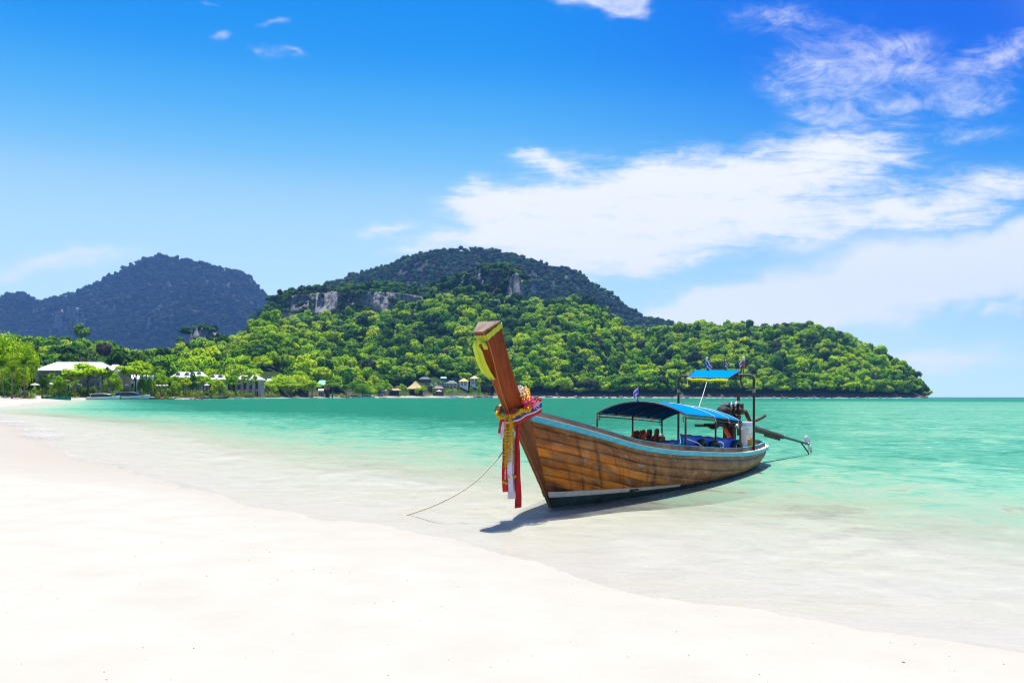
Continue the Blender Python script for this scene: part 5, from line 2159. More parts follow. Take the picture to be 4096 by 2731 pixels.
def roof_mesh(w, d, h, kind, ov=.6, ridge=.5, th=.18):
    mb = MB()
    W, Dp = w / 2 + ov, d / 2 + ov
    if kind == 'hip':
        r = W * ridge
        top = [(-r, 0, h), (r, 0, h)]
        b = [(-W, -Dp, 0), (W, -Dp, 0), (W, Dp, 0), (-W, Dp, 0)]
        mb.add(b + top, [(0, 1, 5, 4), (1, 2, 5), (2, 3, 4, 5), (3, 0, 4), (3, 2, 1, 0)])
    elif kind == 'gable':          # ridge along x
        mb.add([(-W, -Dp, 0), (W, -Dp, 0), (W, Dp, 0), (-W, Dp, 0), (-W, 0, h), (W, 0, h)], [(0, 1, 5, 4), (2, 3, 4, 5), (1, 2, 5), (3, 0, 4), (3, 2, 1, 0)])
    elif kind == 'front':          # gable towards the water
        mb.add([(-W, -Dp, 0), (W, -Dp, 0), (W, Dp, 0), (-W, Dp, 0), (0, -Dp, h), (0, Dp, h)], [(0, 1, 4), (1, 2, 5, 4), (2, 3, 5), (3, 0, 4, 5), (3, 2, 1, 0)])
    elif kind == 'tent':           # concave cone
        n = 4 if w < 5 else 12
        prof = [(1.0, 0), (.72, .22), (.42, .5), (.2, .76), (0.02, 1.0)]
        mb.lathe([(r_ * 1.0, z_ * h) for r_, z_ in prof], (0, 0, 0), n, Matrix.Rotation(R(45), 3, 'Z'), W * (1.41 if n == 4 else 1), Dp * (1.41 if n == 4 else 1))
    elif kind == 'flat':
        mb.box((0, 0, h / 2), (W * 2, Dp * 2, max(h, .2)))
    elif kind == 'shed':
        mb.add([(-W, -Dp, 0), (W, -Dp, 0), (W, Dp, h), (-W, Dp, h), (-W, -Dp, -th), (W, -Dp, -th), (W, Dp, h - th), (-W, Dp, h - th)], [(0, 1, 2, 3), (7, 6, 5, 4), (0, 4, 5, 1), (1, 5, 6, 2), (2, 6, 7, 3), (3, 7, 4, 0)])
    mb.box((0, -Dp + .02, -.09), (W * 2, .10, .2))
    return mb


def house(name, label, px0, px1, base, eave, ridge_, loc, wall, roof, kind='hip', depth=None, wins=(), rails=(), ridge=.5, cat='house', group=None, ov=.6, stilts=0, posts_only=False, win_m='glass', frame=None, awn=None):
    """A building that fills photo columns px0..px1; loc = (x, y, z) of its foot at the water side. wins: (x0, x1, z0, z1) as shares of the front."""
    x, D, z = loc
    w = (px1 - px0) / F * D - 2 * ov * (kind != 'flat')
    eh = max(1.2, Z(eave, D) - z)
    rh = max(.4, (eave - ridge_) / F * D)
    dp = depth or min(12, max(4, w * .8))
    t = empty(name, (X((px0 + px1) / 2, D), D + dp / 2 + ov, z), label, cat, group)
    if posts_only:
        for sx in np.linspace(-1, 1, max(2, int(w / 4) + 1)):
            for sy in (-1, 1):
                obj('post', MB().box((sx * w * .46, sy * dp * .45, eh / 2 - .3), (.22, .22, eh + .6)), M[wall], t)
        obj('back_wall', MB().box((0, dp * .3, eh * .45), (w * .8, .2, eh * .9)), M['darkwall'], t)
    else:
        obj('wall', MB().box((0, 0, eh / 2 - .8), (w, dp, eh + 1.6)), M[wall], t)
    obj('roof', roof_mesh(w, dp, rh, kind, ov, ridge), M[roof], t).location = (0, 0, eh)
    for (a, b, c, d) in wins:
        ww, hh = (b - a) * w, (d - c) * eh
        cx_, cz_ = (a + b - 1) / 2 * w, (c + d) / 2 * eh
        o = obj('window', MB().box((cx_, -dp / 2 - .01, cz_), (ww, .10, hh)), M[win_m], t)
        if frame:
            mb = MB()
            mb.box((cx_, -dp / 2 - .08, cz_ + hh / 2 + .06), (ww + .24, .08, .12)).box((cx_, -dp / 2 - .08, cz_ - hh / 2 - .06), (ww + .24, .08, .12))
            mb.box((cx_ - ww / 2 - .06, -dp / 2 - .08, cz_), (.12, .08, hh)).box((cx_ + ww / 2 + .06, -dp / 2 - .08, cz_), (.12, .08, hh)).box((cx_, -dp / 2 - .08, cz_), (.08, .06, hh))
            obj('frame', mb, M[frame], o)
    for (zf, m_) in rails:
        mb = MB()
        zz_ = zf * eh
        mb.box((0, -dp / 2 - .6, zz_), (w * .98, 1.2, .16)).box((0, -dp / 2 - 1.14, zz_ + .95), (w * .98, .06, .08))
        for q in np.linspace(-.48, .48, max(4, int(w / 1.2))):
            mb.box((q * w, -dp / 2 - 1.14, zz_ + .5), (.07, .05, .85))
        obj('balcony', mb, M[m_], t)
    if awn:
        zf, m_, k = awn
        obj('awning', MB().box((0, -dp / 2 - k / 2, zf * eh), (w * 1.08, k, .14), Matrix.Rotation(R(8), 3, 'X')), M[m_], t)
    for k in range(stilts):
        obj('stilt', MB().box(((k / (stilts - 1) - .5) * w * .95, -dp * .48, -2.2), (.3, .3, 4.6)), M['darkwall'], t)
    return t


def shore_loc(px, D):
    x = X(px, D)
    return (x, D, gnd(x, D))


def row(n, z0, z1, fill=.7, a=.04, b=.96):
    return [(a + (b - a) * (i + .5 - fill / 2) / n, a + (b - a) * (i + .5 + fill / 2) / n, z0, z1) for i in range(n)]


# the long white-roofed resort building on the left
t = house('resort_building', 'long two-storey resort building with a broad white roof behind the almond trees', 128, 425, 1562, 1484, 1448, shore_loc(280, 405), 'greywall', 'roofwhite', 'hip', 16, row(12, .66, .97, .88) + row(9, .10, .46, .6), [(.55, 'cream')], .62, 'building', ov=1.2)
t = house('resort_building', 'white-roofed resort wing with a small dark gable beside the tall almond tree', 386, 480, 1562, 1488, 1458, shore_loc(434, 398), 'cream', 'roofwhite', 'hip', 13, row(3, .66, .92, .6) + row(2, .34, .56, .6) + row(2, .04, .26, .5), [(.60, 'white'), (.30, 'cream')], .18, 'building', ov=1.0)
mb = MB().add([(-2.2, 0, 0), (2.2, 0, 0), (0, 0, 2.2), (-2.2, 6, 0), (2.2, 6, 0), (0, 6, 2.2)], [(0, 1, 2), (1, 4, 5, 2), (0, 2, 5, 3)])
o = obj('dormer', mb, M['roofwhite'], t)
o.location = (-1.0, -6.6, 12.2)
o = obj('gable_panel', MB().add([(-1.6, -.03, .1), (1.6, -.03, .1), (0, -.03, 1.7)], [(0, 1, 2)]), M['darkwall'], o)
house('resort_building', 'small white-roofed building half hidden behind the tall almond tree trunk', 470, 545, 1555, 1518, 1499, shore_loc(507, 425), 'white', 'roofwhite', 'hip', 9, row(3, .2, .7, .5), (), .6, 'building', ov=.8)
house('resort_building', 'pale blue and white flat-topped building beside the tall almond tree', 566, 600, 1552, 1506, 1500, shore_loc(583, 425), 'white', 'white', 'hip', 5, row(2, .15, .55, .62), [(.08, 'white')], .3, 'building', ov=.3)
house('pavilion', 'low brown-roofed beach pavilion in front of the resort building', 222, 296, 1555, 1532, 1518, shore_loc(258, 372), 'cream', 'roofbrown', 'hip', 7, row(5, .1, .7, .5), (), .6, 'pavilion', ov=.9)
# white-roofed villas
for (a, b, e, r_, D, lab, n) in ((680, 765, 1510, 1489, 505, 'white-roofed villa behind the beach umbrellas, with a stepped ridge', 3), (742, 808, 1506, 1487, 520, 'white-roofed villa with a dark gable behind the dark pointed tree', 2), (822, 897, 1518, 1500, 540, 'white-roofed villa behind two coconut palms', 3), (933, 1046, 1520, 1502, 575, 'long white-roofed villa at the end of the resort, beside the sea wall palms', 4)):
    t = house('villa', lab, a, b, 1545, e, r_, shore_loc((a + b) / 2, D), 'greywall', 'roofwhite', 'hip', 9, row(n, .45, .9, .5) + row(n, .05, .35, .45), (), .55, 'villa', 'white-roofed villas', 1.0)
    w = (b - a) / F * D
    for s in (-.2, .22):
        mb = MB().add([(-1.7, 0, 0), (1.7, 0, 0), (0, 0, 1.5), (-1.7, 3.6, 0), (1.7, 3.6, 0), (0, 3.6, 1.5)], [(0, 1, 2), (1, 4, 5, 2), (0, 2, 5, 3)])
        o = obj('gable', mb, M['roofgrey'], t)
        o.location = (s * w, -3.6, (Z(e, D) - shore_loc((a + b) / 2, D)[2]) + 1.6)

# houses of the beach village
def hl(px, py, key='C3'):
    r_ = on_hill(key, px, py)
    return r_


house('house', 'hall with a bright green roof among the beach trees', 1262, 1309, 1560, 1541, 1521, shore_loc(1285, 742), 'darkwall', 'roofgreen', 'hip', 9, row(4, .2, .7, .6), (), .5, 'hall')
house('hut', 'low pale-roofed hut below the bright green roof', 1272, 1293, 1572, 1563, 1556, shore_loc(1282, 722), 'greywall', 'roofwhite', 'gable', 4, row(2, .2, .7), (), cat='hut', ov=.4)
house('hut', 'thatched cone hut just below the bright green roof', 1293, 1316, 1572, 1557, 1543, shore_loc(1304, 722), 'brown', 'thatch', 'tent', 5, (), (), cat='hut', posts_only=True)
house('house', 'house with a pale green roof over the end of the sea wall trees', 1064, 1102, 1545, 1528, 1516, hl(1083, 1540, 'E'), 'white', 'roofpale', 'gable', 6, row(3, .3, .8), ())
house('house', 'lime-roofed house beside the feathery olive tree', 1340, 1370, 1548, 1531, 1519, hl(1355, 1548), 'white', 'rooflime', 'gable', 6, row(3, .3, .8, .5), ())
for (a, b, e, r_, py, m_, lab) in ((1394, 1416, 1512, 1506, 1520, 'roofwhite', 'small white-roofed house highest in the trees behind the beach'), (1398, 1424, 1520, 1513, 1530, 'roofwhite', 'white-roofed house stepped above the wide cream roof'), (1394, 1443, 1531, 1519, 1545, 'canvas', 'house with a wide cream roof above the beach trees'), (1436, 1452, 1510, 1498, 1526, 'roofgrey', 'narrow blue-grey house up among the hillside trees')):
    house('house', lab, a, b, py, e, r_, hl((a + b) / 2, py), 'greywall', m_, 'hip', 6, row(2, .2, .8), (), ov=.3)
house('house', 'dark two-storey house with a wide dark green roof above the thatched hall', 1673, 1723, 1536, 1516, 1508, hl(1698, 1536), 'darkwall', 'roofdark', 'hip', 9, row(5, .08, .42, .6) + row(5, .58, .9, .7), [(.06, 'white'), (.52, 'brown')], .45)
house('thatched_hall', 'big open beach hall with a tall pointed thatched roof', 1617, 1697, 1573, 1555, 1524.5, shore_loc(1657, 872), 'brown', 'thatch', 'tent', 18, (), (), cat='hall', posts_only=True, ov=1.5)
house('thatched_bar', 'low thatched beach bar with two thatched chimney-like turrets', 1545, 1600, 1574, 1561, 1555, shore_loc(1572, 848), 'brown', 'thatch', 'hip', 8, (), (), .7, 'bar', posts_only=True, ov=.8)
for px in (1566, 1588):
    tw = empty('thatched_turret', (X(px, 856), 856, gnd(X(px, 856), 856)), 'thatched turret %s the low beach bar, %s' % (('behind', 'nearer the open sand') if px < 1570 else ('rising from', 'nearer the big thatched hall')), 'turret', 'turrets of the beach bar')
    zt = Z(1557, 856) - tw.location.z
    obj('shaft', MB().box((0, 2.5, zt / 2 + 1.9), (2.2, 2.2, zt + 3.8), None, .8), M['thatch'], tw)
    obj('cap', MB().box((0, 2.5, zt + 3.9), (2.0, 2.0, .3)), M['roofbrown'], tw)
house('house', 'dark timber chalet with lime eaves, nearer the thatched hall', 1711, 1731, 1562, 1545, 1532, hl(1721, 1562), 'brown', 'rooflime', 'front', 7, row(1, .1, .5, .5) + row(1, .6, .9, .4), (), ov=.35, group='timber chalets')
house('house', 'dark timber chalet with lime eaves, nearer the grey gabled house', 1729, 1750, 1558, 1543, 1530, hl(1740, 1558), 'brown', 'rooflime', 'front', 7, row(1, .1, .5, .6), [(.5, 'white')], ov=.35, group='timber chalets')
house('house', 'grey two-storey house with a tall front gable', 1746, 1766, 1549, 1534, 1523, hl(1756, 1549), 'greywall', 'roofgrey', 'front', 7, row(2, .1, .42, .5) + row(2, .56, .9, .5), [(.5, 'white')], ov=.3)
house('house', 'grey gabled house adjoining, with a dark doorway', 1764, 1780, 1549, 1536, 1525, hl(1772, 1549), 'greywall', 'roofgrey', 'front', 7, row(1, .05, .42, .5) + row(1, .56, .9, .5), [(.5, 'white')], ov=.3)
house('pavilion', 'brown-roofed beach restaurant with a shaded front', 1728, 1775, 1574, 1554, 1544, shore_loc(1751, 895), 'brown', 'roofbrown', 'hip', 8, row(4, .1, .6, .7), (), .5, 'restaurant', ov=1.0)
house('house', 'cream two-storey house with a dark roof and a bright green awning', 1781, 1830, 1552, 1533, 1521.5, hl(1805, 1552), 'cream', 'roofdark', 'hip', 8, row(3, .08, .42, .6) + row(3, .58, .9, .55), [(.5, 'white')], .3, frame='cream', awn=(.02, 'roofgreen', 2.5))
house('house', 'teal-roofed hut high above the grey gabled house', 1762, 1786, 1524, 1513, 1507, hl(1774, 1524), 'teal', 'roofgreen', 'gable', 5, row(2, .2, .8), (), ov=.4)
house('house', 'teal-roofed hut behind the house with the green awning', 1804, 1832, 1524, 1515, 1510, hl(1818, 1524), 'darkwall', 'roofgreen', 'gable', 5, row(2, .2, .8), (), ov=.5)
house('hut', 'small hut with a flat teal roof, highest on the hillside', 1711, 1730, 1508, 1499, 1496, hl(1720, 1508), 'darkwall', 'roofgreen', 'shed', 4, row(1, .2, .8), (), cat='hut', ov=.6)
YW = row(2, .46, .64, .72, .1, .9) + row(2, .74, .92, .72, .1, .9)
house('house', 'white three-storey house with an orange roof, lower of the two', 1833, 1876, 1556, 1525, 1512.5, hl(1855, 1556), 'white', 'rooforange', 'hip', 8, YW + [(.28, .33, .1, .26), (.62, .67, .1, .26)], [(.43, 'white'), (.70, 'white')], .08, 'house', 'orange-roofed houses', 1.3, frame='white')
house('house', 'white three-storey house with an orange roof, higher and nearer the prow', 1876, 1918, 1552, 1514, 1502.5, hl(1897, 1553), 'white', 'rooforange', 'hip', 8, YW, [(.43, 'white'), (.70, 'white')], .08, 'house', 'orange-roofed houses', 1.3, frame='white')
house('house', 'dark grey house on stilts over the rocks, close to the prow', 1922, 1964, 1558, 1522, 1510, hl(1943, 1560), 'darkwall', 'roofgrey', 'shed', 8, row(3, .5, .85, .7), [(.42, 'greywall'), (.08, 'brown')], .5, 'house', ov=.6, stilts=6)


# umbrellas, tents
def umbrella(px, D, wpx, top, label, m_='canvas', group='white beach umbrellas', h0=None):
    x = X(px, D)
    z0 = gnd(x, D)
    r_ = wpx / 2 / F * D
    zt = max(Z(top, D) - z0, 2.0)
    t = empty('beach_umbrella', (x, D, z0), label, 'umbrella', group)
    obj('pole', MB().tube([(0, 0, -.2), (0, 0, zt)], .04, 6), M['brown'], t)
    mb = MB()
    n = 8
    ring = [(math.cos(6.2832 * k / n) * r_, math.sin(6.2832 * k / n) * r_, zt - .38 * r_) for k in range(n)]
    mb.add([(0, 0, zt)] + ring + [(p[0] * .98, p[1] * .98, p[2] - .18) for p in ring], [(0, 1 + k, 1 + (k + 1) % n) for k in range(n)] + [(1 + k, 1 + n + k, 1 + n + (k + 1) % n, 1 + (k + 1) % n) for k in range(n)])
    obj('canopy', mb, M[m_], t)


umbrella(50, 262, 26, 1541, 'red beach umbrella beside the bush on the left sand', 'canvasred', 'beach umbrellas on the sand')
umbrella(140, 275, 36, 1535, 'broad white beach umbrella over the green tarpaulin', 'canvas', 'beach umbrellas on the sand')
umbrella(186, 300, 18, 1536, 'white umbrella behind the green netting fence, nearer the round dark tree', 'canvas', 'umbrellas behind the green netting')
umbrella(203, 302, 20, 1534, 'white umbrella behind the green netting fence, nearer the brown pavilion', 'canvas', 'umbrellas behind the green netting')
umbrella(509, 398, 18, 1538, 'lone white umbrella behind the speedboats', 'canvas')
for k, (px, w_) in enumerate(((580, 16), (600, 14), (628, 16), (640, 16), (656, 16), (668, 14))):
    umbrella(px, 412 + 4 * (k % 2), w_, 1541, 'small white umbrella %s' % ('in front of the pale blue building', 'just past the pale blue building', 'first of four close together above the hedge', 'second of four close together above the hedge', 'third of four close together above the hedge', 'last of four close together above the hedge')[k])
umbrella(697, 452, 13, 1542, 'white umbrella by the white-flowered bush, nearer the four umbrellas')
umbrella(713, 452, 13, 1542, 'white umbrella by the white-flowered bush, nearer the villas')
umbrella(827, 470, 26, 1537, 'white pointed parasol under the pines beside the sea wall')
umbrella(1515, 838, 22, 1552, 'white tent-like parasol on the village beach', 'canvas', 'village beach parasols')
umbrella(1530, 832, 18, 1562, 'bright blue parasol beside the white tent on the village beach', 'canvasblue', 'village beach parasols')
umbrella(1543, 836, 14, 1560, 'peach parasol between the blue parasol and the thatched bar', 'canvaspeach', 'village beach parasols')
umbrella(1823, 893, 18, 1562, 'brown conical parasol beside the blue raft', 'thatch', 'village beach parasols')
umbrella(1756, 884, 26, 1560, 'white awning-like parasol in front of the brown-roofed restaurant', 'canvas', 'village beach parasols')


# ------------------------------------------------------------------ trees and plants of the shore
def big_crown(name, seed, n_lobes, per, leaf, sx, zlo, zhi, lr=(.2, .34), flat=.5, mat_='leaf', core=True):
    g = np.random.default_rng(seed)
    V, Fq = [], []
    for i in range(n_lobes):
        a = 2.4 * i + g.uniform(-.4, .4)
        rr = math.sqrt((i + .5) / n_lobes) * .82
        dome = math.sqrt(max(0, 1 - (rr / .95) ** 2))
        z = zlo + (zhi - zlo) * dome * (g.uniform(.35, 1.0))
        c = np.array([rr * math.cos(a) * sx, rr * math.sin(a) * sx, z])
        r = g.uniform(*lr)
        d = g.normal(size=(per, 3))
        d[:, 2] = d[:, 2] * .7 + .45
        d /= np.linalg.norm(d, axis=1)[:, None]
        for k in range(per):
            n = d[k] + np.array([0, 0, .8]) + g.normal(size=3) * .4
            n /= np.linalg.norm(n)
            t = np.cross(n, g.normal(size=3))
            t /= np.linalg.norm(t)
            b = np.cross(n, t)
            s = leaf * g.uniform(.6, 1.3)
            p = c + d[k] * r * np.array([1, 1, flat]) * g.uniform(.6, 1.1)
            o = len(V)
            V += [p - t * s - b * s * .6, p + t * s * .7 - b * s * .8, p + t * s + b * s * .6, p - t * s * .6 + b * s * .9]
            Fq.append((o, o + 1, o + 2, o + 3))
    return pmesh(name, V, Fq, M[mat_], False)


BIG = {'almond': [big_crown('crown', 40 + i, 26, 130, .042, 1.0, .62, 1.25, (.2, .36), .28) for i in range(2)],
       'round': [big_crown('crown', 50 + i, 30, 130, .044, .95, .35, 1.5, (.24, .36), .8) for i in range(3)],
       'pine': [big_crown('crown', 60 + i, 30, 60, .05, .6, .25, 2.0, (.15, .3), .7) for i in range(2)],
       'dense': [big_crown('crown', 70 + i, 52, 170, .034, 1.0, .25, 1.3, (.24, .4), .85) for i in range(2)]}
SHT = [trunk_mesh('trunk', 1.0, .05, 20 + i, 6) for i in range(2)]
cnt = [0]


def tree(px, D, wpx, top, kind, tone, label, group, base=None):
    x = X(px, D)
    z0 = base if base is not None else gnd(x, D)
    r_ = wpx / 2 / F * D
    zt = max(Z(top, D) - z0, r_ * .8)
    hk = max(v.co.z for v in BIG[kind][cnt[0] % len(BIG[kind])].vertices)
    t = empty('beach_tree', (x, D, z0), label, 'tree', group, random.uniform(0, 6.28))
    t.scale = (r_, r_, zt / hk)
    c = link('crown', BIG[kind][cnt[0] % len(BIG[kind])], t)
    c['tone'] = tone
    link('trunk', SHT[cnt[0] % 2], t)
    cnt[0] += 1


tree(20, 272, 150, 1322, 'dense', .93, 'tallest bright green leafy tree at the very edge of the beach', 'big trees on the left beach')
tree(94, 285, 112, 1358, 'dense', .9, 'big bright green leafy tree beside the long white roof', 'big trees on the left beach')
tree(-25, 280, 90, 1325, 'dense', .8, 'leafy tree cut by the edge of the view behind the palms', 'big trees on the left beach')
tree(58, 262, 100, 1404, 'dense', .8, 'rounded lower tree between the two big bright trees', 'big trees on the left beach')
tree(28, 258, 80, 1500, 'round', .5, 'low spreading bush-like tree behind the red umbrella', 'low trees on the left beach', gnd(X(28, 258), 258) - .8)
tree(170, 290, 50, 1494, 'round', .36, 'small round dark green tree before the white roof', 'low trees on the left beach')
tree(352, 372, 190, 1452, 'almond', .97, 'wide layered bright green almond tree in front of the long white roof', 'beach almond trees')
tree(285, 368, 90, 1476, 'almond', .9, 'smaller layered almond tree over the brown pavilion', 'beach almond trees')
tree(540, 405, 150, 1441, 'almond', .86, 'tall layered almond tree above the speedboats', 'beach almond trees')
tree(455, 384, 70, 1490, 'round', .84, 'rounded bright tree between the two layered almond trees', 'garden trees of the resort')
tree(236, 352, 64, 1502, 'round', .7, 'small leafy tree before the dark band of the long building', 'garden trees of the resort')
tree(735, 450, 56, 1508, 'almond', .9, 'layered bright tree in front of the gabled villa', 'garden trees of the resort')
tree(600, 408, 46, 1510, 'round', .9, 'yellow-green round tree hiding the corner of the pale blue building', 'garden trees of the resort')
tree(574, 402, 50, 1497, 'round', .5, 'slim dull green tree against the pale blue building', 'garden trees of the resort')
tree(690, 452, 96, 1504, 'almond', .6, 'broad dark green tree in front of the first villa', 'garden trees of the resort')
tree(703, 446, 46, 1522, 'round', .8, 'white-flowered bush-like tree beside two small umbrellas', 'garden trees of the resort')
tree(770, 470, 60, 1486, 'pine', .42, 'dark pointed tree rising in front of the villas', 'garden trees of the resort')
tree(815, 478, 80, 1502, 'almond', .85, 'bright layered tree between the dark pointed tree and the palms', 'garden trees of the resort')
tree(872, 492, 60, 1512, 'round', .92, 'yellow-green tree in front of the palm villa', 'garden trees of the resort')
tree(925, 520, 66, 1500, 'almond', .72, 'layered green tree beside the longest villa', 'garden trees of the resort')
tree(640, 432, 60, 1500, 'round', .66, 'leafy green tree behind the row of four umbrellas', 'garden trees of the resort')
for k, (px, D, w_, tp, kd, tn, lab) in enumerate(((1075, 640, 70, 1520, 'round', .97, 'yellow-green bushy tree at the end of the sea wall'), (1130, 665, 110, 1496, 'dense', .98, 'broadest yellow-green tree of the row on the pale beach'), (1195, 690, 110, 1494, 'dense', .9, 'tall bright green tree in the middle of the beach row'),
                                                    (1165, 655, 96, 1522, 'almond', .78, 'lower layered tree in front of the two tall bright trees'), (1248, 690, 84, 1522, 'almond', .88, 'layered bright tree beside the bright green roof'), (1330, 722, 66, 1518, 'almond', .62, 'layered darker tree between the thatched cone and the lime roof'), (1385, 745, 60, 1484, 'pine', .5, 'tall feathery olive tree above the speedboats of the far beach'),
                                                    (1412, 740, 66, 1522, 'almond', .55, 'layered olive tree beside the feathery one'), (1450, 770, 70, 1530, 'dense', .6, 'rounded green tree behind the moored speedboats'), (1480, 775, 60, 1544, 'round', .95, 'low yellow-green tree at the white tent'), (1512, 835, 56, 1530, 'round', .7, 'green tree behind the white tent'), (1540, 850, 60, 1518, 'round', .74, 'green tree behind the thatched turrets'),
                                                    (1608, 872, 40, 1534, 'round', .8, 'small tree between the thatched bar and the big hall'), (1691, 868, 34, 1543, 'almond', .95, 'small bright tree in front of the big thatched hall'), (1668, 866, 20, 1550, 'round', .8, 'smallest bright tree under the thatched eaves'), (1737, 882, 16, 1548, 'round', .6, 'dark bush-like tree at the corner of the restaurant'),
                                                    (1885, 896, 15, 1537, 'round', .75, 'small tree at the foot of the higher orange-roofed house'), (1916, 896, 18, 1536, 'round', .9, 'small tree before the house on stilts'), (1808, 886, 46, 1555, 'almond', .7, 'low bushy tree under the green awning'))):
    tree(px, D, w_, tp, kd, tn, lab, 'trees along the far beach')
x_, y_, z_ = hl(1913, 1548)
tree(1915, y_ - 4, 30, 1510, 'round', .95, 'bright green tree between the orange roof and the stilt house', 'trees along the far beach', z_)


def frond_mesh(seed):
    g = np.random.default_rng(seed)
    V, Fq = [], []
    n = 15
    for i in range(n):
        t = (i + .6) / n
        x, z = t, .42 * t - .58 * t * t
        for sd in (-1, 1):
            ln = .26 * math.sin(math.pi * (.12 + .8 * t)) * g.uniform(.85, 1.1)
            dx, dz = .16, -.07 - .08 * t
            w_ = .04
            o = len(V)
            V += [(x - w_, 0, z), (x + w_, 0, z), (x + dx + w_ * .4, sd * ln, z + dz + .02), (x + dx - w_ * .5, sd * ln * .9, z + dz)]
            Fq.append((o, o + 1, o + 2, o + 3))
    for i in range(8):
        a, b = i / 8, (i + 1) / 8
        o = len(V)
        V += [(a, -.012, .42 * a - .58 * a * a + .01), (a, .012, .42 * a - .58 * a * a + .01), (b, .01, .42 * b - .58 * b * b + .01), (b, -.01, .42 * b - .58 * b * b + .01)]
        Fq.append((o, o + 1, o + 2, o + 3))
    return pmesh('frond', V, Fq, M['palm'], False)


FRONDS = [frond_mesh(i) for i in range(3)]


def palm(px, D, top, fr, label, group, n=15):
    x = X(px, D)
    z0 = gnd(x, D)
    h = max(Z(top, D) - z0 - fr * .25, 2.5)
    t = empty('coconut_palm', (x, D, z0), label, 'palm', group)
    g = random.Random(int(px))
    lx = g.uniform(-.12, .12) * h
    pts = [(lx * q * q, 0, h * q - .1) for q in np.linspace(0, 1, 7)]
    obj('trunk', MB().tube(pts, list(np.linspace(.22, .12, 7)), 7), M['palmbark'], t, True)
    for k in range(n):
        o = link('frond', FRONDS[k % 3], t)
        o.location = (lx, 0, h - .08)
        o.rotation_euler = (g.uniform(-.2, .2), -.75 + 1.25 * (k % 5) / 4 + g.uniform(-.12, .12), 6.2832 * k * .382 + g.uniform(-.15, .15))
        o.scale = (fr, fr, fr)


palm(14, 240, 1452, 3.8, 'lush coconut palm at the edge of the view in front of the tallest tree', 'palms on the left beach', 20)
palm(98, 250, 1446, 3.4, 'coconut palm with hanging fronds in front of the white roof corner', 'palms on the left beach', 20)
palm(48, 232, 1474, 3.2, 'lower palm with arching fronds between the other two', 'palms on the left beach', 18)
palm(205, 330, 1504, 3.2, 'small palm between the round dark tree and the pavilion', 'garden palms')
palm(432, 372, 1494, 4.6, 'palm with upright fronds before the resort wing', 'garden palms')
palm(612, 402, 1478, 4.2, 'coconut palm beside the pale blue building', 'garden palms')
palm(742, 455, 1518, 3.8, 'low palm above the sea wall near the white-flowered bush', 'garden palms')
palm(866, 500, 1482, 3.6, 'coconut palm against the white roof, nearer the pointed tree', 'garden palms')
palm(893, 505, 1484, 3.6, 'coconut palm against the white roof, nearer the longest villa', 'garden palms')
palm(967, 540, 1514, 4.2, 'palm in front of the longest villa, first of three', 'garden palms')
palm(997, 545, 1508, 4.4, 'palm in front of the longest villa, middle of three', 'garden palms')
palm(1026, 556, 1517, 4.2, 'palm in front of the longest villa, last of three', 'garden palms')
for k, (px, D, lab) in enumerate(((262, 352, 'yellow young palm before the brown pavilion'), (300, 350, 'yellow young palm under the layered almond tree'), (232, 350, 'yellow young palm by the green netting'), (455, 382, 'yellow young palm behind the first speedboat'))):
    palm(px, D, 1530, 2.6, lab, 'young yellow palms', 11)


def hedge(px0, px1, D, h, label, group='clipped hedges above the sea wall'):
    x0, x1 = X(px0, D), X(px1, D)
    g = np.random.default_rng(int(px0))
    n = int((x1 - x0) * 26)
    V, Fq = [], []
    for k in range(n):
        p = np.array([g.uniform(x0, x1), g.normal() * .5, 0])
        p[2] = h * g.uniform(.05, 1.0) * (1 - .2 * abs(p[1]))
        nn = np.array([g.normal() * .6, -.5 + g.normal() * .5, .9])
        nn /= np.linalg.norm(nn)
        t = np.cross(nn, g.normal(size=3))
        t /= np.linalg.norm(t)
        b = np.cross(nn, t)
        s = .20
        o = len(V)
        V += [p - t * s, p - b * s, p + t * s, p + b * s]
        Fq.append((o, o + 1, o + 2, o + 3))
    o = link('hedge', pmesh('hedge', V, Fq, M['hedge'], False))
    o.location = (0, D, gnd((x0 + x1) / 2, D))
    tag(o, label, 'hedge', group)


hedge(300, 345, 362, 1.3, 'yellow-green hedge under the wide almond tree', 'hedges of the resort garden')
hedge(480, 560, 392, 1.2, 'yellow-green hedge right behind the speedboats', 'hedges of the resort garden')
hedge(600, 660, 401, 1.3, 'hedge below the four close umbrellas')
hedge(664, 722, 412, 1.3, 'hedge below the white-flowered bush')
hedge(760, 800, 446, 1.0, 'hedge under the dark pointed tree')
hedge(820, 872, 462, 1.2, 'hedge under the white pointed parasol')
hedge(885, 928, 480, 1.2, 'hedge in front of the yellow-green tree')
hedge(942, 978, 500, 1.2, 'hedge beside the small moored boat')
hedge(1000, 1060, 545, 1.1, 'hedge at the end of the sea wall')


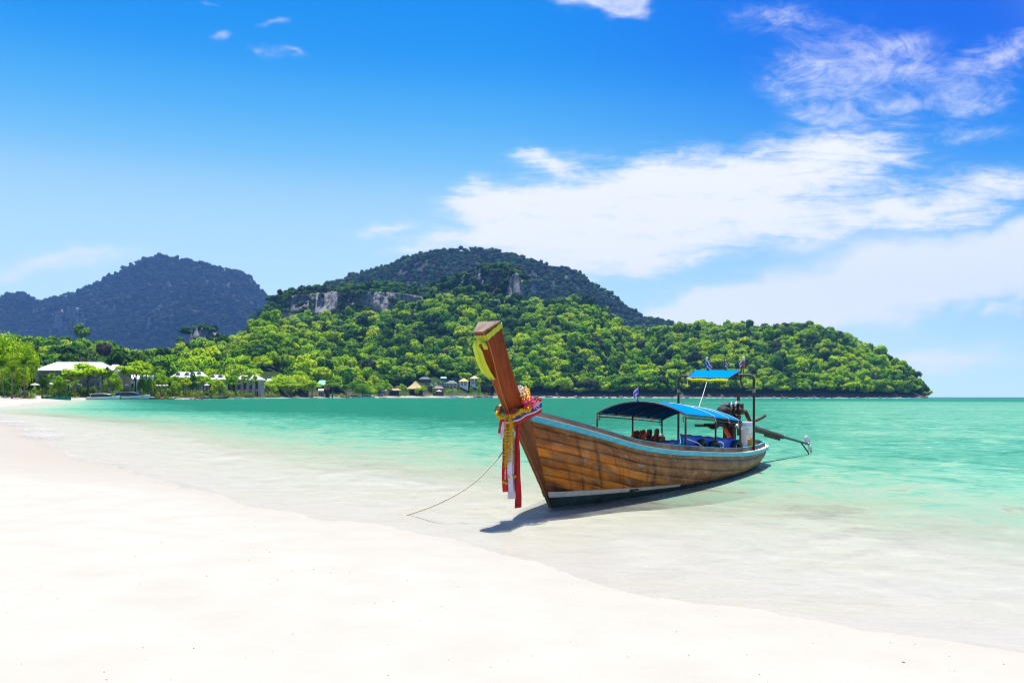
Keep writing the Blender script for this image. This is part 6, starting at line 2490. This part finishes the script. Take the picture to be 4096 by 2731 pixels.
def undergrowth():
    """Shrubs, banana plants and low palms that fill the gardens between the sea wall and the buildings."""
    g = np.random.default_rng(5)
    V, Fq = [], []
    for (a, b, d0, d1, hm, n) in ((132, 300, 352, 392, 5.0, 190), (300, 480, 366, 392, 4.6, 210), (470, 680, 396, 420, 5.6, 260), (660, 960, 440, 500, 5.6, 380), (900, 1120, 500, 680, 5.5, 240), (1040, 1480, 640, 810, 4.0, 330), (1480, 1640, 848, 880, 4.5, 90), (1690, 1960, 905, 945, 4.5, 160), (-60, 130, 262, 300, 3.4, 130)):
        for k in range(n):
            px = g.uniform(a, b)
            t = g.uniform(0, 1)
            lo = shore_D(px) + (12 if px > 340 else 0)
            D = max(d0 + (d1 - d0) * t, lo) if px > 340 else d0 + (d1 - d0) * t
            x = X(px, D)
            z0 = float(ground_z(np.array([x]), np.array([D]))[0][0])
            h, w = hm * g.uniform(.35, 1.0), g.uniform(.9, 2.2)
            for q in range(34):
                d = g.normal(size=3)
                d[2] = abs(d[2])
                d /= np.linalg.norm(d)
                p = np.array([x, D, z0]) + d * np.array([w, w, h]) * g.uniform(.6, 1.05)
                nn = d + np.array([0, 0, .6]) + g.normal(size=3) * .4
                nn /= np.linalg.norm(nn)
                u = np.cross(nn, g.normal(size=3))
                u /= np.linalg.norm(u)
                v = np.cross(nn, u)
                s_ = .30 * g.uniform(.6, 1.4)
                o = len(V)
                V += [p - u * s_, p - v * s_ * .7, p + u * s_, p + v * s_ * .7]
                Fq.append((o, o + 1, o + 2, o + 3))
    m = foliage_mat('undergrowth_leaf', [(0, (.05, .14, .006)), (1, (.05, .14, .006))], False, .2)
    nt = m.node_tree
    rp = [n for n in nt.nodes if n.type == 'VALTORGB'][0]
    tc = nt.nodes.new('ShaderNodeTexCoord')
    nz = nt.nodes.new('ShaderNodeTexNoise')
    nz.inputs['Scale'].default_value, nz.inputs['Detail'].default_value = .22, 3
    nt.links.new(tc.outputs['Object'], nz.inputs['Vector'])
    nt.links.new(nz.outputs[0], rp.inputs[0])
    e = rp.color_ramp.elements
    e[0].position, e[0].color = .36, (.02, .075, .004, 1)
    e[1].position, e[1].color = .66, (.26, .36, .004, 1)
    tag(link('undergrowth', pmesh('undergrowth', V, Fq, m, False)), 'low garden shrubs and undergrowth along the far shore', 'undergrowth', kind='stuff')


undergrowth()


def ribbon_wall(name, pts, h, th, m_, label, cat, z0=None):
    mb = MB()
    for i in range(len(pts) - 1):
        a, b = Vector((*pts[i], 0)), Vector((*pts[i + 1], 0))
        d = b - a
        c = (a + b) / 2
        mb.box((c.x, c.y, h / 2 - .4), (d.length + th * .3, th, h + .8), Matrix.Rotation(math.atan2(d.y, d.x), 3, 'Z'))
    o = obj(name, mb, m_)
    o.location.z = z0
    return tag(o, label, cat)


sw = [(X(px, shore_D(px) + 7), shore_D(px) + 7) for px in (700, 760, 830, 900, 960, 1020, 1070, 1110)]
ribbon_wall('sea_wall', sw, 1.35, .5, M['wallstone'], 'long low brown stone sea wall below the resort hedges', 'wall', .35)
nt_ = [(X(px, 300), 300) for px in (166, 190, 214, 238, 262, 284)]
t = ribbon_wall('netting_fence', nt_, 1.1, .06, M['greennet'], 'low green netting fence at the top of the left beach', 'fence', gnd(X(220, 300), 300))
for px in (166, 190, 214, 238, 262, 284):
    o = obj('post', MB().box((X(px, 300), 299.9, .6), (.12, .12, 1.5)), M['brown'], t)


# masts on the hillside
for px, top, m_, lab in ((935, 1428, 'teal', 'green telecom mast on the wooded slope'), (961, 1438, 'steel', 'pale lattice telecom mast beside the green one')):
    x, y, z = on_hill('E', px, 1500)
    t = empty('telecom_mast', (x, y, z), lab, 'mast')
    h = Z(top, y) - z
    for a in range(3):
        dx, dy = .6 * math.cos(a * 2.094), .6 * math.sin(a * 2.094)
        obj('leg', MB().tube([(dx, dy, -1), (dx * .6, dy * .6, h)], .13, 5), M[m_], t)
    mb = MB()
    for k in range(int(h / 1.6)):
        for a in range(3):
            p = [(.55 * math.cos(q * 2.094), .55 * math.sin(q * 2.094)) for q in (a, a + 1)]
            mb.tube([(*p[0], k * 1.6), (*p[1], (k + 1) * 1.6)], .06, 4)
    obj('lattice', mb, M[m_], t)
    for a in range(3):
        obj('antenna', MB().box((1.0 * math.cos(a * 2.094 + 1), 1.0 * math.sin(a * 2.094 + 1), h - 1.8), (.5, .4, 2.4)), M[m_], t)


# ------------------------------------------------------------------ far boats
def loft(sections):
    """sections: list of (x, [(y, z)...]) -> grid"""
    return MB().grid([[(x, y, z) for y, z in sec] for x, sec in sections])


def speedboat(px0, px1, D, label, top_m, flip=False, group='white speedboats'):
    Lb = (px1 - px0) / F * D
    t = empty('speedboat', (X((px0 + px1) / 2, D), D, 0), label, 'speedboat', group, math.pi if flip else 0.0)
    k = Lb / 12.0
    S = []
    for x, w, zk, zs in ((-6, 1.25, -.3, 1.05), (-4, 1.4, -.35, 1.05), (0, 1.45, -.35, 1.15), (3, 1.25, -.3, 1.3), (4.8, .8, -.1, 1.42), (5.6, .4, .35, 1.48), (6.05, .02, 1.2, 1.5)):
        S.append((x * k, [(-w * k, zs * k), (-w * .97 * k, (zs - .3) * k), (-w * .8 * k, max(.1, zk + .3) * k), (0, zk * k), (w * .8 * k, max(.1, zk + .3) * k), (w * .97 * k, (zs - .3) * k), (w * k, zs * k)]))
    obj('hull', loft(S), M['gel'], t, True)
    obj('deck', MB().grid([[(s[0], s[1][0][0], s[1][0][1] - .03), (s[0], 0, s[1][0][1] + .05 * k), (s[0], s[1][-1][0], s[1][-1][1] - .03)] for s in S]), M['white'], t, True)
    st_ = [(x * k, [(-(w + .015) * k, (z + .10) * k), (-(w + .015) * k, (z) * k)]) for x, w, z in ((-6, 1.25, .15), (-4.5, 1.36, .42), (-3, 1.4, .35), (0, 1.42, .3), (3, 1.18, .55), (4.6, .82, .85))]
    obj('hull_stripe', loft(st_), M['navypaint'], t, True)
    st_ = [(x * k, [(-(w + .02) * k, z * k), (-(w + .02) * k, (z - .09) * k)]) for x, w, z in ((-6, 1.25, 1.06), (-4, 1.4, 1.06), (0, 1.45, 1.16), (3, 1.25, 1.31), (4.8, .8, 1.43))]
    obj('fender_strip', loft(st_), M['navypaint'], t, True)
    W = [(-4.6, 1.1, 1.2, 2.0), (-3.9, 1.15, 1.2, 2.1), (-1, 1.15, 1.2, 2.15), (1.2, 1.1, 1.25, 2.1), (2.6, .8, 1.3, 1.5)]
    obj('cabin_glass', loft([(x * k, [(-w * k, z0 * k), (-w * .82 * k, z1 * k), (w * .82 * k, z1 * k), (w * k, z0 * k)]) for x, w, z0, z1 in W]), M['darkglass'], t, False)
    obj('roof', MB().slab([[Vector((x * k, y * k, (z - .04 * y * y) * k)) for y in (-1.2, -.6, 0, .6, 1.2)] for x, z in ((-5.0, 2.12), (-3, 2.28), (0, 2.32), (1.6, 2.2), (2.2, 2.05))], lambda i, j: (0, 0, .10 * k)), M[top_m], t, True)
    for sd in (-1, 1):
        obj('roof_strut', MB().box((-4.5 * k, 1.1 * sd * k, 1.6 * k), (.12 * k, .08 * k, 1.1 * k), Matrix.Rotation(R(25), 3, 'Y')), M['white'], t)
    for y in (-.5, .5):
        obj('outboard_motor', MB().box((-6.3 * k, y * k, 1.0 * k), (.5 * k, .4 * k, .9 * k), None, .8).box((-6.35 * k, y * k, .25 * k), (.2 * k, .15 * k, 1.0 * k)), M['darkhull'], t)
    return t


speedboat(352, 480, 322, 'white speedboat with a white hardtop and navy swoosh, beached on the left sand', 'white')
speedboat(446, 600, 338, 'white speedboat with a bright blue canopy beside the beached one', 'bluepaint')
speedboat(1447, 1502, 788, 'white speedboat with a blue top anchored off the white tent', 'bluepaint', False, 'speedboats of the far beach')
speedboat(1398, 1446, 766, 'white speedboat with an orange pennant beside the anchored one', 'bluepaint', False, 'speedboats of the far beach')
speedboat(3278, 3301, 905, 'tiny white speedboat running in front of the headland', 'white', True, 'speedboats of the far beach')


def small_longtail(px0, px1, D, label, can_m, flip=False, group='longtail boats moored along the shore', hull='darkhull'):
    Lb = (px1 - px0) / F * D
    k = Lb / 10
    t = empty('longtail_boat', (X((px0 + px1) / 2, D), D, 0), label, 'longtail boat', group, math.pi if flip else 0.0)
    S = []
    for x, w, zk, zs in ((-5.0, .35, .05, .75), (-4, .8, -.15, .62), (-2, 1.0, -.2, .55), (0, 1.0, -.2, .58), (2, .85, -.15, .72), (3.6, .5, .0, .98), (4.5, .16, .35, 1.3), (4.8, .05, .8, 1.55)):
        S.append((x * k, [(-w * k, zs * k), (-w * .85 * k, max(.05, zk + .2) * k), (0, zk * k), (w * .85 * k, max(.05, zk + .2) * k), (w * k, zs * k)]))
    obj('hull', loft(S), M[hull], t, True)
    obj('inside', MB().grid([[(s[0], s[1][0][0] * .95, s[1][0][1] - .12), (s[0], s[1][-1][0] * .95, s[1][-1][1] - .12)] for s in S]), M['inner'], t)
    obj('prow', MB().box((5.0 * k, 0, 1.85 * k), (.28 * k, .16 * k, 1.1 * k), Matrix.Rotation(R(22), 3, 'Y')), M['brown'], t)
    obj('canopy', MB().slab([[Vector((x * k, y * k, (1.45 - .18 * y * y) * k)) for y in (-.9, -.45, 0, .45, .9)] for x in (-3.2, -1.5, 0, 1.6)], lambda i, j: (0, 0, .03)), M[can_m], t, True)
    for x in (-3.0, -.8, 1.5):
        for sd in (-1, 1):
            obj('post', MB().tube([(x * k, .85 * sd * k, .45 * k), (x * k, .85 * sd * k, 1.32 * k)], .03, 4), M['pipe'], t)
    obj('engine', MB().box((-4.3 * k, 0, 1.1 * k), (.8 * k, .4 * k, .4 * k)).tube([(-4.4 * k, 0, 1.0 * k), (-7.0 * k, 0, .1)], .05, 5), M['iron'], t)
    for y in (-1, 1):
        obj('rail', MB().tube([(s[0], s[1][0 if y < 0 else -1][0], s[1][0][1] + .02) for s in S], .05, 4), M['red'] if can_m == 'red' else M['brown'], t)


small_longtail(578, 640, 372, 'dark longtail boat nearest the blue-topped speedboat', 'canvas')
small_longtail(622, 676, 378, 'dark longtail boat with red trim, middle of the three by the sand', 'red')
small_longtail(655, 704, 384, 'dark longtail boat at the sea wall corner, last of the three by the sand', 'darkhull')
small_longtail(780, 850, 445, 'dark longtail boat with a bright blue canopy below the sea wall', 'bluepaint', True)
small_longtail(836, 918, 455, 'dark longtail boat with a purple canopy below the sea wall', 'purple')
small_longtail(936, 972, 480, 'short pale boat with a light blue parasol-like canopy by the sea wall', 'bluek', False, hull='gel')
small_longtail(1360, 1398, 752, 'pale wooden boat drawn up next to the far speedboats', 'canvas', True, 'longtail boats on the village beach', 'brown')
small_longtail(1516, 1546, 808, 'small dark boat below the blue parasol', 'darkhull', True, 'longtail boats on the village beach')
small_longtail(1836, 1856, 882, 'small brown boat with a raised prow beside the blue raft', 'brown', False, 'longtail boats on the village beach')


def dinghy(px0, px1, D, z, label, m_, cat, name, rz=0.0, group=None, y_off=0.0):
    Lb = (px1 - px0) / F * D
    k = Lb / 4
    t = empty(name, (X((px0 + px1) / 2, D), D, z), label, cat, group, rz)
    S = [(x * k, [(-w * k, zs * k), (-w * .7 * k, .02 * k), (w * .7 * k, .02 * k), (w * k, zs * k)]) for x, w, zs in ((-2, .05, .42), (-1.5, .3, .3), (-.5, .42, .26), (.5, .42, .26), (1.5, .3, .3), (2, .05, .42))]
    obj('hull', loft(S), M[m_], t, True)
    obj('cockpit', MB().grid([[(s[0] * .96, s[1][0][0] * .9, s[1][0][1] - .03), (s[0] * .96, s[1][-1][0] * .9, s[1][-1][1] - .03)] for s in S]), M[m_], t, True)
    return t


def sl(px, D):
    return gnd(X(px, D), D)


for (a, b, D, m_, lab) in ((3, 36, 240, 'yellow', 'yellow kayak lying alone at the edge of the sand'), (40, 76, 238, 'whitecloth', 'white kayak on the sand below the red umbrella'), (58, 92, 252, 'pinkk', 'pink kayak beside the white one'), (74, 104, 256, 'bluek', 'blue kayak in the cluster under the green tarpaulin'), (88, 122, 246, 'redk', 'red kayak nearest the standing people'), (98, 128, 264, 'redk', 'dark red kayak stacked behind the people')):
    dinghy(a, b, D, sl((a + b) / 2, D) + .02, lab, m_, 'kayak', 'kayak', random.uniform(-.25, .25), 'kayaks on the left beach')
dinghy(757, 786, 352, .0, 'blue kayak paddled off the sea wall', 'bluek', 'kayak', 'kayak', 0, 'kayaks on the water')
dinghy(782, 812, 350, .0, 'red kayak just behind the blue one on the water', 'redk', 'kayak', 'kayak', .1, 'kayaks on the water')
dinghy(1066, 1088, 622, 1.7, 'blue kayak lying on the end of the sea wall', 'bluek', 'kayak', 'kayak', 0, 'kayaks at the sea wall')
dinghy(1580, 1600, 838, sl(1590, 838), 'grey dinghy on the sand before the thatched bar', 'greywall', 'dinghy', 'dinghy', .1, 'dinghies on the village beach')
dinghy(1706, 1722, 872, sl(1714, 872), 'dark dinghy near the water before the thatched hall', 'darkhull', 'dinghy', 'dinghy', 0, 'dinghies on the village beach')
# blue floating raft and green tarpaulin
t = empty('raft', (X(1806, 880), 880, 0), 'bright blue and white floating raft at the village waterline', 'raft')
for k, (dx, m_) in enumerate(((-6.5, 'bluek'), (-3.2, 'whitecloth'), (0, 'bluepaint'), (3.3, 'bluek'), (6.5, 'bluek'))):
    obj('float', MB().box((dx, 0, .45), (3.0, 3.0, .9), None, .92), M[m_], t)
obj('rail', MB().box((0, 0, 1.3), (14, .1, .1)).box((-6.8, 0, 1.0), (.1, .1, .8)).box((6.8, 0, 1.0), (.1, .1, .8)).box((0, 0, 1.0), (.1, .1, .8)), M['steel'], t)
t = empty('tarpaulin', (X(118, 268), 268, sl(118, 268)), 'green tarpaulin shelter stretched beside the broad white umbrella', 'tarpaulin')
obj('sheet', MB().slab([[Vector((x, y, 1.5 + .25 * math.cos(x * 1.3) - .12 * y)) for y in (-1, 0, 1)] for x in np.linspace(-1.9, 1.9, 9)], lambda i, j: (0, 0, -.03)), M['greennet'], t, True)
for x in (-1.8, 1.8):
    for y in (-.9, .9):
        obj('pole', MB().tube([(x, y, -.2), (x, y, 1.4)], .03, 4), M['brown'], t)
t = empty('banner', (X(78, 262), 262, sl(78, 262)), 'pale teal feather banner leaning over the kayaks', 'banner')
obj('pole', MB().tube([(.6, 0, -.2), (.35, 0, 1.5), (-.3, 0, 3.6)], .035, 5), M['steel'], t)
obj('cloth', MB().slab([[Vector((.35 - .36 * q - .1 * q, 0, 1.4 + 2.1 * q)), Vector((.35 - .36 * q + .75 * math.sin(math.pi * (q * .8 + .2)), .12 * math.sin(5 * q), 1.4 + 2.0 * q))] for q in np.linspace(0, 1, 9)], lambda i, j: (0, .02, 0)), M['roofpale'], t, True)
# buoys
for k, px in enumerate((664, 700, 735, 768, 800, 838, 868, 905)):
    D = 345 + 3 * (k % 3)
    t = tag(obj('buoy', MB().lathe([(0, -.14), (.16, -.08), (.2, 0), (.16, .1), (0, .16)], (0, 0, 0), 10), M['buoy'], None, True), 'small pale buoy in the floating line off the sea wall', 'buoy', 'line of buoys off the sea wall')
    t.location = (X(px, D), D, .05)


# ------------------------------------------------------------------ rocks of the shore
def rock_mesh(seed):
    g = np.random.default_rng(seed)
    mb = MB().lathe([(0, -.3), (.6, -.25), (.95, .0), (.85, .3), (.45, .55), (0, .62)], (0, 0, 0), 9)
    mb.v = [tuple(np.array(v) * (1 + g.normal() * .16)) for v in mb.v]
    return mb.mesh('boulder', M['rock'])


ROCKS = [rock_mesh(i) for i in range(5)]
g = random.Random(4)
for k in range(22):
    px = 1896 + k * 3.4 + g.uniform(-1, 1)
    D = shore_D(px) + g.uniform(-4, 5)
    o = link('boulder', ROCKS[k % 5])
    o.location = (X(px, D), D, g.uniform(.1, .9))
    s = g.uniform(.9, 2.2)
    o.scale, o.rotation_euler = (s * 1.2, s, s), (0, 0, g.uniform(0, 6))
    tag(o, 'dark boulder in the rock heap below the house on stilts', 'boulder', 'boulders below the stilt house')
for k in range(60):
    px = 2010 + k * 28.5 + g.uniform(-9, 9)
    D = float(np.interp(px, [2010, 2790, 3310, 3722], [912, 1008, 1068, 1108])) + g.uniform(-4, 6)
    o = link('boulder', ROCKS[k % 5])
    o.location = (X(px, D), D, g.uniform(.2, 1.2))
    s = g.uniform(1.0, 2.8)
    o.scale, o.rotation_euler = (s * 1.5, s, s * .8), (0, 0, g.uniform(0, 6))
    tag(o, 'dark shore boulder at the foot of the wooded %s' % ('hillside' if px < 2600 else 'headland'), 'boulder', 'boulders at the foot of the %s' % ('hillside' if px < 2600 else 'headland'))


# ------------------------------------------------------------------ people
def body_mesh(name, joints, edges, mats_by_z, cloth):
    """A continuous body grown round a skeleton; faces take skin, clothes or hair by where they lie."""
    me = bpy.data.meshes.new(name)
    me.from_pydata([j[0] for j in joints], edges, [])
    o = bpy.data.objects.new(name, me)
    COL.objects.link(o)
    md_ = o.modifiers.new('skin', 'SKIN')
    sk = me.skin_vertices[0].data
    for i, j in enumerate(joints):
        sk[i].radius = (j[1], j[1] if len(j) < 3 else j[2])
        sk[i].use_root = i == 0
    sb = o.modifiers.new('sub', 'SUBSURF')
    sb.levels = sb.render_levels = 1
    dg = bpy.context.evaluated_depsgraph_get()
    out = bpy.data.meshes.new_from_object(o.evaluated_get(dg))
    bpy.data.objects.remove(o)
    out.name = name
    out.materials.clear()
    for m_ in cloth:
        out.materials.append(m_)
    for p in out.polygons:
        p.material_index = mats_by_z(p.center)
        p.use_smooth = True
    return out


STAND = [((0, 0, .95), .13, .10), ((0, 0, 1.15), .12, .09), ((0, 0, 1.36), .16, .10), ((0, 0, 1.47), .06), ((0, -.01, 1.60), .09, .10), ((0, -.01, 1.70), .075, .085),
         ((.09, 0, .88), .085), ((.10, -.02, .50), .058), ((.10, .01, .09), .042), ((.10, -.14, .04), .032), ((-.09, 0, .88), .085), ((-.11, .04, .50), .058), ((-.12, .08, .09), .042), ((-.12, -.06, .04), .032),
         ((.19, 0, 1.38), .055), ((.25, .0, 1.12), .042), ((.24, -.07, .88), .034), ((.24, -.09, .78), .03), ((-.19, 0, 1.38), .055), ((-.27, .02, 1.12), .042), ((-.24, -.10, .90), .034), ((-.23, -.13, .80), .03)]
STE = [(0, 1), (1, 2), (2, 3), (3, 4), (4, 5), (0, 6), (6, 7), (7, 8), (8, 9), (0, 10), (10, 11), (11, 12), (12, 13), (2, 14), (14, 15), (15, 16), (16, 17), (2, 18), (18, 19), (19, 20), (20, 21)]
SIT = [((0, 0, .14), .14, .11), ((0, .04, .36), .12, .09), ((0, .03, .58), .15, .10), ((0, .02, .68), .06), ((0, 0, .80), .09, .10), ((0, 0, .90), .075, .085),
       ((.10, -.10, .14), .085), ((.13, -.42, .36), .058), ((.12, -.62, .07), .042), ((.12, -.76, .05), .032), ((-.10, -.10, .14), .085), ((-.14, -.44, .32), .058), ((-.13, -.68, .07), .042), ((-.13, -.82, .05), .032),
       ((.19, .02, .60), .055), ((.26, -.08, .36), .042), ((.22, -.28, .28), .034), ((.20, -.36, .28), .03), ((-.19, .02, .60), .055), ((-.27, .0, .34), .042), ((-.25, .10, .12), .034), ((-.25, .12, .05), .03)]


def person(px, D, z, pose, rz, label, top_m, low_m, group, sc_=1.0):
    sit = pose == 'sit'

    def which(c):
        if sit:
            return 3 if c.z > .84 else (1 if .26 < c.z < .64 and abs(c.x) < .2 and c.y > -.05 else (2 if c.z < .3 and c.y > -.25 and abs(c.x) < .2 else 0))
        return 3 if c.z > 1.66 else (1 if 1.0 < c.z < 1.43 and abs(c.x) < .21 else (2 if .62 < c.z <= 1.0 and abs(c.x) < .19 else 0))
    me = body_mesh('person', SIT if sit else STAND, STE, which, [M['skin'], M[top_m], M[low_m], M['hair']])
    o = link('person', me)
    o.location, o.rotation_euler, o.scale = (X(px, D), D, z), (0, 0, rz), (sc_,) * 3
    tag(o, label, 'person', group)


gp_ = 'people on the left beach'
person(84, 240, sl(84, 240), 'sit', .4, 'person sitting on the sand beside the pink kayak', 'skin', 'navy', gp_, 1.1)
person(91, 239, sl(91, 239), 'sit', -.6, 'person in dark clothes crouched on the sand by the kayaks', 'navy', 'navy', gp_, 1.15)
person(117, 252, sl(117, 252), 'stand', 1.0, 'person in white standing before the green tarpaulin', 'whitecloth', 'whitecloth', gp_, 1.15)
person(126, 250, sl(126, 250), 'stand', -.8, 'person in shorts standing between the two in white', 'skin', 'navy', gp_, 1.05)
person(140, 254, sl(140, 254), 'stand', .3, 'person in a long white wrap at the end of the group', 'whitecloth', 'whitecloth', gp_, 1.15)
person(58, 246, sl(58, 246), 'sit', .2, 'person sitting by the white kayak under the red umbrella', 'skin', 'red', gp_, 1.1)
person(482, 306, -.5, 'stand', .2, 'person in swimwear standing in the water beside the blue-topped speedboat', 'skin', 'darkhull', 'people by the speedboats', 1.25)
person(364, 324, sl(364, 324), 'stand', 1.3, 'person standing at the stern of the beached speedboat', 'skin', 'orange', 'people by the speedboats', 1.25)
person(371, 325, sl(371, 325), 'stand', -1.0, 'person in dark shorts next to the one at the speedboat stern', 'skin', 'navy', 'people by the speedboats', 1.25)
person(764, 352, .06, 'sit', 1.57, 'person in dark top paddling the blue kayak', 'navy', 'navy', 'people paddling kayaks', 1.2)
person(778, 352, .06, 'sit', 1.57, 'second person in the blue kayak', 'skin', 'navy', 'people paddling kayaks', 1.2)
person(797, 350, .06, 'sit', 1.57, 'person in a pale top paddling the red kayak', 'palepink', 'red', 'people paddling kayaks', 1.2)
person(806, 342, -.75, 'stand', 0, 'person in a yellow life vest swimming beside the red kayak', 'lemon', 'navy', 'people paddling kayaks', 1.2)

# ------------------------------------------------------------------ shell bits and twigs on the sand
mb = MB()
g = random.Random(11)
for k in range(420):
    Y = 3.6 + 16 * g.random() ** 1.6
    x = g.uniform(-.66, .62) * Y
    z, d = ground_z(np.array([x]), np.array([Y]))
    if d[0] < .25:
        continue
    s = g.uniform(.0016, .0036) * (1.6 if g.random() > .95 else 1)
    mb.mi = 0 if g.random() < .55 else 1
    mb.box((x, Y, z[0] + s * .3), (s * g.uniform(1, 3.2), s * g.uniform(.7, 1.5), s), Matrix.Rotation(g.uniform(0, 6), 3, 'Z'))
tag(obj('shell_debris', mb, [mat('dark_bits', (.15, .12, .09), .9), mat('tan_bits', (.35, .25, .15), .9)]), 'scattered dark and tan shell bits and twigs on the white sand', 'debris', kind='stuff')
